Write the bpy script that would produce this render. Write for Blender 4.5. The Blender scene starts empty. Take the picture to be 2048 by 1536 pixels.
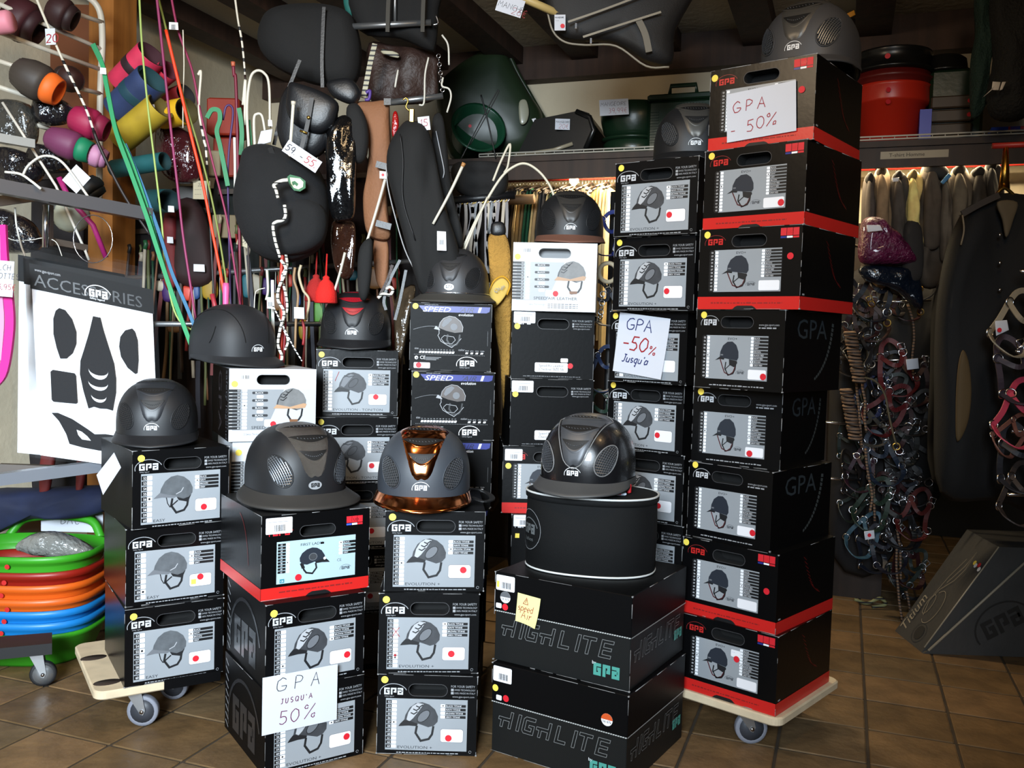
import bpy, math, random
from mathutils import Vector, Matrix
RN = random.Random(11)
sc = bpy.context.scene
COL = sc.collection
PI = math.pi
# ------------------------------------------------------------------ camera
FPX, PITCH, ROLL, CAMH = 1828.0, 0.0525, 0.0284, 1.164
cr, sr = math.cos(ROLL), math.sin(ROLL)
cpi, spi = math.cos(PITCH), math.sin(PITCH)
cam = bpy.data.cameras.new('camera')
cam.sensor_fit = 'HORIZONTAL'
cam.sensor_width = 36.0
cam.lens = FPX / 2048 * 36
cam.clip_start = 0.02
camo = bpy.data.objects.new('camera', cam)
COL.objects.link(camo)
_F = Vector((0, cpi, -spi)); _U = Vector((0, spi, cpi)); _R = Vector((1, 0, 0))
_cx = cr * _R + sr * _U
_cy = -sr * _R + cr * _U
camo.matrix_world = Matrix(((_cx.x, _cy.x, -_F.x, 0), (_cx.y, _cy.y, -_F.y, 0), (_cx.z, _cy.z, -_F.z, CAMH), (0, 0, 0, 1)))
sc.camera = camo
# ------------------------------------------------------------------ world, light, exposure
sc.view_settings.view_transform = 'Standard'
sc.view_settings.look = 'None'
sc.view_settings.gamma = 1
sc.view_settings.use_curve_mapping = False
sc.view_settings.exposure = 1.15
w = bpy.data.worlds.new('world'); sc.world = w; w.use_nodes = True
w.node_tree.nodes['Background'].inputs[0].default_value = (0.75, 0.85, 1.0, 1)
w.node_tree.nodes['Background'].inputs[1].default_value = 0.055


def area(name, loc, target, sx, sy, power, col, spread=PI):
    l = bpy.data.lights.new(name, 'AREA'); l.shape = 'RECTANGLE'; l.size = sx; l.size_y = sy
    l.energy = power; l.color = col; l.spread = spread
    o = bpy.data.objects.new(name, l); COL.objects.link(o)
    o.location = loc
    o.rotation_euler = (Vector(target) - Vector(loc)).to_track_quat('-Z', 'Y').to_euler()
    return o


def spot(name, loc, target, power, col, ang=2.2, r=0.04, blend=.6):
    l = bpy.data.lights.new(name, 'SPOT'); l.energy = power; l.color = col; l.spot_size = ang; l.spot_blend = blend
    l.shadow_soft_size = r
    o = bpy.data.objects.new(name, l); COL.objects.link(o); o.location = loc
    o.rotation_euler = (Vector(target) - Vector(loc)).to_track_quat('-Z', 'Y').to_euler()
    return o


# daylight through the shop window behind the photographer, a little to the left
area('shop_window_daylight', (-0.85, -1.9, 2.05), (-0.92, 2.35, 0.90), 1.4, 1.2, 33, (0.78, 0.90, 1.0), 1.02)
T20 = math.radians(20)


def room(u, v, z=0.0):
    return Vector((u * math.cos(T20) + v * math.sin(T20), -u * math.sin(T20) + v * math.cos(T20), z))


# warm ceiling lamp of the shop, out of view above the left racks
l = bpy.data.lights.new('ceiling_lamp', 'POINT'); l.energy = 17; l.color = (1, .76, .50); l.shadow_soft_size = .12
o = bpy.data.objects.new('ceiling_lamp', l); COL.objects.link(o); o.location = (-0.75, 1.5, 2.4)
l = bpy.data.lights.new('ceiling_lamp', 'POINT'); l.energy = 7; l.color = (1, .68, .36); l.shadow_soft_size = .12
o = bpy.data.objects.new('ceiling_lamp', l); COL.objects.link(o); o.location = (0.95, 1.5, 2.4)


def ray(px, py):
    dx, dy = px - 1024, py - 768
    a = dx * cr + dy * sr; b = -dx * sr + dy * cr
    x = a / FPX; u = -b / FPX
    return Vector((x, cpi + u * spi, u * cpi - spi))


def at(px, py, Y):
    r = ray(px, py)
    return Vector((0, 0, CAMH)) + r * (Y / r.y)


def on_z(px, py, z=0.0):
    r = ray(px, py)
    return Vector((0, 0, CAMH)) + r * ((z - CAMH) / r.z)


def on_v(px, py, v):
    r = ray(px, py)
    return Vector((0, 0, CAMH)) + r * (v / (r.x * math.sin(T20) + r.y * math.cos(T20)))


# ------------------------------------------------------------------ materials
MATS = {}


def lin(c):
    c = c / 255.0
    return c / 12.92 if c <= 0.04045 else ((c + 0.055) / 1.055) ** 2.4


def M(name, col=(128, 128, 128), rough=.5, metal=0.0, bump=0.0, bs=200.0, var=0.0, vs=8.0, coat=0.0, emit=0.0, trans=0.0, alpha=1.0, kind=None, sheen=0.0, spec=.5, pos=.72):
    if name in MATS:
        return MATS[name]
    m = bpy.data.materials.new(name); m.use_nodes = True
    nt = m.node_tree; b = nt.nodes['Principled BSDF']
    c = tuple(lin(x) for x in col) + (1,)
    b.inputs['Base Color'].default_value = c
    b.inputs['Roughness'].default_value = rough
    b.inputs['Metallic'].default_value = metal
    b.inputs['Specular IOR Level'].default_value = spec
    b.inputs['Coat Weight'].default_value = coat
    b.inputs['Transmission Weight'].default_value = trans
    b.inputs['Alpha'].default_value = alpha
    if sheen:
        b.inputs['Sheen Weight'].default_value = sheen
    if emit:
        b.inputs['Emission Color'].default_value = c
        b.inputs['Emission Strength'].default_value = emit
    N = nt.nodes.new; L = nt.links.new
    tc = N('ShaderNodeTexCoord')
    if var:
        nz = N('ShaderNodeTexNoise'); nz.inputs['Scale'].default_value = vs; nz.inputs['Detail'].default_value = 4
        L(tc.outputs['Object'], nz.inputs['Vector'])
        rp = N('ShaderNodeValToRGB')
        rp.color_ramp.elements[0].position = .3; rp.color_ramp.elements[1].position = .7
        lo = tuple(x * (1 - var) for x in c[:3]) + (1,); hi = tuple(min(1, x * (1 + var)) for x in c[:3]) + (1,)
        rp.color_ramp.elements[0].color = lo; rp.color_ramp.elements[1].color = hi
        L(nz.outputs['Fac'], rp.inputs['Fac']); L(rp.outputs['Color'], b.inputs['Base Color'])
    if kind == 'wood':
        wv = N('ShaderNodeTexNoise'); wv.inputs['Scale'].default_value = vs
        mp = N('ShaderNodeMapping'); mp.inputs['Scale'].default_value = (8, 8, .6)
        L(tc.outputs['Object'], mp.inputs['Vector']); L(mp.outputs['Vector'], wv.inputs['Vector'])
        wv.inputs['Detail'].default_value = 6
        rp = N('ShaderNodeValToRGB')
        rp.color_ramp.elements[0].position = .35; rp.color_ramp.elements[1].position = .68
        rp.color_ramp.elements[0].color = tuple(x * .55 for x in c[:3]) + (1,)
        rp.color_ramp.elements[1].color = c
        L(wv.outputs['Fac'], rp.inputs['Fac']); L(rp.outputs['Color'], b.inputs['Base Color'])
    if kind == 'band':   # twisted rope or banded shaft: alternating dark marks
        wv = N('ShaderNodeTexWave'); wv.bands_direction = 'Z'; wv.inputs['Scale'].default_value = vs; wv.inputs['Distortion'].default_value = .4
        L(tc.outputs['Object'], wv.inputs['Vector'])
        rp = N('ShaderNodeValToRGB'); rp.color_ramp.interpolation = 'CONSTANT'
        rp.color_ramp.elements[0].color = c; rp.color_ramp.elements[1].position = pos
        rp.color_ramp.elements[1].color = (.01, .01, .012, 1)
        L(wv.outputs['Fac'], rp.inputs['Fac']); L(rp.outputs['Color'], b.inputs['Base Color'])
    if bump:
        nz = N('ShaderNodeTexNoise'); nz.inputs['Scale'].default_value = bs; nz.inputs['Detail'].default_value = 3
        L(tc.outputs['Object'], nz.inputs['Vector'])
        bp = N('ShaderNodeBump'); bp.inputs['Strength'].default_value = bump; bp.inputs['Distance'].default_value = .002 if bs > 150 else .012
        L(nz.outputs['Fac'], bp.inputs['Height']); L(bp.outputs['Normal'], b.inputs['Normal'])
    MATS[name] = m
    return m


def hexm(col, rough=.55, pre='dye', **k):
    return M('%s_%02x%02x%02x_%d' % (pre, col[0], col[1], col[2], int(rough * 100)), col, rough, **k)


BOXK = M('box_black_gloss', (6, 6, 7), .32, bump=.02, bs=60, spec=.3)
BOXK2 = M('box_black_matt', (6, 6, 7), .48, bump=.02, bs=80, spec=.12)
BOXW = M('box_white', (196, 199, 204), .4)
BOXR = M('box_red', (196, 34, 30), .34, bump=.02, bs=90)
HOLE = M('hole_dark', (3, 3, 3), .9)
SILV = M('print_silver', (146, 151, 156), .36, var=.06, vs=5)
SILVB = M('print_pale', (166, 188, 196), .36)
WHT = M('print_white', (238, 240, 244), .5)
GRY = M('print_grey', (96, 98, 102), .45)
LGRY = M('print_lightgrey', (150, 152, 156), .45)
DGR = M('print_darkgrey', (46, 48, 52), .5)
BLK = M('print_black', (14, 14, 16), .5)
RED = M('print_red', (205, 32, 44), .5)
BLUE = M('print_blue', (38, 48, 130), .4)
YEL = M('sticker_yellow', (238, 214, 84), .55)
DRED = M('sticker_red', (206, 24, 40), .55)
LABEL = M('sticker_white', (232, 232, 236), .5)
WEAR = M('worn_cardboard', (140, 140, 140), .8, var=.3, vs=40)
TEAL = M('print_teal', (72, 150, 138), .5)
PAPER = M('paper', (200, 203, 212), .7, var=.02, vs=6)
NOTE = M('sticky_note', (226, 218, 150), .7)
INKR = M('ink_red', (150, 10, 24), .6)
INKB = M('ink_blue', (22, 32, 96), .6)
INKK = M('ink_grey', (36, 34, 42), .6)
INKV = M('ink_violet', (96, 16, 66), .6)
CHROME = M('chrome', (200, 200, 205), .22, 1.0)
BRASS = M('brass', (196, 160, 80), .3, 1.0)
STEEL = M('steel_grey', (150, 152, 154), .38, .85)


# ------------------------------------------------------------------ mesh collector
class MB:
    def __init__(s):
        s.v = []; s.f = []; s.mi = []; s.mats = []; s.sm = []

    def mat(s, m):
        if m not in s.mats:
            s.mats.append(m)
        return s.mats.index(m)

    def add(s, vs, fs, m, smooth=False):
        o = len(s.v); i = s.mat(m)
        s.v += [tuple(v) for v in vs]
        for f in fs:
            s.f.append(tuple(o + k for k in f)); s.mi.append(i); s.sm.append(smooth)
        return s

    def xf(s, mat4, start=0):
        for i in range(start, len(s.v)):
            s.v[i] = tuple(mat4 @ Vector(s.v[i]))
        return s

    def box(s, x0, x1, y0, y1, z0, z1, m):
        return s.add([(x0, y0, z0), (x1, y0, z0), (x1, y1, z0), (x0, y1, z0), (x0, y0, z1), (x1, y0, z1), (x1, y1, z1), (x0, y1, z1)],
                     [(0, 3, 2, 1), (4, 5, 6, 7), (0, 1, 5, 4), (1, 2, 6, 5), (2, 3, 7, 6), (3, 0, 4, 7)], m)

    def bbox(s, x0, x1, y0, y1, z0, z1, m, b=.004):
        """box with chamfered edges"""
        vs = []; 
        for (z, i) in ((z0, b), (z0 + b, 0), (z1 - b, 0), (z1, b)):
            for (x, y) in ((x0 + b, y0), (x1 - b, y0), (x1, y0 + b), (x1, y1 - b), (x1 - b, y1), (x0 + b, y1), (x0, y1 - b), (x0, y0 + b)):
                cx, cy = (x0 + x1) / 2, (y0 + y1) / 2
                vs.append((x + (i if x < cx else -i), y + (i if y < cy else -i), z))
        fs = [tuple(range(7, -1, -1)), tuple(range(24, 32))]
        for k in range(3):
            for j in range(8):
                a = k * 8 + j; c = k * 8 + (j + 1) % 8
                fs.append((a, c, c + 8, a + 8))
        return s.add(vs, fs, m)

    def tube(s, pts, r, m, n=6, cap=True, flat=None):
        pts = [Vector(p) for p in pts]
        k = len(pts)
        rs = r if isinstance(r, (list, tuple)) else [r] * k
        vs = []; up = None
        for i, p in enumerate(pts):
            t = (pts[min(i + 1, k - 1)] - pts[max(i - 1, 0)])
            t = t.normalized() if t.length > 1e-9 else Vector((0, 0, 1))
            if up is None:
                up = t.orthogonal().normalized()
            up = (up - t * up.dot(t))
            up = up.normalized() if up.length > 1e-6 else t.orthogonal().normalized()
            sd = t.cross(up)
            for j in range(n):
                a = 2 * PI * j / n
                vs.append(p + (up * math.cos(a) + sd * math.sin(a)) * rs[i])
        fs = []
        for i in range(k - 1):
            for j in range(n):
                a = i * n + j; b = i * n + (j + 1) % n
                fs.append((a, b, b + n, a + n))
        if cap:
            fs.append(tuple(range(n - 1, -1, -1))); fs.append(tuple((k - 1) * n + j for j in range(n)))
        return s.add(vs, fs, m, True)

    def strap(s, pts, wd, th, m, nrm=(0, -1, 0)):
        """flat strap following pts; wide across, thin along nrm"""
        pts = [Vector(p) for p in pts]; k = len(pts); vs = []
        nrm = Vector(nrm)
        for i, p in enumerate(pts):
            t = (pts[min(i + 1, k - 1)] - pts[max(i - 1, 0)]).normalized()
            sd = t.cross(nrm)
            sd = sd.normalized() if sd.length > 1e-6 else Vector((1, 0, 0))
            nn = sd.cross(t).normalized()
            for (a, b) in ((-1, -1), (1, -1), (1, 1), (-1, 1)):
                vs.append(p + sd * (wd / 2 * a) + nn * (th / 2 * b))
        fs = []
        for i in range(k - 1):
            for j in range(4):
                a = i * 4 + j; b = i * 4 + (j + 1) % 4
                fs.append((a, b, b + 4, a + 4))
        fs.append((3, 2, 1, 0)); fs.append(tuple((k - 1) * 4 + j for j in range(4)))
        return s.add(vs, fs, m)

    def lathe(s, prof, m, n=24, sx=1.0, sy=1.0, power=2.0, rib=0, ribd=0.0, cx=0, cy=0):
        vs = []
        for (r, z) in prof:
            for j in range(n):
                a = 2 * PI * j / n
                c, d = math.cos(a), math.sin(a)
                q = (abs(c) ** power + abs(d) ** power) ** (-1.0 / power)
                rr = r * (1 + (ribd if rib and j % 2 else 0))
                vs.append((cx + c * q * rr * sx, cy + d * q * rr * sy, z))
        fs = []
        for i in range(len(prof) - 1):
            for j in range(n):
                a = i * n + j; b = i * n + (j + 1) % n
                fs.append((a, b, b + n, a + n))
        fs.append(tuple(range(n - 1, -1, -1))); fs.append(tuple((len(prof) - 1) * n + j for j in range(n)))
        return s.add(vs, fs, m, True)

    def torus(s, c, R, r, m, ax=(0, 1, 0), n=16, k=5, a0=0.0, a1=2 * PI):
        ax = Vector(ax).normalized(); e1 = ax.orthogonal().normalized(); e2 = ax.cross(e1)
        full = abs(a1 - a0 - 2 * PI) < 1e-6
        pts = [Vector(c) + (e1 * math.cos(a0 + (a1 - a0) * i / n) + e2 * math.sin(a0 + (a1 - a0) * i / n)) * R for i in range(n + 1)]
        return s.tube(pts, r, m, k, cap=not full)

    # ---- flat print on the plane y = -d (x right, z up)
    def rect(s, x0, z0, x1, z1, d, m):
        return s.add([(x0, -d, z0), (x1, -d, z0), (x1, -d, z1), (x0, -d, z1)], [(0, 1, 2, 3)], m)

    def poly(s, pts, d, m):
        return s.add([(x, -d, z) for x, z in pts], [tuple(range(len(pts)))], m)

    def disc(s, x, z, r, d, m, n=20, sq=1.0):
        return s.poly([(x + r * math.cos(2 * PI * i / n), z + r * sq * math.sin(2 * PI * i / n)) for i in range(n)], d, m)

    def rrect(s, x0, z0, x1, z1, r, d, m):
        p = []
        for (cx, cz, a) in ((x1 - r, z0 + r, -PI / 2), (x1 - r, z1 - r, 0), (x0 + r, z1 - r, PI / 2), (x0 + r, z0 + r, PI)):
            for k in range(5):
                t = a + k * PI / 8
                p.append((cx + r * math.cos(t), cz + r * math.sin(t)))
        return s.poly(p, d, m)

    def stroke(s, pts, wd, d, m, closed=False):
        pts = [Vector(p) for p in pts]
        if closed:
            pts = pts + [pts[0]]
        L = []; Rr = []; k = len(pts)
        for i, p in enumerate(pts):
            d0 = (p - pts[i - 1]).normalized() if i else None
            d1 = (pts[i + 1] - p).normalized() if i < k - 1 else None
            if closed and d0 is None: d0 = (pts[0] - pts[-2]).normalized()
            if closed and d1 is None: d1 = (pts[1] - pts[0]).normalized()
            d0 = d0 or d1; d1 = d1 or d0
            n0 = Vector((-d0.y, d0.x)); n1 = Vector((-d1.y, d1.x))
            n = n0 + n1
            n = n.normalized() if n.length > .2 else n0
            q = wd / 2 / max(.5, n.dot(n0))
            L.append(p + n * q); Rr.append(p - n * q)
        vs = []
        for a, b in zip(L, Rr):
            vs += [(b.x, -d, b.y), (a.x, -d, a.y)]
        return s.add(vs, [(2 * i, 2 * i + 2, 2 * i + 3, 2 * i + 1) for i in range(k - 1)], m)

    def text(s, body, x, z, size, d, m, align='L', sx=1.0, shear=0.0, maxw=None):
        vs, fs, w_ = textmesh(body)
        q = size
        if maxw and w_ * q * sx > maxw:
            sx = maxw / (w_ * q)
        ox = {'L': 0, 'C': -w_ / 2, 'R': -w_}[align]
        return s.add([(x + (vx + ox + shear * vz) * q * sx, -d, z + vz * q) for vx, vz in vs], fs, m)

    def micro(s, x, z, size, d, m, w_):
        """print too small to read: a broken hairline row"""
        rr = random.Random(int(abs(x) * 1e4) + 3); q = x
        while q < x + w_:
            b = size * rr.uniform(.8, 3.2); s.rect(q, z, min(q + b, x + w_), z + size * rr.uniform(.55, .8), d, m); q += b + size * .6
        return s

    def hand(s, body, x, z, size, wd, d, m, jit=.04, sp=.28, slant=.1, rise=0.0):
        """hand lettering from pen strokes"""
        rr = random.Random(hash(body) % 1000 if False else len(body) * 7 + int(size * 1e4))
        cx = x
        for ch in body:
            if ch == ' ':
                cx += size * .5; continue
            wdt, ss = HAND.get(ch, HAND['-'])
            for st in ss:
                pts = []
                for (a, b) in st:
                    a += rr.uniform(-jit, jit); b += rr.uniform(-jit, jit)
                    pts.append((cx + (a * wdt + slant * b) * size, z + b * size + rise * (cx - x)))
                s.stroke(pts, wd, d, m)
            cx += size * (wdt + sp)
        return s

    def mesh(s, name, origin=None):
        me = bpy.data.meshes.new(name)
        vs = s.v
        if origin is not None:
            ox, oy, oz = origin
            vs = [(a - ox, b - oy, c - oz) for a, b, c in vs]
        me.from_pydata(vs, [], s.f)
        for m in s.mats:
            me.materials.append(m)
        me.polygons.foreach_set('material_index', s.mi)
        me.polygons.foreach_set('use_smooth', s.sm)
        me.update()
        return me


_TX = {}


def textmesh(body):
    if body in _TX:
        return _TX[body]
    cu = bpy.data.curves.new('lettering', 'FONT'); cu.body = body; cu.resolution_u = 2
    o = bpy.data.objects.new('lettering', cu)
    me = o.to_mesh()
    vs = [(v.co.x, v.co.y) for v in me.vertices]; fs = [tuple(p.vertices) for p in me.polygons]
    o.to_mesh_clear(); bpy.data.objects.remove(o); bpy.data.curves.remove(cu)
    x0 = min((v[0] for v in vs), default=0); x1 = max((v[0] for v in vs), default=1)
    sc_ = 1 / .72     # capital height becomes 1
    _TX[body] = ([((a - x0) * sc_, b * sc_) for a, b in vs], fs, (x1 - x0) * sc_)
    return _TX[body]


def arc(cx, cz, rx, rz, a0, a1, n=8):
    return [(cx + rx * math.cos(math.radians(a0 + (a1 - a0) * i / n)), cz + rz * math.sin(math.radians(a0 + (a1 - a0) * i / n))) for i in range(n + 1)]


O_ = arc(.5, .5, .5, .5, 90, 450, 14)
HAND = {
    'G': (.75, [arc(.55, .5, .55, .5, 50, 330, 12) + [(1, .42), (.5, .42)]]),
    'P': (.6, [[(0, 0), (.05, 1)], [(.05, 1)] + arc(.4, .75, .55, .25, 85, -90, 8) + [(.05, .48)]]),
    'A': (.7, [[(0, 0), (.45, 1), (1, 0)], [(.2, .4), (.85, .4)]]),
    '-': (.45, [[(0, .42), (1, .45)]]),
    '5': (.6, [[(.95, 1), (.2, .98), (.12, .58)] + arc(.4, .3, .55, .3, 90, -130, 9)]),
    '0': (.65, [O_]), 'O': (.7, [O_]), '9': (.55, [arc(.45, .7, .45, .3, 0, 360, 10), [(.9, .7), (.75, 0)]]),
    '3': (.5, [arc(.35, .75, .5, .25, 120, -80, 7) + arc(.35, .25, .6, .25, 80, -120, 7)]),
    '2': (.55, [arc(.45, .72, .5, .28, 160, -30, 7) + [(0, 0), (1, .02)]]),
    '6': (.55, [[(.8, 1), (.2, .5)] + arc(.5, .28, .45, .28, 160, 520, 10)]),
    '1': (.2, [[(0, .75), (.8, 1), (.7, 0)]]), '4': (.6, [[(.6, 1), (0, .35), (1, .35)], [(.7, .6), (.65, 0)]]),
    '%': (.8, [[(1, 1), (0, 0)], arc(.15, .85, .15, .15, 0, 360, 8), arc(.85, .15, .15, .15, 0, 360, 8)]),
    'J': (.5, [[(.2, 1), (1, 1)], [(.7, 1), (.7, .2)] + arc(.4, .2, .3, .2, 0, -150, 5)]),
    'U': (.55, [[(0, 1), (0, .3)] + arc(.45, .3, .45, .3, 180, 360, 6) + [(.9, 1)]]),
    'S': (.5, [arc(.5, .75, .45, .25, 40, 270, 6) + arc(.5, .25, .45, .25, 90, -140, 6)]),
    'Q': (.65, [O_, [(.6, .3), (1, -.1)]]), "'": (.15, [[(.5, 1), (.2, .75)]]),
    'M': (.8, [[(0, 0), (.1, 1), (.5, .4), (.9, 1), (1, 0)]]), 'N': (.65, [[(0, 0), (.05, 1), (.95, 0), (1, 1)]]),
    'E': (.5, [[(1, 1), (0, 1), (0, 0), (1, 0)], [(0, .5), (.8, .5)]]), 'I': (.1, [[(.5, 1), (.5, 0)]]),
    'R': (.6, [[(0, 0), (.05, 1)] + arc(.4, .75, .5, .25, 85, -90, 6) + [(.1, .48), (1, 0)]]),
    '€': (.6, [arc(.6, .5, .5, .5, 60, 300, 9), [(0, .6), (.75, .6)], [(0, .42), (.7, .42)]]),
    'B': (.55, [[(0, 0), (0, 1)] + arc(.3, .75, .6, .25, 90, -90, 6) + arc(.3, .25, .7, .25, 90, -90, 6) + [(0, 0)]]),
    'C': (.6, [arc(.6, .5, .55, .5, 55, 305, 9)]), 'H': (.6, [[(0, 0), (0, 1)], [(1, 0), (1, 1)], [(0, .5), (1, .5)]]),
    'T': (.6, [[(0, 1), (1, 1)], [(.5, 1), (.5, 0)]]), 'L': (.5, [[(0, 1), (0, 0), (1, 0)]]), '.': (.1, [[(0, 0), (.8, .08)]]), ',': (.1, [[(.5, .1), (0, -.2)]]),
    's': (.4, [arc(.5, .45, .4, .17, 40, 270, 5) + arc(.5, .15, .4, .17, 90, -140, 5)]),
    'p': (.45, [[(0, .6), (0, -.4)], arc(.45, .3, .45, .3, 140, -150, 9)]), 'e': (.45, [[(0, .3), (.9, .35)] + arc(.45, .3, .45, .3, 10, 310, 9)]),
    'd': (.45, [arc(.45, .3, .45, .3, 40, 330, 9), [(.9, 1), (.9, 0)]]), 'i': (.1, [[(.5, .6), (.5, 0)], [(.5, .85), (.6, .9)]]), 'r': (.4, [[(0, .6), (.1, 0)], [(.1, .4), (.5, .6), (.9, .55)]]),
    'u': (.45, [[(0, .6), (0, .2)] + arc(.45, .2, .45, .2, 180, 360, 5) + [(.9, .6), (.95, 0)]]),
    'q': (.45, [arc(.45, .3, .45, .3, 40, 330, 9), [(.9, .6), (.85, -.45), (.5, -.3)]]), 'a': (.45, [arc(.45, .3, .45, .3, 40, 330, 9), [(.9, .6), (.95, 0)]]),
    '+': (.5, [[(0, .5), (1, .5)], [(.5, .9), (.5, .1)]]), '^': (.9, [[(0, 0), (.5, 1), (1, 0), (0, 0)], [(.5, .75), (.45, .2)]]),
}


# ------------------------------------------------------------------ objects
def tag(o, label, cat, group=None):
    o['label'] = label; o['category'] = cat
    if group:
        o['group'] = group
    return o


def thing(name, label, cat, loc, group=None, rz=0.0):
    o = bpy.data.objects.new(name, None); COL.objects.link(o); o.empty_display_size = .05
    o.location = loc; o.rotation_euler = (0, 0, rz)
    return tag(o, label, cat, group)


def part(parent, name, mb, world=False, label=None, loc=None):
    """mesh child; mb in the parent's local frame, or in world coordinates when world=True (parents without rotation)"""
    if isinstance(mb, bpy.types.Mesh):
        me = mb
    else:
        org = None
        if world:
            q = parent; org = Vector((0, 0, 0))
            while q is not None:
                org = org + q.location; q = q.parent
        me = mb.mesh(name, org)
    o = bpy.data.objects.new(name, me); COL.objects.link(o); o.parent = parent
    if loc is not None:
        o.location = loc
    if label:
        o['label'] = label
    return o


def base_of(mb):
    xs = [v[0] for v in mb.v]; ys = [v[1] for v in mb.v]; zs = [v[2] for v in mb.v]
    return Vector(((min(xs) + max(xs)) / 2, (min(ys) + max(ys)) / 2, min(zs)))


def single(name, label, cat, mb, group=None):
    b = base_of(mb)
    o = bpy.data.objects.new(name, mb.mesh(name, b)); COL.objects.link(o); o.location = b
    return tag(o, label, cat, group)


def struct(name, mb, parent=None):
    o = bpy.data.objects.new(name, mb.mesh(name)); COL.objects.link(o)
    if parent is None:
        o['kind'] = 'structure'
    else:
        o.parent = parent
    return o


def smooth_path(pts, n=6):
    """Catmull-Rom through points"""
    pts = [Vector(p) for p in pts]
    if len(pts) < 3:
        return pts
    P_ = [pts[0] * 2 - pts[1]] + pts + [pts[-1] * 2 - pts[-2]]
    out = []
    for i in range(1, len(P_) - 2):
        a, b, c, d = P_[i - 1:i + 3]
        for k in range(n):
            t = k / n
            out.append(.5 * ((2 * b) + (c - a) * t + (2 * a - 5 * b + 4 * c - d) * t * t + (3 * b - a - 3 * c + d) * t ** 3))
    out.append(pts[-1])
    return out


def pxpath(pts, Y=3.0, n=5):
    return smooth_path([at(p[0], p[1], p[2] if len(p) > 2 else Y) for p in pts], n)


def puffy(mb, outline, Y, depth, m, rings=4, folds=0.0, fk=40.0, sub=4, back=.5, seed=0, tilt=0.0):
    """soft body from a silhouette: the outline stands at distance Y, belly bulging towards and away from the room"""
    pts = [at(p[0], p[1], p[2] if len(p) > 2 else Y) for p in outline]
    k = len(pts)
    P_ = []
    for i in range(k):
        a, b, c, d = pts[(i - 1) % k], pts[i], pts[(i + 1) % k], pts[(i + 2) % k]
        for j in range(sub):
            t = j / sub
            P_.append(.5 * ((2 * b) + (c - a) * t + (2 * a - 5 * b + 4 * c - d) * t * t + (3 * b - a - 3 * c + d) * t ** 3))
    n = len(P_); cen = sum(P_, Vector()) / n
    rr = random.Random(seed); ph = rr.uniform(0, 6)
    vs = []; fs = []

    def ring(sc_, off):
        for q in P_:
            w_ = cen + (q - cen) * sc_
            fo = folds * (math.sin(w_.x * fk + ph + 1.3 * math.sin(w_.z * fk * .25)) + .5 * math.sin(w_.x * fk * .43 - w_.z * fk * .37 + ph * 2)) * min(1, (1 - sc_) * 6) if folds else 0
            vs.append((w_.x, w_.y + off + fo * (1 if off <= 0 else .5), w_.z))
    PRO = ((1.0, 0.0), (.965, .42), (.88, .70), (.70, .86), (.42, .95))
    R_ = len(PRO)
    for (s_, q_) in PRO:
        ring(s_, -depth * q_)
    front = len(vs); vs.append((cen.x, cen.y - depth, cen.z))
    for i in range(R_ - 1):
        for j in range(n):
            fs.append((i * n + j, i * n + (j + 1) % n, (i + 1) * n + (j + 1) % n, (i + 1) * n + j))
    for j in range(n):
        fs.append(((R_ - 1) * n + j, (R_ - 1) * n + (j + 1) % n, front))
    ob = len(vs)
    ring(.72, depth * back); vs.append((cen.x, cen.y + depth * back * 1.2, cen.z)); bk = len(vs) - 1
    for j in range(n):
        fs.append((j, ob + j, ob + (j + 1) % n, (j + 1) % n))
        fs.append((ob + j, bk, ob + (j + 1) % n))
    # orientation: make the front face the room whatever way the outline was drawn
    ar = sum(P_[i].x * P_[(i + 1) % n].z - P_[(i + 1) % n].x * P_[i].z for i in range(n))
    if ar < 0:
        fs = [tuple(reversed(f)) for f in fs]
    return mb.add(vs, fs, m, True)


def gpa(mb, x, z, wdt, hgt, d, m, arch=True, wd=None, am=None):
    """the three squared letters G P a under a swept arch; x, z is the lower left of the letters"""
    lw = wdt / 3.4; g = wdt * .06; t = wd or hgt * .24
    h = t / 2
    X = x
    mb.stroke([(X + lw, z + hgt - h), (X + h, z + hgt - h), (X + h, z + h), (X + lw - h, z + h), (X + lw - h, z + hgt * .52), (X + lw * .5, z + hgt * .52)], t, d, m)
    X += lw + g
    mb.stroke([(X + h, z), (X + h, z + hgt - h), (X + lw - h, z + hgt - h), (X + lw - h, z + hgt * .42), (X + lw * .5, z + hgt * .42)], t, d, m)
    X += lw + g
    mb.stroke([(X, z + hgt - h), (X + lw - h, z + hgt - h), (X + lw - h, z + h), (X + h, z + h), (X + h, z + hgt * .52), (X + lw - h, z + hgt * .52)], t, d, m)
    if arch:
        c = x + wdt / 2
        pts = [(c + wdt * .72 * math.cos(a), z + hgt * .25 + hgt * 1.35 * math.sin(a)) for a in [math.radians(192 - 11.5 * i) for i in range(16)]]
        mb.stroke(pts, t * .42, d, am or m)
    return mb
# ------------------------------------------------------------------ the room
CEIL = M('ceiling_plaster', (196, 184, 160), .9, bump=.3, bs=30, var=.06, vs=3)
WALLC = M('wall_plaster', (206, 194, 168), .9, bump=.2, bs=30, var=.05, vs=3)
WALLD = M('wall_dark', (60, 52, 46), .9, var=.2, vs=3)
BEAM = M('beam_brown', (66, 44, 32), .7, kind='wood', vs=3, bump=.2, bs=20)
PINE = M('pine', (176, 112, 50), .55, kind='wood', vs=2.2)
GROUT = M('grout', (58, 47, 34), .95, var=.2, vs=12)


def rprism(mb, u0, u1, v0, v1, z0, z1, m):
    s0 = len(mb.v)
    mb.box(u0, u1, v0, v1, z0, z1, m)
    for i in range(s0, len(mb.v)):
        mb.v[i] = tuple(room(*mb.v[i]))
    return mb


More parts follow.
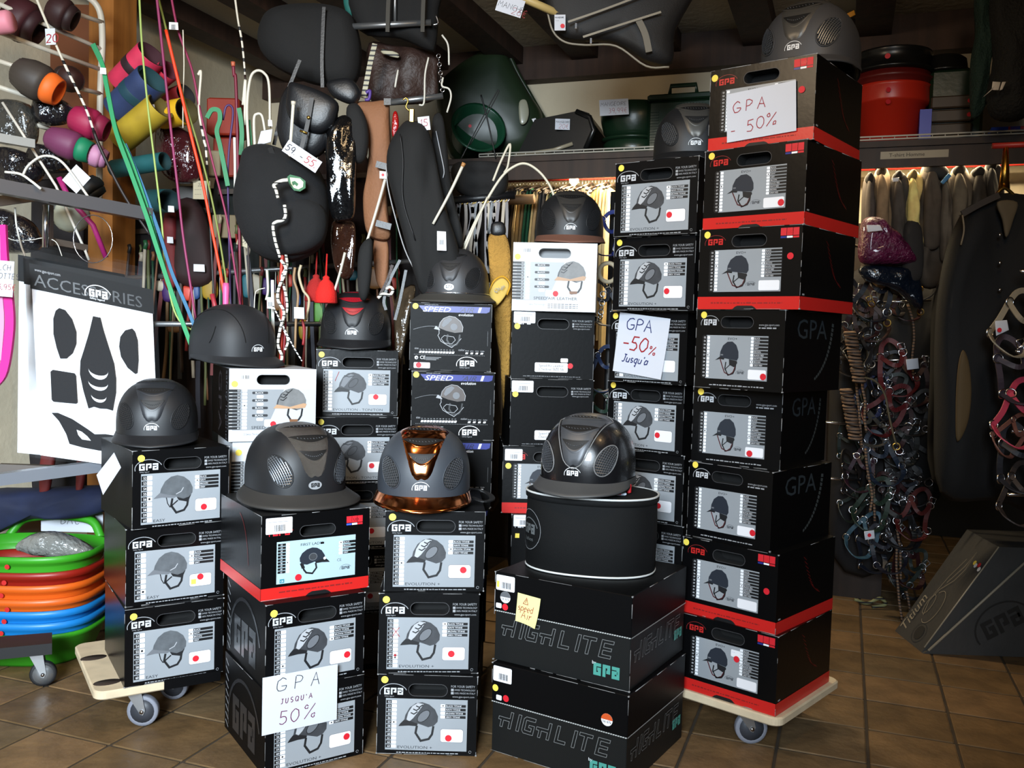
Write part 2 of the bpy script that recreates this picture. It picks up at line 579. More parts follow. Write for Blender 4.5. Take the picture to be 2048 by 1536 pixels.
U0, U1, V0, V1 = -3.15, 2.3, -2.6, 4.5
ZC = 2.62
VA = 6.8      # the passage behind the coats runs deeper
UA = .20
floor = struct('floor', rprism(MB(), U0, U1, V0, VA, -.1, -.004, GROUT))
struct('wall_back', rprism(MB(), U0, UA, V1, V1 + .1, -.1, ZC, WALLC))
struct('wall_back_upper', rprism(MB(), UA, U1, V1, V1 + .1, 1.72, ZC, WALLC))
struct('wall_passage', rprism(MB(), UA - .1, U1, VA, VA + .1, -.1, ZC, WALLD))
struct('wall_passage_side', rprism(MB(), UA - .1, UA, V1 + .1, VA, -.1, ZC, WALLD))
struct('trim_13', rprism(MB(), U0, UA, V1 - .03, V1 - .001, 0, 1.72, M('dark_wall_backing', (44, 32, 26), .8, kind='wood', vs=2)))  # dark panel added so the lower back wall behind the goods stays dark
struct('wall_left', rprism(MB(), U0 - .1, U0, V0, V1, -.1, ZC, WALLC))
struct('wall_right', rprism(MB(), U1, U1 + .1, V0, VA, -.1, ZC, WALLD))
struct('ceiling', rprism(MB(), U0, U1, V0, VA, ZC, ZC + .08, CEIL))
struct('trim_1', rprism(MB(), U0, U1, V1 - .09, V1 - .002, 2.455, ZC - .001, BEAM))
for i, (u, wd) in enumerate(((-2.92, .12), (-2.48, .13), (-2.07, .13), (-1.66, .13), (-1.27, .13), (-.875, .15), (-.435, .15), (.05, .15), (.55, .15), (1.1, .15))):
    struct('trim_%d' % (i + 2), rprism(MB(), u - wd / 2, u + wd / 2, -.5, V1 - .092, ZC - .085, ZC - .001, BEAM))
# floor tiles, 24.5 cm square, each its own piece
TM = [M('tile_%d' % i, c, .55, var=.32, vs=9, bump=.25, bs=30) for i, c in enumerate(((108, 84, 54), (98, 76, 48), (116, 90, 60), (104, 84, 58)))]
tile_me = []
for m in TM:
    mb = MB(); mb.bbox(-.1195, .1195, -.1190, .1190, -.004, .0, m, .003); tile_me.append(mb.mesh('floor_tile'))


def proj(p):
    x, y, z = p.x, p.y, p.z - CAMH
    d = y * cpi - z * spi; u = z * cpi + y * spi
    a = FPX * x / d; b = -FPX * u / d
    return 1024 + a * cr - b * sr, 768 + a * sr + b * cr


nt_ = 0
for i in range(-13, 9):
    for j in range(-7, 15):
        c = room(.110 + .2475 * (i + .5), 2.942 + .2465 * (j + .5), 0)
        if c.y < 1.6:
            continue
        px, py = proj(c)
        if -120 < px < 2168 and py < 1680 and (c.y < 4.6 or (px > 1640 and c.y < 6.3)):
            o = bpy.data.objects.new('floor_tile', tile_me[RN.randrange(4)]); COL.objects.link(o)
            o.parent = floor; o.location = (c.x, c.y, RN.uniform(-.0007, 0)); o.rotation_euler = (0, 0, -T20 + RN.choice((0, PI / 2, PI)))
            nt_ += 1
# wooden post by the left racks
c = at(226, 50, 3.62)
mb = MB(); rprism(mb, -.06, .06, -.06, .06, 0, ZC - .001, PINE)
for i in range(len(mb.v)):
    mb.v[i] = (mb.v[i][0] + c.x, mb.v[i][1] + c.y, mb.v[i][2])
struct('trim_14', mb)
# cardboard partition behind the wire rack at the left
CARD = M('brown_board', (112, 62, 30), .8, var=.15, vs=4)
mb = MB(); c = at(150, 100, 3.85)
mb.box(c.x - .30, c.x + .10, c.y, c.y + .02, 1.55, ZC - .14, CARD)
single('wooden_screen', 'plain brown wooden screen behind the white wire rack', 'screen', mb)

# ------------------------------------------------------------------ printed helmet boxes
DIM = {'A': (.275, .225, .36), 'B': (.306, .226, .37), 'S': (.268, .2254, .34), 'M': (.2755, .224, .34), 'L': (.2706, .225, .34), 'H': (.416, .252, .395)}
_bc = {}


def box_body(W, H, D, m, hole=(.31, .70, .735, .885), hm=HOLE, top=None, lid=None):
    """cardboard box with a hand hole cut through its front"""
    mb = MB(); w2 = W / 2
    mm = m
    mb.add([(-w2, 0, 0), (w2, 0, 0), (w2, D, 0), (-w2, D, 0)], [(0, 3, 2, 1)], mm)
    mb.add([(-w2, 0, H), (w2, 0, H), (w2, D, H), (-w2, D, H)], [(0, 1, 2, 3)], top or mm)
    mb.add([(w2, 0, 0), (w2, D, 0), (w2, D, H), (w2, 0, H)], [(0, 1, 2, 3)], mm)
    mb.add([(-w2, 0, 0), (-w2, D, 0), (-w2, D, H), (-w2, 0, H)], [(3, 2, 1, 0)], mm)
    mb.add([(-w2, D, 0), (w2, D, 0), (w2, D, H), (-w2, D, H)], [(3, 2, 1, 0)], mm)
    if not hole:
        mb.rect(-w2, 0, w2, H, 0, mm); return mb
    x0, x1, z0, z1 = (hole[0] - .5) * W, (hole[1] - .5) * W, hole[2] * H, hole[3] * H
    r = (z1 - z0) / 2; cx, cz = (x0 + x1) / 2, (z0 + z1) / 2
    loop = [(x1 - r + r * math.cos(a), cz + r * math.sin(a)) for a in [-PI / 2 + PI * k / 8 for k in range(9)]]
    loop += [(x0 + r + r * math.cos(a), cz + r * math.sin(a)) for a in [PI / 2 + PI * k / 8 for k in range(9)]]
    n = len(loop); outer = []
    for (x, z) in loop:
        dx, dz = x - cx, z - cz; t = 1e9
        if dx > 1e-9: t = min(t, (w2 - cx) / dx)
        if dx < -1e-9: t = min(t, (-w2 - cx) / dx)
        if dz > 1e-9: t = min(t, (H - cz) / dz)
        if dz < -1e-9: t = min(t, (0 - cz) / dz)
        outer.append((cx + dx * t, cz + dz * t))
    vs = [(x, 0, z) for x, z in loop] + [(x, 0, z) for x, z in outer] + [(-w2, 0, 0), (w2, 0, 0), (w2, 0, H), (-w2, 0, H)]
    fs = []
    corners = ((-w2, 0), (w2, 0), (w2, H), (-w2, H))

    def per(p):      # position along the rim of the front, counter-clockwise from lower left
        if abs(p[1]) < 1e-7: return p[0] + w2
        if abs(p[0] - w2) < 1e-7: return W + p[1]
        if abs(p[1] - H) < 1e-7: return W + H + (w2 - p[0])
        return 2 * W + H + (H - p[1])
    T_len = 2 * (W + H); cp = (0.0, W, W + H, 2 * W + H)
    for k in range(n):
        k2 = (k + 1) % n
        a_, b_ = per(outer[k]), per(outer[k2]); span = (b_ - a_) % T_len
        mid = sorted((((c_ - a_) % T_len), ci) for ci, c_ in enumerate(cp) if 1e-6 < (c_ - a_) % T_len < span - 1e-6)
        ring = [n + k] + [2 * n + ci for _, ci in mid] + [n + k2]
        for q in range(len(ring) - 1):
            fs.append((k, ring[q], ring[q + 1]))
        fs.append((k, n + k2, k2))
    mb.add(vs, fs, mm)
    vs = [(x, 0, z) for x, z in loop] + [(x, .05, z) for x, z in loop]
    fs = [(k, (k + 1) % n, n + (k + 1) % n, n + k) for k in range(n)] + [tuple(n + k for k in range(n))]
    mb.add(vs, fs, hm)
    return mb


def wear(W, H, D, seed, sides=True):
    """scuffed pale edges of the carton"""
    rr = random.Random(seed); mb = MB(); w2 = W / 2; t = .0011
    hi, lo = H - t, t
    edges = [((-w2, 0, hi), (w2, 0, hi)), ((-w2, 0, lo), (w2, 0, lo)), ((-w2, 0, lo), (-w2, 0, hi)), ((w2, 0, lo), (w2, 0, hi)),
             ((w2, 0, hi), (w2, D, hi)), ((-w2, 0, hi), (-w2, D, hi))]
    for (a, b) in edges:
        a, b = Vector(a), Vector(b); p = 0.0
        while p < 1:
            ln = rr.uniform(.03, .3)
            if rr.random() < .62:
                q = a + (b - a) * p; e = a + (b - a) * min(1, p + ln); th = t * rr.uniform(.35, 1.0)
                mb.tube([q, e], th, WEAR, 4)
            p += ln + rr.uniform(.0, .12)
    for (x, z) in ((-w2, H), (w2, H), (-w2, 0), (w2, 0)):
        if rr.random() < .7:
            mb.box(x - .002, x + .002, -.0015, .003, max(0, z - .003), min(H, z + .003), WEAR)
    return mb


def pic(mb, x0, z0, x1, z1, d, style):
    """printed picture of a riding helmet, peak to the left"""
    fl = style == 'lady'
    f = lambda p: [((x1 - (x1 - x0) * a) if fl else (x0 + (x1 - x0) * a), z0 + (z1 - z0) * b) for a, b in p]
    dome = M('pic_dome', (58, 60, 64), .5, var=.25, vs=30); hi = M('pic_high', (170, 172, 176), .5); dk = M('pic_dark', (24, 25, 28), .5)
    mid = M('pic_mid', (104, 107, 112), .5); nav = M('pic_navy', (34, 40, 50), .5); pale = M('pic_pale', (134, 138, 136), .5, var=.2, vs=25)
    D_ = f([(.13, .50), (.17, .68), (.27, .86), (.42, .97), (.58, 1), (.75, .95), (.9, .83), (.98, .66), (.97, .53), (.88, .43), (.74, .39), (.5, .47), (.3, .5)])
    br = f([(0, .40), (.05, .47), (.14, .56), (.3, .53), (.48, .47), (.46, .41), (.25, .42)])
    S_ = f([(.46, .42), (.43, .24), (.56, .05), (.76, .10), (.84, .22), (.87, .42)])
    w_ = (x1 - x0) * .055
    mb.stroke(S_, w_ * (1.0 if style != 'evo' else .8), d, dk)
    if style == 'evo+':
        mb.poly(D_, d + .0003, dome); mb.poly(br, d + .0006, dk)
        mb.poly(f([(.20, .57), (.24, .74), (.34, .90), (.47, .98), (.62, .96), (.5, .78), (.36, .6), (.27, .52)]), d + .0006, hi)
        for a, b in ((.30, .74), (.36, .83), (.43, .91)):
            mb.stroke(f([(a, b), (a + .08, b - .035), (a + .17, b + .03)]), w_ * .5, d + .0009, dk)
        e = arc(.62, .66, .13, .15, 0, 360, 14); e = [(a + (b - .66) * .55, b) for a, b in e]
        mb.poly(f(e[:-1]), d + .0006, mid); mb.stroke(f(e), w_ * .3, d + .0009, dk)
    elif style == 'ton':
        mb.poly(D_, d + .0003, pale if False else dome); mb.poly(br, d + .0006, dk)
        mb.poly(f([(.2, .6), (.28, .82), (.5, .95), (.6, .92), (.42, .7), (.3, .55)]), d + .0006, mid)
        e = arc(.58, .68, .12, .14, 0, 360, 14); e = [(a + (b - .68) * .6, b) for a, b in e]
        mb.stroke(f(e), w_ * .35, d + .0009, dk); mb.stroke(f([(.3, .9), (.45, .86), (.6, .9)]), w_ * .4, d + .0009, dk)
    elif style == 'easy':
        mb.poly(D_, d + .0003, M('pic_easy', (86, 90, 94), .5, var=.2, vs=40)); mb.poly(f([(-.02, .44), (.14, .58), (.34, .52), (.6, .47), (.5, .43), (.2, .46)]), d + .0006, mid)
        mb.stroke(f([(.55, .52), (.68, .58), (.74, .68)]), w_ * .35, d + .0006, hi)
        mb.poly(f([(.56, .46), (.9, .52), (.94, .48), (.86, .3), (.62, .36)]), d + .0001, dk)
        mb.stroke(f([(.3, .48), (.34, .3), (.4, .2)]), w_ * .4, d, dk); mb.stroke(f([(.4, .2), (.6, .36)]), w_ * .6, d, dk)
    elif style == 'evo':
        mb.poly(f([(.2, .5), (.22, .7), (.32, .88), (.5, .99), (.7, 1), (.86, .9), (.95, .72), (.96, .55), (.9, .47), (.6, .5), (.35, .53)]), d + .0003, nav)
        mb.poly(f([(.02, .46), (.2, .56), (.4, .53), (.38, .48), (.22, .5)]), d + .0006, dk)
        mb.poly(f([(.58, .5), (.9, .46), (.92, .4), (.8, .28), (.6, .34)]), d + .0001, dk)
        mb.stroke(f([(.22, .5), (.34, .26), (.42, .12), (.62, .06), (.76, .14), (.84, .3)]), w_ * .7, d, M('pic_maroon', (74, 22, 26), .5))
        mb.stroke(f([(.42, .2), (.62, .34)]), w_ * .6, d, dk)
        mb.rect(*f([(.24, .6)])[0], *f([(.34, .64)])[0], d + .0006, mid)
    elif style == 'lady':
        mb.poly(D_, d + .0003, nav); mb.poly(br, d + .0006, dk)
        e = arc(.55, .66, .13, .13, 0, 360, 14); mb.poly(f(e[:-1]), d + .0006, dome); mb.stroke(f(e), w_ * .3, d + .0009, mid)
        mb.disc(*f([(.17, .56)])[0], (x1 - x0) * .045, d + .001, WHT, 12)
        mb.poly(f([(.9, .5), (.97, .45), (.9, .25), (.8, .3)]), d + .0001, dk)
    elif style == 'leather':
        tan = M('pic_tan', (176, 140, 108), .5)
        mb.poly([(a + (x1 - x0) * -.05, b - (z1 - z0) * .02) for a, b in D_], d + .0001, M('pic_shade', (60, 62, 66), .5))
        mb.poly(D_, d + .0003, M('pic_grey', (112, 113, 113), .5, var=.2, vs=30))
        for a, b in ((.22, .76), (.28, .83), (.36, .9), (.2, .68)):
            mb.stroke(f([(a, b), (a + .09, b - .03), (a + .2, b + .06)]), w_ * .5, d + .0006, dk)
        mb.poly(f([(0, .43), (.1, .54), (.5, .47), (.9, .57), (1.0, .55), (.95, .44), (.6, .42), (.3, .42)]), d + .0006, tan)
        mb.poly(f([(.48, .12), (.74, .12), (.72, .04), (.5, .03)]), d + .0003, M('pic_brown', (120, 80, 50), .5))
    elif style == 'line':
        mb.stroke(f([(.15, .56), (.16, .44), (.12, .38), (.22, .2), (.36, .12), (.6, .0), (.8, .16), (.92, .3)]), w_ * .35, d, LGRY)
        mb.stroke(f([(.25, .3), (.34, .38), (.66, .34), (.72, .24), (.6, .12), (.36, .14), (.24, .26), (.25, .3)]), w_ * .3, d, LGRY)
        g = f([(.14, .62), (.18, .78), (.3, .92), (.5, 1), (.7, .97), (.88, .84), (.97, .66), (.95, .5), (.7, .47), (.4, .53)])
        mb.poly(g, d + .0003, M('pic_brownish', (74, 66, 62), .45, var=.3, vs=14)); mb.stroke(g[:8], w_ * .3, d + .0006, LGRY)
        mb.poly(f([(.24, .7), (.32, .88), (.5, .96), (.6, .9), (.45, .74), (.3, .64)]), d + .0006, mid)
        e = arc(.66, .66, .12, .11, 0, 360, 12); mb.poly(f(e[:-1]), d + .0006, mid)
        mb.poly(f([(-.02, .58), (.04, .68), (.14, .62), (.2, .54)]), d + .0006, LGRY)


def sizes(mb, X, Z, x0, x1, x2, zt, zb, n, d, tick, dark=BLK, first=52):
    """ladder of size numbers with tick boxes"""
    st = (zt - zb) / n
    for i in range(n):
        z = zt - st * (i + 1)
        mb.rect(X(x0), Z(z + st * .12), X(x1), Z(z + st * .92), d, dark)
        mb.text(str(first + i), X(x0 + (x1 - x0) * .35), Z(z + st * .26), Z(st) * .5, d + .0003, WHT, maxw=(X(x1) - X(x0)) * .55)
        mb.rrect(X(x1 + .004), Z(z + st * .1), X(x2), Z(z + st * .9), min(.0016, Z(st) * .3), d, WHT)
        if i == tick:
            mb.disc((X(x1) + X(x2)) / 2, Z(z + st * .5), Z(st) * .22, d + .0003, BLK, 8)


def colours(mb, X, Z, x0, x1, x2, zt, zb, names, d, tick):
    st = (zt - zb) / len(names)
    for i, nme in enumerate(names):
        z = zt - st * (i + 1)
        mb.rrect(X(x0), Z(z + st * .1), X(x1 - .004), Z(z + st * .9), min(.002, Z(st) * .3), d, WHT)
        mb.rect(X(x1), Z(z + st * .14), X(x2), Z(z + st * .86), d, BLK)
        mb.text(nme, X(x1 + .006), Z(z + st * .3), Z(st) * .42, d + .0003, WHT, maxw=(X(x2) - X(x1)) * .9)
        if i == tick:
            mb.disc((X(x0) + X(x1)) / 2, Z(z + st * .5), Z(st) * .2, d + .0003, BLK, 8)


EVOC = ['BLACK/ TITANE', 'NAVY/ TITANE', 'BROWN/ TITANE', 'GREY/ TITANE']
EZC = ['BLACK', 'NAVY', 'BROWN', 'GREY']
EV2 = ['BLACK', 'BLACK', 'NAVY', 'GREY', 'BROWN', 'BLACK/ RED', 'NAVY/ RED', 'BROWN', 'GREY/ RED']


def print_for(kind, W, H, title, st, ct):
    """flat print of the front of a carton, grouped in two meshes: upper marks and picture panel"""
    key = (kind, title, st, ct)
    if key in _bc:
        return _bc[key]
    X = lambda x: (x - .5) * W
    Z = lambda z: z * H
    a = MB(); p = MB(); band = MB(); sq = []; d = .0006
    if kind in ('evo+', 'ton', 'easy'):
        gpa(a, X(.065), Z(.745), W * .19, H * .085, d, M('print_grey_logo', (190, 192, 196), .4), True, am=M('print_arch', (150, 152, 156), .35))
        a.text('Safety legend', X(.07), Z(.718), H * .016, d, LGRY, maxw=W * .18)
        a.text('FOR YOUR SAFETY', X(.735), Z(.852), H * .03, d, LGRY, maxw=W * .24)
        for k, t in enumerate(('SWISS TECHNOLOGY', '100% MADE IN ITALY')):
            a.rect(X(.735), Z(.808 - .04 * k), X(.762), Z(.838 - .04 * k), d, LGRY)
            a.text(t, X(.77), Z(.812 - .04 * k), H * .023, d, LGRY, maxw=W * .21)
        a.text('www.gpa-sport.com', X(.75), Z(.728), H * .024, d, LGRY, maxw=W * .22)
        a.micro(X(.2), Z(.018), H * .017, d, LGRY, W * .62)
        a.stroke([(X(.94) + q[0] * W * .013, Z(.05) + q[1] * W * .013) for q in arc(0, 0, 1, 1, 0, 330, 8)], .0008, d, LGRY)
        pm = SILV
        p.rect(X(.085), Z(.055), X(.905), Z(.70), d, pm)
        sizes(p, X, Z, .09, .142, .195, .68, .075, 12 if kind != 'easy' else 9, d + .0003, st)
        pic(p, X(.215), Z(.15), X(.62), Z(.66), d + .0003, kind)
        colours(p, X, Z, .635, .685, .888, .645, .46, EZC if kind == 'easy' else EVOC, d + .0003, ct)
        p.text(title, X(.21), Z(.075), H * .036, d + .0003, M('print_title', (40, 42, 48), .5), sx=1.35)
        p.rrect(X(.638), Z(.165), X(.868), Z(.335), .006, d + .0003, M('print_label_edge', (120, 120, 124), .5))
        p.rrect(X(.641), Z(.17), X(.865), Z(.33), .006, d + .0006, LABEL)
    elif kind in ('evo', 'evored'):
        red = kind == 'evored'
        b0 = .155 if red else 0
        lm = M('print_red_logo', (186, 36, 34), .4) if red else M('print_grey_logo', (190, 192, 196), .4)
        gpa(a, X(.09), Z(.80), W * .15, H * .075, d, lm, True, am=M('print_arch_red', (110, 30, 30), .4) if red else M('print_arch', (150, 152, 156), .35))
        if red:
            band.rect(X(0), 0, X(1), Z(.155), d * .7, BOXR)
            for k in range(3):
                q = MB(); sq.append(q)
                q.rect(X(.80 + .058 * k), Z(.875), X(.854 + .058 * k), Z(.965), d, RED)
                q.rect(X(.80 + .058 * k), Z(.845), X(.854 + .058 * k), Z(.867), d, (BLUE, WHT, RED)[k])
            a.text('UD', X(.866), Z(.9), H * .035, d + .0003, BOXR)
            a.micro(X(.14), Z(.07), H * .022, d + .0003, M('print_red_text', (130, 26, 24), .5), W * .7)
            a.poly([(X(.36), Z(.0)), (X(.6), Z(.0)), (X(.575), Z(.03)), (X(.55), Z(.045)), (X(.41), Z(.045)), (X(.385), Z(.03))], d, BLK)
        else:
            a.text('www.gpa-sport.com', X(.72), Z(.80), H * .028, d, LGRY, maxw=W * .22)
            a.micro(X(.72), Z(.765), H * .022, d, LGRY, W * .2)
            a.micro(X(.18), Z(.04), H * .02, d, LGRY, W * .62)
        x0, x1 = (.13, .82) if red else (.10, .83)
        z0, z1 = (.215, .735) if red else (.125, .675)
        p.rect(X(x0 + .03), Z(z0), X(x1), Z(z1), d, SILV)
        p.rect(X(x0 - .01), Z(z0), X(x0 + .03), Z(z1), d, BLK)
        sizes(p, X, Z, x0 - .02, x0 + .035, x0 + .07, z1 - .01, z0 + .01, 12, d + .0003, st)
        p.text('EVO+', X(.38), Z(z1 - .055), H * .03, d + .0003, BLK, sx=1.3)
        pic(p, X(.235), Z(z0 + .03), X(.52), Z(z1 - .075), d + .0003, 'evo')
        colours(p, X, Z, x1 - .19, x1 - .155, x1 + .005, z1 - .01, z0 + .17, EV2, d + .0003, ct)
        gpa(p, X(.50), Z(z0 + .075), W * .07, H * .03, d + .0003, M('print_title', (40, 42, 48), .5))
        p.rrect(X(x1 - .21), Z(z0 + .015), X(x1 - .012), Z(z0 + .135), .004, d + .0006, LABEL)
    elif kind == 'lady':
        band.rect(X(0), 0, X(1), Z(.145), d * .7, BOXR)
        gpa(a, X(.1), Z(.755), W * .15, H * .07, d, RED)
        for k in range(3):
            q = MB(); sq.append(q)
            q.rect(X(.775 + .053 * k), Z(.83), X(.825 + .053 * k), Z(.91), d, RED)
            q.rect(X(.775 + .053 * k), Z(.80), X(.825 + .053 * k), Z(.822), d, (M('print_flag_blue', (60, 90, 200), .5), WHT, RED)[k])
        a.text('UD', X(.842), Z(.85), H * .035, d + .0003, BLK)
        a.micro(X(.16), Z(.075), H * .024, d + .0003, M('print_red_text', (130, 26, 24), .5), W * .68)
        a.poly([(X(.4), 0), (X(.64), 0), (X(.61), Z(.03)), (X(.58), Z(.045)), (X(.46), Z(.045)), (X(.43), Z(.03))], d, BLK)
        p.rect(X(.135), Z(.18), X(.865), Z(.68), d, SILVB)
        sizes(p, X, Z, .145, .215, .25, .66, .3, 10, d + .0003, 6)
        p.text('FIRST LADY', X(.35), Z(.605), H * .032, d + .0003, BLK, sx=1.2); p.rrect(X(.53), Z(.605), X(.565), Z(.63), .001, d + .0003, BLK)
        pic(p, X(.335), Z(.245), X(.62), Z(.575), d + .0003, 'lady')
        colours(p, X, Z, .705, .745, .865, .62, .45, ['BLACK', 'BROWN', 'NAVY', 'GREY'], d + .0003, 0)
        p.text('CE', X(.69), Z(.37), H * .035, d + .0003, GRY)
        gpa(p, X(.735), Z(.265), W * .075, H * .035, d + .0003, M('print_title', (40, 42, 48), .5))
        p.rect(X(.165), Z(.19), X(.205), Z(.235), d + .0003, M('print_cyan', (30, 120, 140), .5)); p.text('CE', X(.172), Z(.2), H * .022, d + .0006, WHT)
    elif kind == 'speed':
        bl = [(X(.17), Z(.865)), (X(.93), Z(.865)), (X(.97), Z(.885)), (X(.98), Z(.955)), (X(.10), Z(.955)), (X(.115), Z(.93))]
        a.poly(bl, d, BLUE)
        a.text('SPEED', X(.15), Z(.868), H * .075, d + .0003, WHT, sx=1.45, shear=.3, maxw=W * .42)
        a.text("'AIR", X(.585), Z(.868), H * .075, d + .0003, M('print_navy', (14, 18, 60), .4), sx=1.3, shear=.4, maxw=W * .23)
        a.poly([(X(.825), Z(.872)), (X(.855), Z(.872)), (X(.875), Z(.947)), (X(.845), Z(.947))], d + .0006, WHT)
        a.text('evolution', X(.59), Z(.815), H * .042, d, WHT, shear=.2, maxw=W * .22)
        a.text('www.gpa-sport.com', X(.17), Z(.965), H * .018, d, LGRY, maxw=W * .2)
        p.stroke([(X(.04 + .3 * t), Z(.60 + .055 * math.sin(PI * min(1, t * 1.25) * .55))) for t in [k / 10 for k in range(11)]], .0012, d, GRY)
        pic(p, X(.30), Z(.345), X(.66), Z(.81), d, 'line')
        for k in range(12):
            x = .115 + .0365 * k
            p.text(str(52 + k), X(x + .008), Z(.30), H * .018, d, LGRY, maxw=W * .025)
            p.poly([(X(x), Z(.255)), (X(x + .028), Z(.255)), (X(x + .036), Z(.285)), (X(x + .008), Z(.285))], d, WHT)
        p.text('size', X(.06), Z(.31), H * .03, d, LGRY); p.text('color', X(.6), Z(.30), H * .032, d, LGRY)
        for k, t in enumerate(('black', 'grey', 'navy', 'chocolate')):
            p.text(t, X(.685 + .062 * k), Z(.295), H * .02, d, LGRY, maxw=W * .05)
            p.poly([(X(.685 + .062 * k), Z(.255)), (X(.715 + .062 * k), Z(.255)), (X(.722 + .062 * k), Z(.28)), (X(.692 + .062 * k), Z(.28))], d, WHT)
        for k in range(44):
            p.rect(X(.055 + .02 * k), Z(.232), X(.065 + .02 * k), Z(.236), d, LGRY)
        p.disc(X(.085), Z(.185), W * .022, d, WHT, 12); p.disc(X(.09), Z(.18), W * .011, d + .0003, BLK, 8)
        p.text('CE', X(.13), Z(.165), H * .05, d, WHT)
        for k in range(3):
            p.rect(X(.20), Z(.19 - .018 * k), X(.39 - .03 * k), Z(.196 - .018 * k), d, LGRY)
        gpa(p, X(.62), Z(.075), W * .18, H * .085, d, WHT); p.text('Safety legend', X(.62), Z(.045), H * .02, d, LGRY, maxw=W * .18)
        p.rect(X(.955), Z(.38), X(.958), Z(.6), d, GRY)
    elif kind == 'leather':
        p.rect(X(.05), Z(.155), X(.98), Z(.72), d, M('print_midgrey', (140, 144, 148), .4))
        p.poly([(X(.42), Z(.155)), (X(.98), Z(.155)), (X(.98), Z(.72)), (X(.62), Z(.72))], d + .0001, M('print_fade', (182, 186, 190), .4))
        for k in range(12):
            z = .685 - .047 * k
            p.rect(X(.0), Z(z), X(.135), Z(z + .036), d + .0003, BLK); p.text(str(52 + k), X(.105), Z(z + .008), H * .022, d + .0006, WHT, maxw=W * .03)
            p.rrect(X(.155), Z(z), X(.21), Z(z + .037), .002, d + .0003, WHT)
        p.disc(X(.182), Z(.545 - .047), W * .008, d + .0006, BLK, 8)
        for k in range(4):
            z = .655 - .105 * k
            p.rrect(X(.265), Z(z), X(.44), Z(z + .035), .003, d + .0003, DGR); p.text('BLACK', X(.3), Z(z + .008), H * .022, d + .0006, WHT, sx=1.2)
            p.rrect(X(.315), Z(z - .055), X(.39), Z(z - .015), .003, d + .0003, WHT)
        pic(p, X(.5), Z(.24), X(.88), Z(.74), d + .0006, 'leather')
        p.text("SPEED'AIR LEATHER", X(.26), Z(.17), H * .042, d + .0006, M('print_title', (40, 42, 48), .5), sx=1.25, maxw=W * .55)
        p.text('Swiss Technology', X(.2), Z(.085), H * .03, d, GRY, maxw=W * .2); p.stroke([(X(.175), Z(.085)), (X(.19), Z(.085)), (X(.19), Z(.11)), (X(.175), Z(.11))], .0006, d, GRY, True)
        for k in range(3):
            p.micro(X(.43), Z(.1 - .026 * k), H * .018, d, GRY, W * .36)
        a.text('GPA', X(.74), Z(.9), H * .05, d, M('print_white_gloss', (206, 208, 212), .3), sx=1.5); a.text('safety legend', X(.74), Z(.84), H * .04, d, M('print_white_gloss', (206, 208, 212), .3), maxw=W * .24)
    elif kind == 'plain':
        gpa(a, X(.075), Z(.80), W * .15, H * .07, d, M('print_grey_logo', (190, 192, 196), .4))
        a.text('FOR YOUR SAFETY', X(.73), Z(.855), H * .03, d, LGRY, maxw=W * .24)
        for k, t in enumerate(('SWISS TECHNOLOGY', '100% MADE IN ITALY')):
            a.rect(X(.73), Z(.81 - .035 * k), X(.752), Z(.836 - .035 * k), d, LGRY)
            a.text(t, X(.76), Z(.815 - .035 * k), H * .02, d, LGRY, maxw=W * .21)
        a.text('www.gpa-sport.com', X(.74), Z(.745), H * .022, d, LGRY, maxw=W * .22)
        p.micro(X(.15), Z(.03), H * .016, d, GRY, W * .7)
    _bc[key] = (a.mesh('printed_marks'), p.mesh('printed_panel'), band.mesh('red_band') if band.v else None, [q.mesh('red_square') for q in sq])
    return _bc[key]


def stickers(o, W, H, lst):
    X = lambda x: (x - .5) * W
    for s in lst:
        k, x, z = s[0], s[1], s[2]; mb = MB(); d = .0016
        if k == 'y':
            mb.disc(X(x), z * H, .0098, d, YEL); part(o, 'price_dot', mb, label='round yellow price dot')
        elif k == 'r':
            mb.disc(X(x), z * H, .0092, d + .0006, DRED); part(o, 'price_dot', mb, label='round red price dot')
        elif k == 'ysq':
            mb.rect(X(x) - .007, z * H - .007, X(x) + .007, z * H + .008, d + .0003, YEL); part(o, 'price_dot', mb, label='small square yellow sticker')
        elif k == 'w':      # small hand-priced label
            mb.rrect(X(x), z * H, X(x + s[3]), (z + s[4]) * H, .003, d, LABEL)
            mb.hand('--', X(x + s[3] * .12), (z + s[4] * .5) * H, .007, .0006, d + .0003, M('ink_pale', (130, 120, 190), .6)); part(o, 'price_label', mb, label='white price label')
        elif k == 'bar':
            x1, z1 = x + s[3], z + s[4]
            mb.rrect(X(x), z * H, X(x1), z1 * H, .003, d, LABEL)
            rr = random.Random(3); q = X(x) + (X(x1) - X(x)) * .32
            while q < X(x) + (X(x1) - X(x)) * .72:
                b = rr.uniform(.0008, .002); mb.rect(q, (z + s[4] * .15) * H, q + b, (z + s[4] * .55) * H, d + .0003, BLK); q += b + rr.uniform(.0008, .0018)
            mb.rect(X(x + s[3] * .1), (z + s[4] * .72) * H, X(x1 - s[3] * .15), (z + s[4] * .76) * H, d + .0003, LGRY)
            part(o, 'barcode_label', mb, label='white barcode label')
        elif k == 'txt':
            mb.rrect(X(x), z * H, X(x + .40), (z + .14) * H, .004, d, LABEL)
            mb.text("Speed'Air Leather", X(x + .05), (z + .078) * H, H * .04, d + .0003, BLK, maxw=W * .3)
            mb.text('Chestnut SIZE 56', X(x + .05), (z + .025) * H, H * .04, d + .0003, BLK, maxw=W * .3)
            part(o, 'name_label', mb, label='white printed name label')


BODYM = {}
GREYP = M('side_print', (40, 41, 44), .25); REDP = M('side_print_red', (90, 18, 18), .35)


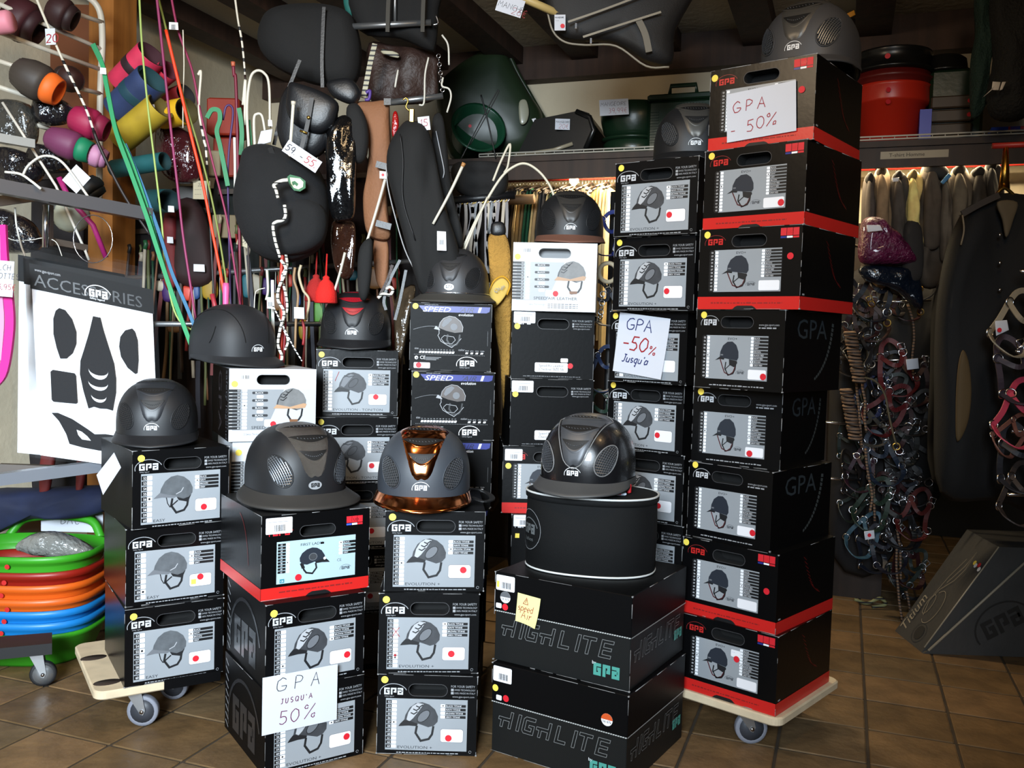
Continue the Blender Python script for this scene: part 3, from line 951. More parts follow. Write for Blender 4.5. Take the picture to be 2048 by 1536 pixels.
def side_print(o, kind, W, H, D):
    mb = MB(); e = .0008
    if kind == 'Lgrey':      # large letters running along the left side
        gpa(mb, 0, 0, D * .55, H * .45, 0, GREYP, True)
        mb.xf(Matrix.Rotation(-PI / 2, 4, 'Z')); mb.xf(Matrix.Translation((-W / 2 - e, D * .78, H * .12)))
        for k in range(9):
            s0 = len(mb.v); z = H * (.05 + .1 * k)
            mb.add([(-W / 2 - e, D * .9, z), (-W / 2 - e, D * .9, z + .004), (-W / 2 - e, D * .97, z + .018), (-W / 2 - e, D * .97, z + .014)], [(0, 1, 2, 3)], LGRY)
    elif kind == 'Lred':
        mb.stroke([(x, z) for x, z in arc(0, 0, .10, .16, 10, 80, 10)], .004, 0, REDP)
        mb.xf(Matrix.Rotation(-PI / 2, 4, 'Z')); mb.xf(Matrix.Translation((-W / 2 - e, D * .55, H * .2)))
        mb.add([(-W / 2 - e, 0, 0), (-W / 2 - e, D, 0), (-W / 2 - e, D, H * .145), (-W / 2 - e, 0, H * .145)], [(3, 2, 1, 0)], BOXR)
    elif kind == 'Rgrey':
        mb.text('GPA', 0, 0, H * .25, 0, M('side_print_pale', (44, 50, 54), .4), sx=1.3)
        mb.xf(Matrix.Rotation(PI / 2, 4, 'Z')); mb.xf(Matrix.Translation((W / 2 + e, D * .2, H * .66)))
        pts = arc(.0, 0, .17, .19, -5, -70, 16)
        for k in range(16):
            a = Vector((0, pts[k][0], pts[k][1])); b = Vector((0, pts[k + 1][0], pts[k + 1][1])); b = a + (b - a) * .75
            n = Vector((0, -(b - a).z, (b - a).y)).normalized() * .007 * (1 - k * .03)
            q = Vector((W / 2 + e, D * .36, H * .94))
            mb.add([q + a - n, q + b - n, q + b + n, q + a + n], [(0, 1, 2, 3)], M('side_dash', (64, 68, 68), .4))
    elif kind == 'Rred':
        mb.add([(W / 2 + e, 0, 0), (W / 2 + e, D, 0), (W / 2 + e, D, H * .155), (W / 2 + e, 0, H * .155)], [(0, 1, 2, 3)], BOXR)
        for k in range(14):
            t = k / 14; y = D * (.42 + .28 * t); z = H * (.86 - .5 * t - .12 * math.sin(PI * t))
            mb.add([(W / 2 + e, y, z), (W / 2 + e, y + .02, z - .012), (W / 2 + e, y + .021, z - .010), (W / 2 + e, y + .001, z + .002)], [(0, 1, 2, 3)], REDP)
        mb.add([(W / 2 + e, .012, H * .17), (W / 2 + e, .026, H * .17), (W / 2 + e, .026, H * .19), (W / 2 + e, .012, H * .19)], [(0, 1, 2, 3)], LGRY)
    part(o, 'side_print', mb)


def helmet_box(kind, dim, x, y, z, a, label, st=3, ct=0, title=None, stk=(), side=None, body=None, group='stacked helmet boxes', seed=None):
    W, H, D = DIM[dim]
    title = title or {'evo+': 'EVOLUTION +', 'ton': 'EVOLUTION - TON/TON', 'easy': 'EASY'}.get(kind, '')
    o = thing('helmet_box', label, 'box', (x, y, z), group, -math.radians(a))
    bm = body or (BOXW if kind == 'leather' else BOXK if kind in ('evored', 'evo', 'lady') else BOXK2)
    hole = {'lady': (.34, .67, .715, .845), 'evored': (.33, .67, .765, .91), 'evo': (.29, .66, .77, .91), 'leather': (.305, .69, .78, .92), 'plain': (.31, .69, .74, .89), 'speed': None}.get(kind, (.31, .70, .735, .885))
    k = ('body', kind, dim, bm.name)
    if k not in BODYM:
        BODYM[k] = box_body(W, H, D, bm, hole, HOLE if kind != 'leather' or dim == 'S' else M('card_inside', (150, 152, 154), .8)).mesh('carton')
    part(o, 'carton', BODYM[k])
    m1, m2, m3, m4 = print_for(kind, W, H, title, st, ct)
    for q in m4: part(o, 'red_square', q)
    if m3: part(o, 'red_band', m3)
    if len(m1.vertices): part(o, 'printed_marks', m1)
    if len(m2.vertices): part(o, 'printed_panel', m2)
    if kind != 'leather':
        part(o, 'worn_edge', wear(W, H, D, seed or int(abs(x * 1000) + z * 100)))['kind'] = 'stuff'
    if hole:      # scuffed rim of the hand hole
        x0, x1, z0, z1 = (hole[0] - .5) * W, (hole[1] - .5) * W, hole[2] * H, hole[3] * H; r = (z1 - z0) / 2; cz = (z0 + z1) / 2
        rim = [(x1 - r + r * math.cos(t), cz + r * math.sin(t)) for t in [-PI / 2 + PI * k / 8 for k in range(9)]] + [(x0 + r + r * math.cos(t), cz + r * math.sin(t)) for t in [PI / 2 + PI * k / 8 for k in range(9)]]
        mb = MB(); mb.stroke(rim, .0016, .0007, M('hole_rim_pale', (150, 152, 154), .6) if kind == 'leather' else M('hole_rim', (58, 58, 60), .5), True); part(o, 'hole_rim', mb)
    stickers(o, W, H, stk)
    if side: side_print(o, side, W, H, D)
    return o


DOL = .1287
hA, hB = .2249, .2258
# tall stack on the right dolly, bottom to top (x, y, yaw)
Tz = DOL
HB = helmet_box
T_ = [(.642, 2.590, 41.4), (.6385, 2.604, 43), (.636, 2.626, 44.5), (.651, 2.640, 38), (.630, 2.56, 43), (.642, 2.537, 41.1), (.6506, 2.554, 42), (.662, 2.556, 38.5)]
z = DOL
TL = ['black helmet box with red base band standing on the right wooden dolly', 'black box with red band, second up from the right dolly', 'black box with grey logo on a red banded box, half yellow dot at its top',
      'black box with grey logo in the middle of the tallest stack', 'black box with grey logo directly under the red banded boxes of the tallest stack',
      'red banded box third from the top of the tallest stack, red dot beside its picture', 'red banded box second from the top of the tallest stack, under the GPA -50% sheet', 'top red banded box of the tallest stack, carrying the GPA -50% sheet']
TS = [[('r', .60, .58), ('w', .54, .60, .1, .09)], [('y', .035, .93), ('r', .90, .52)], [('y', .08, .96), ('r', .80, .20)], [('y', .09, .93), ('r', .67, .18)],
      [('y', .09, .93), ('r', .79, .18)], [('y', .08, .93), ('r', .90, .63)], [('y', .07, .93), ('r', .78, .28)], [('y', .045, .90), ('r', .88, .6)]]
for i, (x, y, a) in enumerate(T_):
    red = i in (0, 1, 5, 6, 7)
    HB('evored' if red else 'evo', 'B' if red else 'A', x, y, z, a, TL[i], st=(5, 5, 4, 5, 5, 4, 4, 4)[i], ct=(5, 5, 6, 6, 7, 4, 2, 1)[i], stk=TS[i], side='Rred' if red else 'Rgrey', seed=50 + i)
    z += (hB if red else hA) + .0002
T_TOP = z
# EASY boxes on the left dolly
z = .1365
ES = [[('y', .085, .90), ('r', .71, .24)], [('r', .75, .29), ('ysq', .68, .23)], [('y', .085, .90), ('r', .73, .22)]]
EL = ['EASY helmet box standing on the left wooden dolly', 'EASY helmet box in the middle of its stack, yellow square on its label', 'EASY helmet box at the top of its stack under a matt black helmet']
for i, (x, y, a) in enumerate(((-.957, 2.612, -32.1), (-.965, 2.635, -33), (-.949, 2.632, -37))):
    HB('easy', 'A', x, y, z, a, EL[i], st=(3, 7, 4)[i], ct=1, stk=ES[i], seed=70 + i, body=BOXK if i < 2 else None)
    z += hA + .0002
E_TOP = z
# front stack with the First Lady box
HB('evo+', 'A', -.4984, 2.3917, 0, -33.5, 'Evolution + box on the floor behind the GPA jusqu\'a 50% sheet', st=9, ct=3, stk=[('r', .82, .27)], side='Lgrey', seed=81)
HB('evo+', 'A', -.5042, 2.4063, hA, -32.7, 'Evolution + box under the First Lady box', st=8, ct=3, stk=[('y', .075, .89), ('r', .82, .26)], side='Lgrey', seed=82)
HB('lady', 'B', -.5147, 2.4447, hA * 2, -33.4, 'First Lady box with red base band under the black sparkle helmet', stk=[('bar', .035, .78, .235, .19), ('r', .33, .235)], side='Lred', seed=83)
F_TOP = hA * 2 + hB
# Evolution + stack in front
z = 0
for i, (x, y, a) in enumerate(((-.2087, 2.4722, 0), (-.2101, 2.4835, -4), (-.2005, 2.505, -5))):
    HB('evo+', 'A', x, y, z, a, ['Evolution + box on the floor, bottom of the stack with the copper helmet', 'Evolution + box with a red ink cross by its sizes', 'Evolution + box under the copper helmet'][i], st=(5, 9, 6)[i], ct=(0, 0, 2)[i],
       stk=[('y', .07, .92 if i else .93)] + [('r', (.72, .73, .79)[i], (.22, .25, .27)[i])], seed=90 + i)
    z += hA
G_TOP = z
o = [q for q in COL.objects if q.get('label', '').startswith('Evolution + box with a red ink')][0]
mb = MB(); mb.stroke([(-.098, .128), (-.080, .104)], .0015, .0022, INKR); mb.stroke([(-.081, .130), (-.099, .106)], .0015, .0022, INKR); mb.disc(-.091, .052, .004, .0022, INKR, 8)
part(o, 'ink_cross', mb)
# right middle stack, Evolution +
NZ = .8031
NL = ['Evolution + box beside the helmet on the drum bag, half hidden by it', 'Evolution + box under the GPA -50% Jusqu\'a sheet', 'Evolution + box above the GPA -50% Jusqu\'a sheet', 'Evolution + box under the grey titanium helmet']
for i, (x, y, a) in enumerate(((.4286, 2.93, 37), (.4178, 2.852, 38.5), (.4179, 2.789, 36.3), (.4131, 2.766, 35.8))):
    HB('evo+', 'A', x, y, NZ + hA * i, a, NL[i], st=(3, 2, 2, 2)[i], ct=(2, 0, 0, 0)[i], stk=[('y', .07, .93), ('r', .68, .26)], seed=100 + i)
N_TOP = NZ + hA * 4
for i in range(3):
    HB('evo+', 'A', .435 + .004 * i, 2.935, NZ - hA * (i + 1), 35 - i, ['Evolution + box right of the drum bag, its lower label at the bag edge', 'Evolution + box whose safety text shows right of the drum bag', 'lowest Evolution + box behind the Highlite cartons'][i], st=4, ct=1, stk=[('r', .70, .25)], seed=110 + i)
# leather and plain boxes, middle
MZ = .8005; hM = .224
HB('plain', 'M', .134, 3.021, MZ, -5, 'plain black box with white chestnut name label, behind the black and grey helmet', stk=[('bar', .01, .80, .26, .17), ('y', .055, .77), ('txt', .30, .1)], seed=120)
HB('plain', 'M', .132, 3.05, MZ + hM, -1.5, 'plain black box with chestnut name label and red dot, under the white leather box', stk=[('bar', .02, .82, .26, .17), ('y', .065, .77), ('txt', .29, .1), ('r', .72, .20), ('w', .6, .25, .09, .06)], seed=121)
HB('leather', 'M', .129, 3.017, MZ + hM * 2, 6, "white Speed'Air Leather box under the brown rimmed helmet", stk=[('y', .055, .79), ('bar', .06, .84, .2, .13), ('w', .40, .22, .1, .09), ('r', .52, .26)], seed=122)
M_TOP = MZ + hM * 3
HB('evored', 'B', .130, 3.03, MZ - .2262, -3, 'red banded box with barcode label left of the helmet on the drum bag', stk=[('bar', .02, .78, .19, .17), ('y', .06, .7)], seed=123)
HB('plain', 'M', .150, 3.01, MZ - .4505, -2, 'black box with barcode label and yellow square, behind the drum bag', stk=[('bar', .02, .82, .24, .17), ('ysq', .07, .68)], seed=124)
HB('plain', 'M', .150, 3.03, MZ - .675, 2, 'black box at the foot of the stack behind the Highlite cartons', stk=[], seed=125)
# Speed Air evolution stack
LZ = .8168
for i, (x, y, a) in enumerate(((-.1919, 2.99, -6), (-.209, 3.051, -1.5))):
    HB('speed', 'L', x, y, LZ + .225 * i, a, ['Speed Air evolution box half hidden by the copper helmet', 'Speed Air evolution box under the grey brimmed helmet'][i], stk=[('y', .06 if i else .05, .945)] + ([('w', .055, .03, .2, .085), ('r', .115, .075)] if i else []), seed=130 + i)
L_TOP = LZ + .45
for i in range(3):
    HB('speed', 'L', -.195 - .003 * i, 3.0, LZ - .225 * (i + 1), -5 + i, ['Speed Air box whose blue stripe shows right of the copper helmet', 'Speed Air box behind the Evolution + stack', 'lowest Speed Air box behind the Evolution + stack'][i], seed=134 + i)
# Evolution ton/ton stack
KZ = .6514
HB('ton', 'A', -.5175, 3.06, KZ, -17, 'Evolution Ton/Ton box between the sparkle and copper helmets', st=2, ct=0, stk=[('y', .07, .93), ('r', .69, .27)], seed=140)
HB('ton', 'A', -.5287, 3.12, KZ + hA, -12.3, 'Evolution Ton/Ton box with red ink stroke under the red vented helmet', st=3, ct=0, stk=[('y', .06, .92), ('r', .73, .29)], seed=141, body=BOXK)
K_TOP = KZ + 2 * hA
for i in range(2):
    HB('ton', 'A', -.515, 3.07, KZ - hA * (i + 1), -16, ['Evolution Ton/Ton box in the dark gap left of the copper helmet stack', 'lowest Evolution Ton/Ton box in the dark gap'][i], st=2, ct=0, stk=[('r', .69, .27)], seed=142 + i)
o = [q for q in COL.objects if 'red ink stroke' in q.get('label', '')][0]
mb = MB(); mb.stroke([(-.075, .118), (-.062, .15)], .0016, .0022, INKR); part(o, 'ink_stroke', mb)
# white leather box at the left with its neighbours below
JZ = .8147
HB('leather', 'S', -.7446, 2.85, JZ, -26, "white Speed'Air box under the plain black dressage style helmet", stk=[('y', .06, .79), ('bar', .07, .84, .2, .13), ('w', .40, .2, .1, .1), ('r', .5, .235)], seed=150)
J_TOP = JZ + .2254
HB('leather', 'S', -.738, 2.87, JZ - .2256, -25, "white Speed'Air box squeezed between the EASY stack and the sparkle helmet", stk=[('y', .07, .84)], seed=151)
for i in range(2):
    HB('plain', 'S', -.745, 2.89, JZ - .2256 - .2256 * (i + 1), -26, ['black box hidden behind the First Lady box', 'lowest box behind the First Lady box'][i], seed=152 + i)
o = [q for q in COL.objects if 'dressage style' in q.get('label', '')][0]
mb = MB(); e = .0008; W, H, D = DIM['S']
mb.add([(-W / 2 - e, .001, 0), (-W / 2 - e, D, 0), (-W / 2 - e, D, H), (-W / 2 - e, .001, H)], [(3, 2, 1, 0)], BOXK)
s0 = len(mb.v); mb.text('safety legend', 0, 0, H * .16, 0, M('side_gloss', (96, 98, 104), .15), sx=1.0, maxw=H * .95)
mb.xf(Matrix.Rotation(PI / 2, 4, 'Y'), s0); mb.xf(Matrix.Rotation(-PI / 2, 4, 'Z') , s0); mb.xf(Matrix.Translation((-W / 2 - 2 * e, .05, H * .97)), s0)
s0 = len(mb.v); mb.text('GPA', 0, 0, H * .3, 0, M('side_gloss2', (70, 64, 66), .15), sx=1.3, maxw=H * .9)
mb.xf(Matrix.Rotation(PI / 2, 4, 'Y'), s0); mb.xf(Matrix.Rotation(-PI / 2, 4, 'Z'), s0); mb.xf(Matrix.Translation((-W / 2 - 2 * e, .2, H * .95)), s0)
part(o, 'side_print', mb)
# low plinth under the middle row
PL = M('plinth_board', (70, 54, 40), .7, var=.2, vs=5)
for (x, y, a, zt, lb) in ((-.745, 2.89, -26, JZ - 3 * .2256, 'low wooden plinth under the white Speed\'Air boxes'), (-.515, 3.07, -16, KZ - 2 * hA, 'low wooden plinth under the Ton/Ton boxes'), (-.2, 3.0, -4, LZ - .675, 'low wooden plinth under the Speed Air evolution boxes'), (.15, 3.03, 0, MZ - .675, 'low wooden plinth under the plain black boxes'), (.44, 2.935, 34, NZ - 3 * hA, 'low wooden plinth under the right Evolution + boxes')):
    o = thing('plinth', lb, 'plinth', (x, y, 0), None, -math.radians(a))
    mb = MB(); mb.bbox(-.13, .13, .01, .32, .02, zt - .0005, PL, .004); part(o, 'board', mb)
    mb = MB(); mb.box(-.12, .12, .02, .31, 0, .021, BOXK2); part(o, 'foot', mb)


# Highlite cartons
def carbon(name):
    m = M(name, (22, 23, 24), .5, spec=.3)
    nt = m.node_tree; N = nt.nodes.new; L = nt.links.new
    tc = N('ShaderNodeTexCoord'); mp = N('ShaderNodeMapping'); mp.inputs['Scale'].default_value = (1, 1, 1)
    ck = N('ShaderNodeTexChecker'); ck.inputs['Scale'].default_value = 420
    ck.inputs['Color1'].default_value = (.003, .0033, .0033, 1); ck.inputs['Color2'].default_value = (.010, .011, .011, 1)
    L(tc.outputs['Object'], ck.inputs['Vector']); L(ck.outputs['Color'], nt.nodes['Principled BSDF'].inputs['Base Color'])
    return m


CARB = carbon('carbon_print')
DASH = M('dash_print', (176, 178, 176), .5)


def outline_text(mb, body, x, z, hgt, adv, d, m, shear=.25, wd=.0016):
    seg = {'H': [[(0, 0), (.18, 0), (.18, .42), (.62, .42), (.62, 0), (.8, 0), (.8, 1), (.62, 1), (.62, .6), (-.2, .6), (-.2, .42), (0, .42), (0, 0)]], 'I': [[(0, 0), (.2, 0), (.2, 1), (0, 1), (0, 0)]],
           'G': [[(.85, .8), (.85, 1), (.15, 1), (0, .85), (0, .15), (.15, 0), (.85, 0), (.85, .55), (.45, .55), (.45, .4), (.66, .4), (.66, .18), (.2, .2), (.2, .8), (.85, .8)]],
           'L': [[(0, 1), (0, 0), (.75, 0), (.75, .18), (.2, .18), (.2, 1), (0, 1)]], 'T': [[(.3, 0), (.5, 0), (.5, .82), (.85, .82), (.85, 1), (-.05, 1), (-.05, .82), (.3, .82), (.3, 0)]],
           'E': [[(0, 0), (.8, 0), (.8, .17), (.2, .17), (.2, .42), (.75, .42), (.75, .58), (.2, .58), (.2, .83), (.8, .83), (.8, 1), (0, 1), (0, 0)]]}
    for ch in body:
        for s in seg[ch]:
            mb.stroke([(x + (a + shear * b) * hgt * .9, z + b * hgt) for a, b in s], wd, d, m)
        x += (adv * .34 if ch == 'I' else adv) 


def highlite(x, y, z, a, label, stk, seed):
    W, H, D = DIM['H']
    o = thing('highlite_carton', label, 'box', (x, y, z), 'stacked Highlite cartons', -math.radians(a))
    e = .001
    mb = MB(); mb.bbox(-W / 2 + .002, W / 2 - .002, .002, D - .002, 0, H * .56, CARB, .002); part(o, 'carton', mb)
    mb = MB(); mb.bbox(-W / 2, W / 2, 0, D, H * .555, H, BOXK2, .002); part(o, 'lid', mb)
    mb = MB()
    for k in range(60):
        x0 = -W / 2 + W * k / 60
        mb.add([(x0, -e, H * .556), (x0 + W / 60 * .75, -e, H * .556), (x0 + W / 60, -e, H * .568), (x0 + W / 60 * .25, -e, H * .568)], [(0, 1, 2, 3)], DASH)
        y0 = D * k / 60
        mb.add([(W / 2 + e, y0, H * .556), (W / 2 + e, y0 + D / 60 * .75, H * .556), (W / 2 + e, y0 + D / 60, H * .568), (W / 2 + e, y0 + D / 60 * .25, H * .568)], [(0, 1, 2, 3)], DASH)
    part(o, 'dashed_line', mb)
    GR = M('outline_print', (110, 112, 112), .4)
    mb = MB(); outline_text(mb, 'HIGHLITE', -W * .43, H * .30, H * .19, W * .125, .0002, GR)
    mb.text('by', W * .24, H * .215, H * .035, .0002, WHT)
    gpa(mb, W * .25, H * .10, W * .18, H * .13, .0002, TEAL, False, wd=H * .035)
    part(o, 'front_lettering', mb)
    mb = MB(); outline_text(mb, 'HIGHLITE', -D * .43, H * .28, H * .19, D * .125, .0002, GR)
    gpa(mb, D * .29, H * .2, D * .15, H * .11, .0002, TEAL, False, wd=H * .03)
    mb.xf(Matrix.Translation((W / 2, D / 2, 0)) @ Matrix.Rotation(PI / 2, 4, 'Z')); part(o, 'side_lettering', mb)
    part(o, 'worn_edge', wear(W, H, D, seed))['kind'] = 'stuff'
    X = lambda q: (q - .5) * W
    mb = MB(); mb.rrect(X(.01), H * .80, X(.155), H * .97, .004, .0016, LABEL)
    for k in range(9):
        mb.rect(X(.055 + .008 * k), H * .825, X(.055 + .008 * k + (.005 if k % 3 else .003)), H * .895, .002, BLK)
    if seed == 1: mb.rect(X(.015), H * .83, X(.035), H * .9, .002, YEL)
    part(o, 'barcode_label', mb, label='white barcode label')
    for (k, q, zz) in stk:
        mb = MB()
        if k == 'half' or k == 'halfo':
            r = .0165; mb.disc(X(q), zz * H, r, .0018, LABEL, 24)
            mb.poly([(X(q) + r * math.cos(PI * i / 12), zz * H + r * math.sin(PI * i / 12)) for i in range(13)], .0021, GRY if k == 'half' else M('size_orange', (204, 84, 34), .5))
            mb.text('56 6⅞', X(q), zz * H - r * .5, .007, .0024, BLK, 'C', maxw=r * 1.5); part(o, 'size_sticker', mb, label='round half coloured size sticker')
        elif k == 'w':
            mb.rrect(X(q) - .009, zz * H - .007, X(q) + .009, zz * H + .007, .003, .0018, LABEL); mb.hand('--', X(q) - .006, zz * H - .003, .006, .0006, .0021, INKB); part(o, 'price_label', mb)
        else:
            mb.disc(X(q), zz * H, .0095, .0018, YEL if k == 'y' else DRED); part(o, 'price_dot', mb, label='round %s price dot' % ('yellow' if k == 'y' else 'red'))
    return o


highlite(.1447, 2.4047, 0, 31.9, 'Highlite carton on the floor with an orange size sticker', [('y', .03, .72), ('w', .06, .62), ('r', .115, .63), ('halfo', .86, .70)], 2)
highlite(.1473, 2.426, .2522, 31, 'Highlite carton under the drum bag, sticky note on it', [('half', .085, .73), ('w', .035, .625), ('r', .085, .62)], 1)
H_TOP = .5044
# ------------------------------------------------------------------ riding helmets
def helmet_geo(wide=False):
    ax_, bf, bb, cu, cd, n, zc = .115, .128, .142, .138, .15, 2.45, .052

    def surf(l, m, off=0.0):
        """lateral angle l, sagittal angle m (0 front, 90 crown) in degrees"""
        l, m = math.radians(l), math.radians(m)
        d = Vector((math.sin(l), -math.cos(l) * math.cos(m), math.cos(l) * math.sin(m)))
        return at_dir(d, off)

    def at_dir(d, off=0.0):
        b = bf if d.y < 0 else bb
        c = cu if d.z > 0 else cd
        r = (abs(d.x / ax_) ** n + abs(d.y / b) ** n + abs(d.z / c) ** n) ** (-1 / n)
        return Vector((0, 0, zc)) + d * (r + off)
    return surf, at_dir, zc


def zlow(th):          # lower rim of the shell, th 0 = front
    c = math.cos(th)
    return .026 + .006 * max(0, c) ** 2 - .008 * max(0, -c)


def make_helmet(label, loc, rz, sc_, mats, style='evo', tilt=(0, 0)):
    """mats: shell, inlay, vent, grille, brim, logo"""
    surf, at_dir, zc = helmet_geo()
    o = thing('riding_helmet', label, 'helmet', loc, 'riding helmets shown on the boxes', math.radians(rz))
    o.rotation_euler = (math.radians(tilt[0]), math.radians(tilt[1]), math.radians(rz)); o.scale = (sc_,) * 3
    # shell
    mb = MB(); nt, ne = 44, 16; vs = []
    for i in range(ne):
        for j in range(nt):
            th = 2 * PI * j / nt
            zl = zlow(th); e0 = math.atan2(zl - zc, .115)
            e = e0 + (PI / 2 - e0) * i / ne
            vs.append(at_dir(Vector((math.sin(th) * math.cos(e), -math.cos(th) * math.cos(e), math.sin(e)))))
    top = len(vs); vs.append(at_dir(Vector((0, 0, 1))))
    fs = [(i * nt + j, i * nt + (j + 1) % nt, (i + 1) * nt + (j + 1) % nt, (i + 1) * nt + j) for i in range(ne - 1) for j in range(nt)]
    fs += [((ne - 1) * nt + j, (ne - 1) * nt + (j + 1) % nt, top) for j in range(nt)]
    mb.add(vs, fs, mats['shell'], True)
    part(o, 'shell', mb)
    # lining just inside the rim
    mb = MB(); vs = []; 
    for (k, dz) in ((.985, 0), (.90, .004), (.86, .05)):
        for j in range(nt):
            th = 2 * PI * j / nt; e = math.atan2(zlow(th) - zc, .115)
            p = at_dir(Vector((math.sin(th) * math.cos(e), -math.cos(th) * math.cos(e), math.sin(e))))
            vs.append((p.x * k, p.y * k, p.z + dz))
    fs = [(i * nt + j, (i + 1) * nt + j, (i + 1) * nt + (j + 1) % nt, i * nt + (j + 1) % nt) for i in range(2) for j in range(nt)]
    fs.append(tuple(2 * nt + j for j in range(nt)))
    mb.add(vs, fs, M('helmet_lining', (20, 20, 22), .9), True); part(o, 'lining', mb)
    # peak, running round the sides
    mb = MB(); N2 = 40; vs = []
    lim = math.radians(170 if style in ('wide', 'lady') else 118)
    rows = 6
    for r in range(2):
        for i in range(N2 + 1):
            th = -lim + 2 * lim * i / N2; q = abs(th) / lim
            zi = .034 + .002 * q
            e = math.atan2(zi - zc, .115)
            p = at_dir(Vector((math.sin(th) * math.cos(e), -math.cos(th) * math.cos(e), math.sin(e))), .0012)
            if style in ('wide', 'lady'):
                ex = .040 * (max(0, math.cos(th * .62)) ** .8 if abs(th) < 2.5 else .3) * (1 - q ** 6) + .003
                zo = .006 + .024 * q ** 2
            else:
                ex = .040 * max(0, math.cos(min(PI / 2, th * 1.05))) ** 1.5 + .0015
                zo = .004 + .024 * q
            rad = Vector((math.sin(th), -math.cos(th), 0))
            for k in range(rows):
                t = k / (rows - 1)
                w_ = p + rad * ex * t
                z = p.z + (zo - p.z) * (t ** .9 if ex > .012 else t)
                vs.append((w_.x, w_.y, z - (.0045 if r else 0)))
    S_ = (N2 + 1) * rows; fs = []
    for i in range(N2):
        for k in range(rows - 1):
            a = i * rows + k
            fs.append((a, a + 1, a + rows + 1, a + rows)); fs.append((S_ + a, S_ + a + rows, S_ + a + rows + 1, S_ + a + 1))
        a = i * rows + rows - 1; fs.append((a, S_ + a, S_ + a + rows, a + rows))
    mb.add(vs, fs, mats['brim'], True); part(o, 'peak', mb)
    if mats.get('trim'):
        mb = MB(); pts = []
        for i in range(41):
            th = math.radians(-150 + 300 * i / 40); e = math.atan2(.037 - zc, .115)
            pts.append(at_dir(Vector((math.sin(th) * math.cos(e), -math.cos(th) * math.cos(e), math.sin(e))), .002))
        mb.tube(pts, .0016, mats['trim'], 5); part(o, 'trim_cord', mb)
    if style == 'easy':
        mb = MB()
        for sgn in (-1, 1):
            mb.strap([surf(sgn * (25 - 8 * math.cos(math.radians(m * 1.6))), m, .0008) for m in range(10, 150, 6)], .0022, .001, mats['vent'])
            mb.strap([surf(sgn * (66 - .42 * t), 22 + .62 * t, .0008) for t in range(0, 46, 4)], .003, .001, mats['vent'])
        part(o, 'shell_crease', mb)
    else:
        # central inlay
        mb = MB(); nv, nu = 22, 10; vs = []

        def hw(v):
            q = 8 + 25 * min(v, .80) ** .85
            return q if v < .80 else q * math.sqrt(max(0, 1 - ((v - .80) / .20) ** 2 * .8))
        for i in range(nv + 1):
            v = i / nv; m = 9 + 88 * v
            h = hw(v) * (math.sqrt(max(0.02, 1 - (1 - min(1, v / .12)) ** 2)))
            for j in range(nu + 1):
                u = -1 + 2 * j / nu
                edge = abs(u) > .99 or i in (0, nv)
                vs.append(surf(h * u, m - 3 * u * u * (1 - v), -.002 if edge else .0030 - .0012 * (abs(u) > .75)))
        fs = [(i * (nu + 1) + j, i * (nu + 1) + j + 1, (i + 1) * (nu + 1) + j + 1, (i + 1) * (nu + 1) + j) for i in range(nv) for j in range(nu)]
        mb.add(vs, fs, mats['inlay'], True); part(o, 'front_inlay', mb)
        if mats.get('cord'):
            mb = MB(); L_ = [surf(-hw(i / nv) * math.sqrt(max(.02, 1 - (1 - min(1, i / nv / .12)) ** 2)), 9 + 88 * i / nv - 3 * (1 - i / nv), .001) for i in range(nv + 1)]
            R_ = [Vector((-p.x, p.y, p.z)) for p in L_]
            mb.tube(L_[::-1] + R_, .0014, mats['cord'], 5); part(o, 'inlay_cord', mb)
        # three crescent vents
        for (mc, lw, dm) in ((70, 24, 9), (51, 21, 11), (33, 14, 12)):
            mb = MB(); vs = []; nu = 14
            for j in range(nu + 1):
                u = -1 + 2 * j / nu; k = max(0.0, 1 - u * u)
                for (f, off) in ((1.25, .0034), (1.0, .0052), (.95, .0036), (.28, .0036), (.15, .0036)):
                    vs.append(surf(lw * u, mc + 4 - dm * k * f, off if k > .05 else .003))
            a = []; b = []
            for j in range(nu):
                q = j * 5
                b += [(q, q + 5, q + 6, q + 1), (q + 1, q + 6, q + 7, q + 2)]
                a += [(q + 2, q + 7, q + 8, q + 3), (q + 3, q + 8, q + 9, q + 4)]
            mb.add(vs, b, mats['inlay'], True); mb.add(vs, a, mats['vent'])
            for j in range(3, nu - 2):     # wire dots in the opening
                u = -1 + 2 * j / nu; k = 1 - u * u
                p = surf(lw * u, mc + 4 - dm * k * .62, .0045); mb.tube([p + Vector((-.0016, 0, .001)), p + Vector((.0016, 0, -.001))], .0007, mats['mesh'], 4)
            part(o, 'vent', mb)
        # two oval grilles
        for sgn in (-1, 1):
            mb = MB(); L0, M0, ra, rb, tl = 36, 21, 10.5, 22, math.radians(-17)

            def gp(a, b, off):
                l = L0 + a * math.cos(tl) - b * math.sin(tl); m = M0 + a * math.sin(tl) + b * math.cos(tl)
                return surf(sgn * l, m, off)

            def shape(b):      # half width of the drop shape
                t = b / rb
                return ra * math.sqrt(max(0, 1 - t * t)) * (1 - .22 * t)
            vs = [gp(0, 0, .0012)]; n = 28
            ring = []
            for j in range(n):
                a = 2 * PI * j / n; b = rb * math.sin(a); ring.append((math.copysign(shape(b), math.cos(a)) if abs(math.cos(a)) > .02 else 0, b))
            vs += [gp(x, y, .0012) for x, y in ring]
            vs += [gp(x * .5, y * .5, .0012) for x, y in ring]
            fs = []
            for j in range(n):
                k = (j + 1) % n
                f1 = (1 + j, 1 + k, 1 + n + k, 1 + n + j); f2 = (1 + n + j, 1 + n + k, 0)
                if sgn < 0: f1 = f1[::-1]; f2 = f2[::-1]
                fs += [f1, f2]
            mb.add(vs, fs, M('grille_back', (6, 6, 7), .8), True)
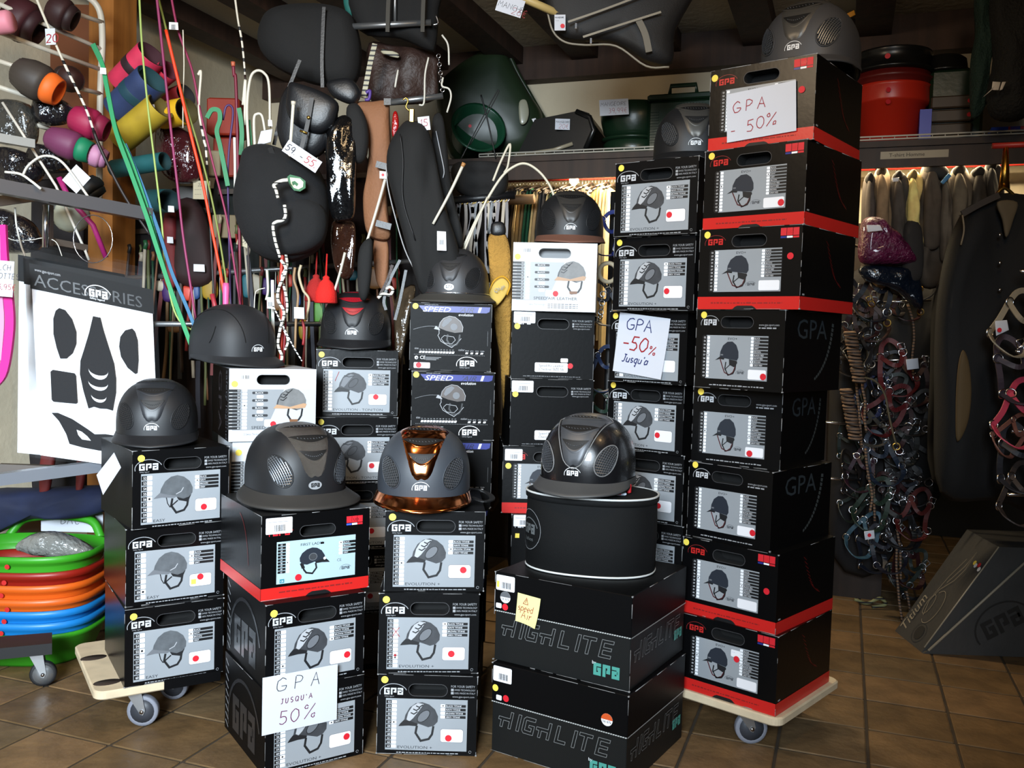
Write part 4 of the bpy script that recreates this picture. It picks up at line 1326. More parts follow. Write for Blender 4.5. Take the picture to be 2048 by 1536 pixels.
            mb.tube([gp(x * 1.03, y * 1.03, .0012) for x, y in ring + ring[:1]], .0015, mats.get('cord') or mats['shell'], 5, cap=False)
            g = mats['mesh']
            for dirn in (0, 1):
                for k in range(-7, 8):
                    pts = []
                    for s in range(-10, 11):
                        if dirn == 0: a, b = s * 1.2, k * 3.1 + s * .25
                        else: a, b = k * 2.3, s * 2.3
                        if abs(b) < rb * .97 and abs(a) < shape(b) * .97:
                            pts.append(gp(a, b, .0026))
                    if len(pts) > 1:
                        mb.strap(pts, .0017, .0012, g, nrm=(sgn * .6, -.5, .5))
            part(o, 'grille', mb)
    # badge on the forehead
    mb = MB()
    if style == 'lady' or mats.get('plate'):
        mb.disc(0, .0, .016, .0, mats['plate'], 20, .58)
        gpa(mb, -.010, -.004, .020, .0085, .001, BLK, False)
    else:
        gpa(mb, -.014, -.005, .028, .011, 0, mats['logo'])
    vs = []
    for (x, y, z) in mb.v:
        vs.append(tuple(surf(math.degrees(x / .125), 1 + math.degrees(z / .115), .0018 - y)))
    mb.v = vs
    part(o, 'badge', mb, label='white GPA badge')
    return o


def hm(col, rough=.5, metal=0.0, name='x', bump=0.0, bs=900, coat=0.0):
    return M('helmet_' + name, col, rough, metal, bump=bump, bs=bs, coat=coat)


MATT = hm((20, 21, 24), .52, name='matt_black', bump=.08)
GLOS = hm((22, 22, 25), .18, name='gloss_black', coat=.4)
CARBH = hm((20, 20, 22), .22, name='carbon', bump=.12, bs=1500, coat=.3)
TIT = hm((88, 86, 82), .42, .55, name='titanium', bump=.05)
TITD = hm((50, 50, 52), .48, .3, name='dark_titanium', bump=.05)
COPP = hm((198, 122, 74), .13, 1.0, name='copper')
SPARK = hm((104, 98, 92), .28, .9, name='sparkle', bump=1.0, bs=1400)
BRN = hm((112, 76, 62), .55, name='brown_leather', bump=.1, bs=300)
GREYB = hm((70, 70, 70), .5, .2, name='grey_brim', bump=.1)
VENT = hm((5, 5, 6), .6, name='vent'); VRED = hm((150, 14, 30), .4, name='vent_red')
MESH = M('grille_wire', (120, 124, 130), .35, .8); MESHD = M('grille_wire_dark', (52, 52, 54), .4, .5); MRED = M('grille_red', (190, 30, 50), .4)
LOGO = M('badge_white', (225, 228, 232), .4); PLATE = M('badge_silver', (214, 216, 220), .25, .6); CORD = M('cord_grey', (120, 120, 120), .4)


def hmats(shell=MATT, inlay=None, vent=VENT, brim=None, mesh=MESHD, **k):
    d = dict(shell=shell, inlay=inlay or shell, vent=vent, brim=brim or shell, mesh=mesh, logo=LOGO); d.update(k); return d


def hpos(px, Y, z):
    p = at(px, 768, Y); return (p.x, Y, z + .0005)


make_helmet('matt black helmet on the EASY boxes', hpos(316, 2.77, E_TOP), 14, 1.0, hmats(MATT, hm((34, 36, 40), .45, name='soft_black')), tilt=(0, 0))
make_helmet("plain smooth black helmet on the left white Speed'Air box", hpos(466, 2.98, J_TOP), 50, 1.06, hmats(hm((27, 28, 31), .6, name='plain_black', bump=.1)), 'easy')
make_helmet('matt black helmet with red vents on the Ton/Ton box', hpos(710, 3.26, K_TOP), 4, 1.06, hmats(MATT, vent=VRED, mesh=MESHD))
make_helmet('dark grey wide brimmed helmet on the Speed Air box', hpos(906, 3.19, L_TOP), -6, 1.0, hmats(TITD, brim=hm((58, 56, 52), .6, name='grey_wide'), trim=CHROME, plate=PLATE, mesh=MESHD), 'wide')
make_helmet("black helmet with brown leather rim on the white Speed'Air Leather box", hpos(1130, 3.18, M_TOP), -2, 1.0, hmats(MATT, hm((52, 50, 48), .42, .1, name='bronze_black'), brim=BRN, mesh=MESHD))
make_helmet('black and titanium grey helmet on the right Evolution + stack', hpos(1366, 2.92, N_TOP), -6, 1.04, hmats(MATT, TIT, mesh=MESH))
make_helmet('black and titanium grey helmet on top of the tallest stack', hpos(1592, 2.74, T_TOP), -36, 1.16, hmats(hm((58, 58, 60), .55, name='soft_grey', bump=.08), TIT, mesh=MESH))
make_helmet('wide brimmed black helmet with sparkling inlay on the First Lady box', hpos(594, 2.62, F_TOP), 34, 1.16, hmats(MATT, SPARK, brim=hm((44, 42, 40), .55, name='brim_grey', bump=.08), mesh=MESH, plate=PLATE), 'lady')
hc = make_helmet('dark blue grey helmet with copper inlay and copper peak', hpos(853, 2.65, G_TOP), 2, 1.16, hmats(hm((50, 55, 62), .5, name='slate', bump=.06), COPP, brim=COPP, mesh=MESH))
mb = MB(); mb.strap(smooth_path([(.10, .02, .03), (.135, .06, .022), (.165, .05, .012), (.172, .01, .006), (.15, -.02, .006), (.12, .0, .012)]), .014, .003, M('strap_black', (12, 12, 13), .6), (0, 0, 1)); part(hc, 'chin_strap', mb)
# drum bag
DR = at(1184, 1000, 2.62)
o = thing('hat_bag', 'black oval drum bag with white piping on the Highlite cartons', 'bag', (DR.x, 2.62, H_TOP + .0005), None, math.radians(-14))
FAB = M('bag_cordura', (7, 8, 9), .75, bump=.5, bs=900, spec=.25)
PIPE = M('white_piping', (206, 208, 206), .5)
mb = MB(); mb.lathe([(.180, 0), (.187, .006), (.189, .10), (.187, .196), (.184, .203)], FAB, 48, 1.0, .74, 2.3); part(o, 'drum', mb)
mb = MB(); mb.lathe([(.184, .196), (.1915, .203), (.192, .212), (.186, .220), (.1, .224), (.02, .225)], FAB, 48, 1.0, .74, 2.3); part(o, 'lid', mb)


def oval(R_, z, n=48, sy=.74, p=2.3):
    out = []
    for j in range(n + 1):
        a = 2 * PI * j / n; c, d = math.cos(a), math.sin(a); q = (abs(c) ** p + abs(d) ** p) ** (-1 / p)
        out.append((c * q * R_, d * q * R_ * sy, z))
    return out


for zz, r in ((.219, .190), (.004, .186)):
    mb = MB(); mb.tube(oval(r, zz), .0032, PIPE, 6, cap=False); part(o, 'piping', mb, label='white piping cord')
mb = MB(); mb.disc(0, 0, .05, 0, M('emblem_dark', (26, 27, 28), .3), 24, 1.15); gpa(mb, -.028, -.012, .056, .028, .0006, M('emblem_grey', (96, 100, 102), .3)); mb.text('fashion', 0, -.032, .011, .0006, M('emblem_grey', (96, 100, 102), .3), 'C')
mb.stroke(arc(0, 0, .05, .0575, 0, 360, 24), .0012, .0006, LGRY)
vs = []
for (x, y, z) in mb.v:      # wrap the emblem round the drum wall
    a = math.radians(214) + x / .165; c, d = math.cos(a), math.sin(a); q = (abs(c) ** 2.3 + abs(d) ** 2.3) ** (-1 / 2.3)
    rr = .1905 - y; vs.append((c * q * rr, d * q * rr * .74, .112 + z))
mb.v = vs; part(o, 'emblem', mb, label='oval GPA emblem')
DRUM_T = H_TOP + .2255
make_helmet('black carbon helmet with grey inlay and peak on the drum bag', hpos(1182, 2.63, DRUM_T), -22, 1.13, hmats(CARBH, hm((76, 78, 82), .42, .35, name='steel_inlay'), brim=GREYB, mesh=MESH, cord=CORD))
mb = MB(); p = at(1262, 985, 2.56); mb.bbox(p.x - .012, p.x + .0, p.y - .006, p.y + .006, DRUM_T, DRUM_T + .028, M('strap_red', (190, 20, 30), .5), .003)
single('swing_tag', 'small red tag standing by the helmet on the drum bag', 'tag', mb)
mb = MB(); p = at(1226, 1000, 2.54); mb.bbox(p.x - .035, p.x + .035, p.y - .02, p.y + .03, DRUM_T, DRUM_T + .008, M('booklet', (186, 196, 210), .4), .002); mb.box(p.x - .02, p.x + .02, p.y - .0205, p.y - .0195, DRUM_T + .002, DRUM_T + .006, RED)
single('booklet', 'small folded booklet lying beside the helmet on the drum bag', 'booklet', mb)

# ------------------------------------------------------------------ wooden dollies
PLY = M('plywood', (206, 188, 158), .6, var=.12, vs=14)
RUB = M('rubber_grey', (120, 122, 132), .6); RUBK = M('rubber_black', (22, 22, 24), .6); ZINC = M('zinc', (186, 188, 190), .3, .9)


def caster(parent, lx, ly, ztop, rad, ang, dark=False, wd=.022):
    """swivel castor: plate, fork, wheel with hub; parent local"""
    c = part(parent, 'castor', MB().box(lx - .03, lx + .03, ly - .03, ly + .03, ztop - .004, ztop, ZINC))
    Mx = Matrix.Translation((lx, ly, 0)) @ Matrix.Rotation(ang, 4, 'Z')
    mb = MB()
    for s in (-1, 1):
        y0 = s * (wd / 2 + .004)
        pts = [(-.022, ztop - .004), (.024, ztop - .004), (.036, rad + .004), (.030, rad - .010), (.022, rad - .008)]
        mb.add([(x, y0 - .0015, z) for x, z in pts] + [(x, y0 + .0015, z) for x, z in pts], [(0, 1, 2, 3, 4), (9, 8, 7, 6, 5)] + [(i, 5 + i, 5 + (i + 1) % 5, (i + 1) % 5) for i in range(5)], ZINC)
    mb.tube([(.026, -wd / 2 - .009, rad), (.026, wd / 2 + .009, rad)], .006, CHROME, 8)
    part(c, 'fork', mb.xf(Mx))
    mb = MB(); s0 = 0
    mb.lathe([(rad * .80, -wd / 2), (rad * .97, -wd / 2), (rad, -wd * .3), (rad, wd * .3), (rad * .97, wd / 2), (rad * .80, wd / 2)], RUBK if dark else RUB, 28)
    mb.lathe([(.006, -wd * .53), (rad * .76, -wd * .53), (rad * .76, wd * .53), (.006, wd * .53)], M('castor_hub_metal', (150, 152, 154), .35, .7) if dark else M('castor_hub', (52, 54, 60), .5), 20)
    mb.xf(Matrix.Translation((.026, 0, rad)) @ Matrix.Rotation(PI / 2, 4, 'X'))
    part(c, 'wheel', mb.xf(Mx))


def dolly(label, x, y, a, ztop, ext, holes, cst, crad=.045):
    x0, x1, y0, y1 = ext
    o = thing('furniture_dolly', label, 'dolly', (x, y, 0), 'wooden dollies under the boxes', -math.radians(a))
    r = .03; pts = []
    for (cx, cy, a0) in ((x1 - r, y0 + r, -90), (x1 - r, y1 - r, 0), (x0 + r, y1 - r, 90), (x0 + r, y0 + r, 180)):
        pts += [(cx + r * math.cos(math.radians(a0 + 15 * k)), cy + r * math.sin(math.radians(a0 + 15 * k))) for k in range(7)]
    n = len(pts); mb = MB(); zt, zb = ztop - .0006, ztop - .026
    b = .004
    cxm, cym = (x0 + x1) / 2, (y0 + y1) / 2
    ins = [(p[0] + (b if p[0] < cxm else -b), p[1] + (b if p[1] < cym else -b)) for p in pts]
    vs = [(p[0], p[1], zb) for p in ins] + [(p[0], p[1], zb + b) for p in pts] + [(p[0], p[1], zt - b) for p in pts] + [(p[0], p[1], zt) for p in ins]
    fs = [tuple(range(n - 1, -1, -1)), tuple(3 * n + k for k in range(n))]
    for i in range(3):
        fs += [(i * n + k, i * n + (k + 1) % n, (i + 1) * n + (k + 1) % n, (i + 1) * n + k) for k in range(n)]
    mb.add(vs, fs, PLY); part(o, 'board', mb)
    for (hx, hy) in holes:
        mb = MB(); mb.lathe([(.5, -.002), (.5, .0)], M('hole_brown', (40, 26, 16), .9), 20, .075, .046); mb.xf(Matrix.Translation((hx, hy, zt + .0008))); part(o, 'grip_hole', mb, label='dark oval grip hole')
        mb.v = mb.v
    for (cx, cy, ca) in cst:
        caster(o, cx, cy, zb, crad, ca)
    return o


dolly('wooden dolly with grey castors under the EASY boxes', -.957, 2.612, -32.1, .1365, (-.215, .13, .0, .46), ((-.178, .30), (-.172, .07)), ((-.10, .06, -.5), (.02, .22, -.6), (-.15, .40, .4), (.06, .40, .2)))
dolly('wooden dolly with grey castors under the tallest stack', .642, 2.590, 41.4, DOL, (-.165, .172, -.012, .42), (), ((.03, .05, .75), (-.1, .26, .6), (.0, .36, .4), (-.1, .36, .2)), .047)
mb = MB(); mb.box(-.03, .13, -.004, .002, 0, .030, BOXK2)
o_ = [q for q in COL.objects if q.get('label', '').startswith('EASY helmet box standing')][0]
mb.xf(Matrix.Translation((0, 0, -.024)))
part(o_, 'loose_flap', mb)


# ------------------------------------------------------------------ hand written sheets
def sheet(label, bx, by, bz, a, lx, lz, wd, hg, roll, fn, name='price_sheet', mat=None, d=.006, curl=.0):
    mb = MB(); n = 8; vs = []; 
    for i in range(n + 1):
        for j in range(n + 1):
            x = wd * j / n; z = hg * i / n
            c = curl * ((1 - i / n) ** 2) * ((j / n) ** 2 if True else 1)
            vs.append((x, -c, z))
    fs = [(i * (n + 1) + j, i * (n + 1) + j + 1, (i + 1) * (n + 1) + j + 1, (i + 1) * (n + 1) + j) for i in range(n) for j in range(n)]
    m = mat or PAPER
    mb.add(vs, fs, m); mb.add([(x, y + .0006, z) for x, y, z in vs], [f[::-1] for f in fs], m)
    s0 = len(mb.v); pb = MB(); fn(pb)
    vv = []
    for (x, y, z) in pb.v:
        t, u = z / hg, x / wd; vv.append((x, y - curl * max(0, 1 - t) ** 2 * max(0, u) ** 2, z))
    pb.v = vv
    X = Matrix.Translation((bx, by, bz)) @ Matrix.Rotation(-math.radians(a), 4, 'Z') @ Matrix.Translation((lx, -d, lz)) @ Matrix.Rotation(math.radians(roll), 4, 'Y')
    loc = X @ Vector((wd / 2, 0, 0))
    o = thing(name, label, 'sign', loc)
    mb.xf(X); pb.xf(X)
    part(o, 'paper', mb, world=True); part(o, 'handwriting', pb, world=True)
    return o


def w1(p):
    p.hand('GPA', .018, .078, .030, .0022, .001, INKR, sp=.55); p.hand('-', .012, .018, .026, .0022, .001, INKR); p.hand('50%', .058, .020, .032, .0022, .001, INKR, sp=.3, rise=.12)


def w2(p):
    p.hand('GPA', .030, .138, .036, .0032, .001, INKB, sp=.25); p.hand('-50', .024, .075, .042, .0042, .001, INKR, sp=.2, slant=.2); p.hand('%', .124, .07, .026, .003, .001, INKR); p.hand("Jusqu'a", .028, .036, .024, .0032, .001, INKB, sp=.18, slant=.3)


def w3(p):
    p.hand('GPA', .036, .108, .034, .0018, .001, INKK, sp=.7); p.hand("JUSQU'A", .048, .074, .013, .0018, .001, INKV, sp=.5); p.hand('50', .044, .02, .034, .0022, .001, INKV, sp=.3); p.hand('%', .112, .022, .036, .002, .001, INKV)


t = T_[7]; zt = DOL + 2 * hB + 3 * hA + 2 * hB
sheet('white sheet reading GPA - 50% in red on the top box of the tallest stack', t[0], t[1], zt, t[2], -.092, .018, .20, .135, -3, w1)
sheet("white sheet reading GPA -50% Jusqu'a in blue and red", .4178, 2.852, NZ + hA, 38.5, -.118, .034, .182, .188, 6, w2, curl=.012, d=.008)
sheet("white sheet reading GPA jusqu'a 50% on the lowest front box", -.4984, 2.3917, 0, -33.5, -.150, .118, .205, .152, 0, w3, d=.010)


def w4(p):
    p.hand('^', .020, .054, .018, .0016, .001, INKR); p.hand('speed', .005, .034, .018, .0015, .001, INKR, sp=.12); p.hand('Air', .018, .014, .020, .0015, .001, INKR, sp=.25)


sheet('yellow sticky note reading Speed Air on the upper Highlite carton', .1473, 2.426, .2522, 31, -.137, .125, .072, .080, 4, w4, name='sticky_note', mat=NOTE, d=.004, curl=.018)
# taped paper on the left side of the EASY stack
mb = MB(); q = [at(228, 905, 2.62), at(242, 935, 2.58), at(206, 990, 2.64), at(193, 950, 2.68)]
mb.add(q + [v + Vector((.0, .0008, 0)) for v in q], [(0, 3, 2, 1), (4, 5, 6, 7)], PAPER)
single('torn_paper', 'torn white paper sticking out from the side of the EASY stack', 'paper', mb)
# ------------------------------------------------------------------ back wall: shelf, rails, lamps
SV = 4.0
SHB = M('shelf_board', (58, 40, 28), .6, kind='wood', vs=3)
WIREW = M('white_wire', (206, 202, 190), .4)
REDT = M('red_tube', (176, 46, 38), .4)
mb = MB(); rprism(mb, -2.0, 1.7, SV, V1 - .003, 1.965, 1.990, SHB)
o_sh = thing('wall_shelf', 'long dark wooden shelf along the back wall carrying mangers and buckets', 'shelf', room(0, 4.2, 1.9))
part(o_sh, 'board', mb, world=True)
mb = MB(); rprism(mb, -2.0, 1.7, SV + .012, SV + .032, 1.885, 1.965, SHB); part(o_sh, 'fascia', mb, world=True)
for zz in (1.994, 2.006):
    mb = MB(); mb.tube([room(-1.65, SV - .006, zz), room(1.7, SV - .006, zz)], .0035, WIREW, 5); part(o_sh, 'wire_lip', mb, world=True)
mb = MB()
for k in range(72):
    mb.tube([room(-1.65 + .046 * k, SV - .004, 1.992), room(-1.65 + .046 * k, SV - .004, 2.008)], .0018, WIREW, 4)
q = part(o_sh, 'wire_stud', mb, world=True); q['kind'] = 'stuff'
# rails
for (u0, u1, lb) in ((-1.6, -.62, 'red clothes rail above the hanging breeches'), (-.3, 1.2, 'red clothes rail above the jackets under the T-shirt shelf')):
    mb = MB(); mb.tube([room(u0, 4.25, 1.925), room(u1, 4.25, 1.925)], .009, REDT, 8)
    rail = thing('clothes_rail', lb, 'rail', room((u0 + u1) / 2, 4.25, 1.915)); part(rail, 'rod', mb, world=True)
    for u in (u0 + .05, u1 - .05):
        mb = MB(); mb.tube([room(u, 4.25, 1.93), room(u, 4.25, 1.964)], .006, REDT, 6); part(rail, 'bracket', mb, world=True)
# under shelf lamps (their light is real)
LAMP = M('lamp_glow', (255, 226, 170), .5, emit=3.0)
for (u, e, ln, lb) in ((-1.02, 11.0, .5, 'small lamp under the shelf over the breeches'), (.25, 5.5, .8, 'small lamp under the shelf over the jackets')):
    la = thing('shelf_lamp', lb, 'lamp', room(u, 4.12, 1.93))
    mb = MB(); mb.tube([room(u - ln / 2, 4.12, 1.950), room(u + ln / 2, 4.12, 1.950)], .009, LAMP, 8); part(la, 'tube', mb, world=True)
    mb = MB(); rprism(mb, u - ln / 2 - .02, u + ln / 2 + .02, 4.10, 4.14, 1.957, 1.9645, WIREW); part(la, 'housing', mb, world=True)
    area('shelf_lamp_light', room(u, 4.12, 1.935), room(u, 4.24, 0.9), ln, .03, e, (1, .80, .50))
mb = MB(); c = on_v(1148, 360, 4.2); mb.lathe([(.004, -.03), (.018, -.015), (.023, .0), (.018, .016), (.006, .026)], M('bulb_glow', (255, 232, 190), .4, emit=4.0), 14); mb.xf(Matrix.Translation(c)); single('lamp_bulb', 'round glowing bulb under the shelf above the brown rimmed helmet', 'bulb', mb)


def hook(mb, u, v, z0, z1, m=CHROME):
    pts = [room(u, v, z0), room(u, v, z1 - .02), room(u, v + .008, z1), room(u, v + .018, z1 + .006), room(u, v + .026, z1 - .004)]
    mb.tube(pts, .0016, m, 4)


# breeches hanging edge-on
PALB = [(206, 178, 122), (190, 158, 104), (58, 52, 48), (120, 108, 92), (214, 190, 140), (40, 38, 38), (90, 80, 70), (36, 66, 44), (160, 132, 92), (70, 62, 56)]


def cname(c):
    r, g, b = c; v = max(c)
    if v < 50: return 'black'
    if g > r and g > b: return 'dark green' if v < 100 else 'green'
    if b > r: return 'navy' if v < 90 else 'blue'
    if r > 1.9 * g: return 'dark red' if r < 130 else 'red'
    if v - min(c) < 34: return 'dark grey' if v < 80 else 'grey' if v < 140 else 'whitish'
    return 'dark brown' if v < 100 else 'brown' if v < 140 else 'tan' if v < 185 else 'cream'


HNG = M('hanger_dark', (40, 30, 24), .5)
SLAB = []
for i in range(34):
    c = on_v(1006 + i * 6.6 + RN.uniform(-.3, .3), 400, 4.2); u = c.x * math.cos(T20) - c.y * math.sin(T20)
    col = PALB[(i * 7 + i // 3) % len(PALB)] if i < 26 else RN.choice(((222, 196, 140), (206, 178, 122), (90, 80, 72), (228, 204, 150)))
    if i in (9, 10): col = (26, 84, 56)
    o = thing('breeches', 'folded %s riding breeches on the rail behind the brown rimmed helmet' % cname(col), 'breeches', room(u, 4.2, 1.1), 'breeches on the rail')
    mb = MB(); w_ = RN.uniform(.0052, .0068); dx = RN.uniform(-.001, .001); zt = 1.86 + RN.uniform(-.02, .012); zb = RN.uniform(1.08, 1.3)
    vs = []
    for k in range(7):
        t = k / 6; zz = zt + (zb - zt) * t; ww = w_ * (.5 + .5 * min(1, t * 4)) * (1 + .12 * math.sin(i + 5 * t)); s = .10 + .05 * min(1, t * 3)
        for (a, b) in ((-1, -1), (1, -1), (1, 1), (-1, 1)):
            vs.append(room(u + dx * t + a * ww, 4.22 + b * s, zz))
    fs = [(k * 4 + j, k * 4 + (j + 1) % 4, k * 4 + 4 + (j + 1) % 4, k * 4 + 4 + j) for k in range(6) for j in range(4)] + [(3, 2, 1, 0), (24, 25, 26, 27)]
    mb.add(vs, [f[::-1] for f in fs], hexm(col, .85, 'cloth', var=.2, vs=12)); part(o, 'cloth', mb, world=True)
    mb = MB(); mb.tube([room(u, 4.09, zt - .012), room(u, 4.18, zt + .015), room(u, 4.25, zt + .03), room(u, 4.32, zt + .012)], .005, HNG, 5); hook(mb, u, 4.25, zt + .03, 1.93)
    part(o, 'hanger', mb, world=True)

# jackets on the right rail
JK = [((1722, 1752), (70, 62, 56), 352), ((1742, 1780), (126, 104, 78), 338), ((1776, 1812), (66, 60, 54), 348), ((1806, 1840), (238, 204, 128), 346), ((1834, 1886), (78, 68, 58), 326), ((1872, 1902), (98, 88, 76), 350), ((1892, 1940), (112, 100, 84), 336), ((1930, 1978), (74, 68, 62), 340), ((1962, 2000), (60, 56, 52), 326)]
JN = ['dark grey jacket nearest the tallest stack on the rail', 'tan brown jacket hanging on the right rail', 'dark jacket with white collar label on the rail', 'jacket with pale yellow sleeve on the rail', 'hooded brown grey jacket with blue lining stripe', 'narrow beige jacket behind the hooded one', 'warm grey jacket hanging on the rail', 'dark grey jacket next to the big black coat', 'black hooded jacket at the end of the rail']
for i, ((x0, x1), col, yt) in enumerate(JK):
    Yv = lambda px, py: on_v(px, py, 4.12).y
    Y = Yv((x0 + x1) / 2, 420); cx = (x0 + x1) / 2; b = (555 if cx < 1870 else 640) + 12 * (i % 3)
    o = thing('jacket', JN[i], 'jacket', at(cx, b, Y), 'jackets on the right rail')
    mb = MB(); wd = (x1 - x0) / 2
    puffy(mb, [(cx - wd * .35, yt), (cx + wd * .45, yt - 2), (cx + wd * .85, yt + 26), (cx + wd, yt + 90), (cx + wd * .9, b - 90), (cx + wd * .8, b), (cx - wd * .8, b), (cx - wd * .95, b - 100), (cx - wd, yt + 90), (cx - wd * .8, yt + 24)], Y, .06, hexm(col, .9, 'cloth', var=.25, vs=16), folds=.016, fk=70, seed=i)
    part(o, 'body', mb, world=True)
    mb = MB(); puffy(mb, [(cx - wd * .1, yt + 12), (cx + wd * .4, yt + 20), (cx + wd * .72, yt + 70), (cx + wd * .7, yt + 150), (cx + wd * .5, yt + 172), (cx - wd * .35, yt + 172), (cx - wd * .5, yt + 140), (cx - wd * .45, yt + 60)], Y - .05, .035, hexm(tuple(min(255, int(c * 1.08)) for c in col), .9, 'cloth', var=.25, vs=16), folds=.006, fk=110, seed=i + 9); part(o, 'sleeve', mb, world=True)
    mb = MB(); puffy(mb, [(cx - wd * .42, yt + 4), (cx + wd * .1, yt - 7), (cx + wd * .5, yt + 2), (cx + wd * .3, yt + 14), (cx - wd * .25, yt + 15)], Y - .03, .03, hexm(tuple(int(c * .5) for c in col), .9, 'cloth')); part(o, 'collar', mb, world=True)
    if i == 3:
        mb = MB(); puffy(mb, [(1808, 452), (1838, 452), (1840, 556), (1806, 556)], Y - .06, .045, hexm((44, 40, 38), .9, 'cloth')); part(o, 'cuff', mb, world=True)
    if i == 4:
        mb = MB(); puffy(mb, [(1850, 328), (1870, 326), (1892, 344), (1886, 362), (1852, 352)], Y - .03, .05, hexm((46, 44, 44), .8, 'cloth')); part(o, 'hood', mb, world=True)
        mb = MB(); puffy(mb, [(1881, 364), (1897, 346), (1903, 352), (1886, 369)], Y - .12, .008, hexm((90, 150, 200), .6, 'cloth'), sub=1); part(o, 'lining_stripe', mb, world=True, label='light blue lining stripe')
    if i == 2:
        mb = MB(); puffy(mb, [(1784, 356), (1798, 355), (1797, 363), (1785, 364)], Y - .095, .006, LABEL, sub=1); part(o, 'collar_label', mb, world=True)
    p = at(cx, yt, Y); mb = MB(); u = p.x * math.cos(T20) - p.y * math.sin(T20); hook(mb, u, 4.25, p.z - .02, 1.93); mb.tube([p + Vector((0, .05, -.02)), room(u, 4.25, p.z - .01)], .003, HNG, 4); part(o, 'hanger', mb, world=True)
# shelf label
a, b = on_v(1758, 290, SV + .008), on_v(1866, 279, SV + .008)
mb = MB(); wd = .25; mb.rect(0, 0, wd, .03, 0, M('shelf_label', (176, 166, 146), .7)); mb.text('T-shirt Homme', wd * .13, .008, .015, .0008, M('label_ink', (60, 52, 44), .7), maxw=wd * .76)
mb.xf(Matrix.Translation(room(.095, SV + .0105, 1.918)) @ Matrix.Rotation(-T20, 4, 'Z')); single('shelf_label', 'paper shelf label reading T-shirt Homme', 'label', mb)

# ------------------------------------------------------------------ things on the shelf
ZS = 1.9905
DG = M('plastic_dark_green', (22, 44, 28), .32, bump=.05, bs=40); DG2 = M('plastic_green', (26, 74, 50), .3, bump=.05, bs=40)
BKP = M('plastic_black', (20, 20, 20), .3); RDP = M('plastic_red', (196, 44, 26), .35); RDD = M('plastic_dark_red', (96, 22, 20), .4)


def shelf_u(px, v=4.2):
    c = on_v(px, 300, v); return c.x * math.cos(T20) - c.y * math.sin(T20)


def pricecard(name, label, px0, py0, px1, py1, Y, lines, ink=INKR, wave=0.0, roll=0.0, mat=None, nw=.0016):
    """hand written price card facing the room; corners lower left / upper right in the picture"""
    a = at(px0, py1, Y); b = at(px1, py0, Y); wd = (b - a).x; hg = (b - a).z
    mb = MB(); mb.box(0, wd, 0, .0008, 0, hg, mat or PAPER)
    tb = MB()
    for (tx, fx, fz, fs, ik) in lines:
        tb.hand(tx, fx * wd, fz * hg, fs * hg, nw, .0007, ik, sp=.22)
    X = Matrix.Translation(a) @ Matrix.Rotation(math.radians(roll), 4, 'Y')
    o = thing(name, label, 'price tag', a)
    part(o, 'card', mb.xf(X), world=True); part(o, 'handwriting', tb.xf(X), world=True)
    return o


# black manger
u = shelf_u(1128); o = thing('manger', 'black corner manger with a 20 euro card on the shelf', 'manger', room(u, 4.18, ZS), 'mangers on the shelf', -T20)
prof = [(-.19, 0), (.10, 0), (.17, .05), (.185, .14), (.16, .19), (.12, .205), (-.10, .175)]
mb = MB(); vs = [(x, -.13, z) for x, z in prof] + [(x * .9, .16, z * .95) for x, z in prof]; n = len(prof)
mb.add(vs, [tuple(range(n)), tuple(range(2 * n - 1, n - 1, -1))] + [(k, n + k, n + (k + 1) % n, (k + 1) % n) for k in range(n)], BKP); part(o, 'body', mb)
mb = MB(); mb.tube([(-.19, -.14, .012), (.0, -.14, .03), (.09, -.14, .055)], .009, M('manger_lip', (150, 140, 118), .3), 8); part(o, 'lip', mb)
mb = MB(); mb.tube([(.10, -.135, .20), (.165, -.135, .17), (.185, -.135, .11), (.15, -.135, .03)], .012, BKP, 8); part(o, 'rim', mb)
pricecard('price_card', 'small card reading MANGEOIRE 20 euro on the black manger', 1110, 238, 1140, 259, on_v(1125, 250, 4.03).y, [('MANGEOIRE', .04, .62, .18, INKK), ('20€', .25, .12, .4, INKR)], roll=0, nw=.0011)
# green manger
u = shelf_u(1262); o = thing('manger', 'green rounded manger with a 39.99 euro card on the shelf', 'manger', room(u, 4.2, ZS), 'mangers on the shelf', -T20)
mb = MB(); mb.lathe([(.10, 0), (.125, .02), (.13, .07), (.115, .085)], DG, 32, 1.0, .8); part(o, 'lower_bowl', mb)
mb = MB(); mb.lathe([(.118, .083), (.136, .087), (.138, .096), (.118, .1)], DG, 32, 1.0, .8); part(o, 'rolled_rim', mb)
mb = MB(); mb.lathe([(.117, .1), (.13, .12), (.145, .18), (.15, .245), (.14, .25)], DG, 32, 1.0, .8); part(o, 'upper_bowl', mb)
pricecard('price_card', 'card reading MANGEOIRE 39,99 euro on the green manger', 1200, 202, 1259, 232, on_v(1230, 217, 4.02).y, [('MANGEOIRE', .04, .60, .23, INKK), ('39,99€', .3, .14, .3, INKR)], roll=-5, nw=.0013)
# dark green crate behind the grey helmet
u = shelf_u(1370); o = thing('crate', 'dark green plastic crate with a handle behind the titanium helmet', 'crate', room(u, 4.2, ZS), None, -T20)
mb = MB(); mb.bbox(-.15, .15, -.12, .12, 0, .235, DG, .012); part(o, 'box', mb)
mb = MB()
mb.bbox(-.155, .155, -.125, .125, .235, .262, DG, .006); part(o, 'lid', mb)
mb = MB(); mb.tube([(-.06, -.1, .262), (-.055, -.1, .30), (.055, -.1, .30), (.06, -.1, .262)], .010, DG, 6); part(o, 'handle', mb)
mb = MB()
for k in range(12): mb.box(-.14 + .003, -.10, -.1265, -.12, .05 + .012 * k, .056 + .012 * k, DG)
part(o, 'ribs', mb)
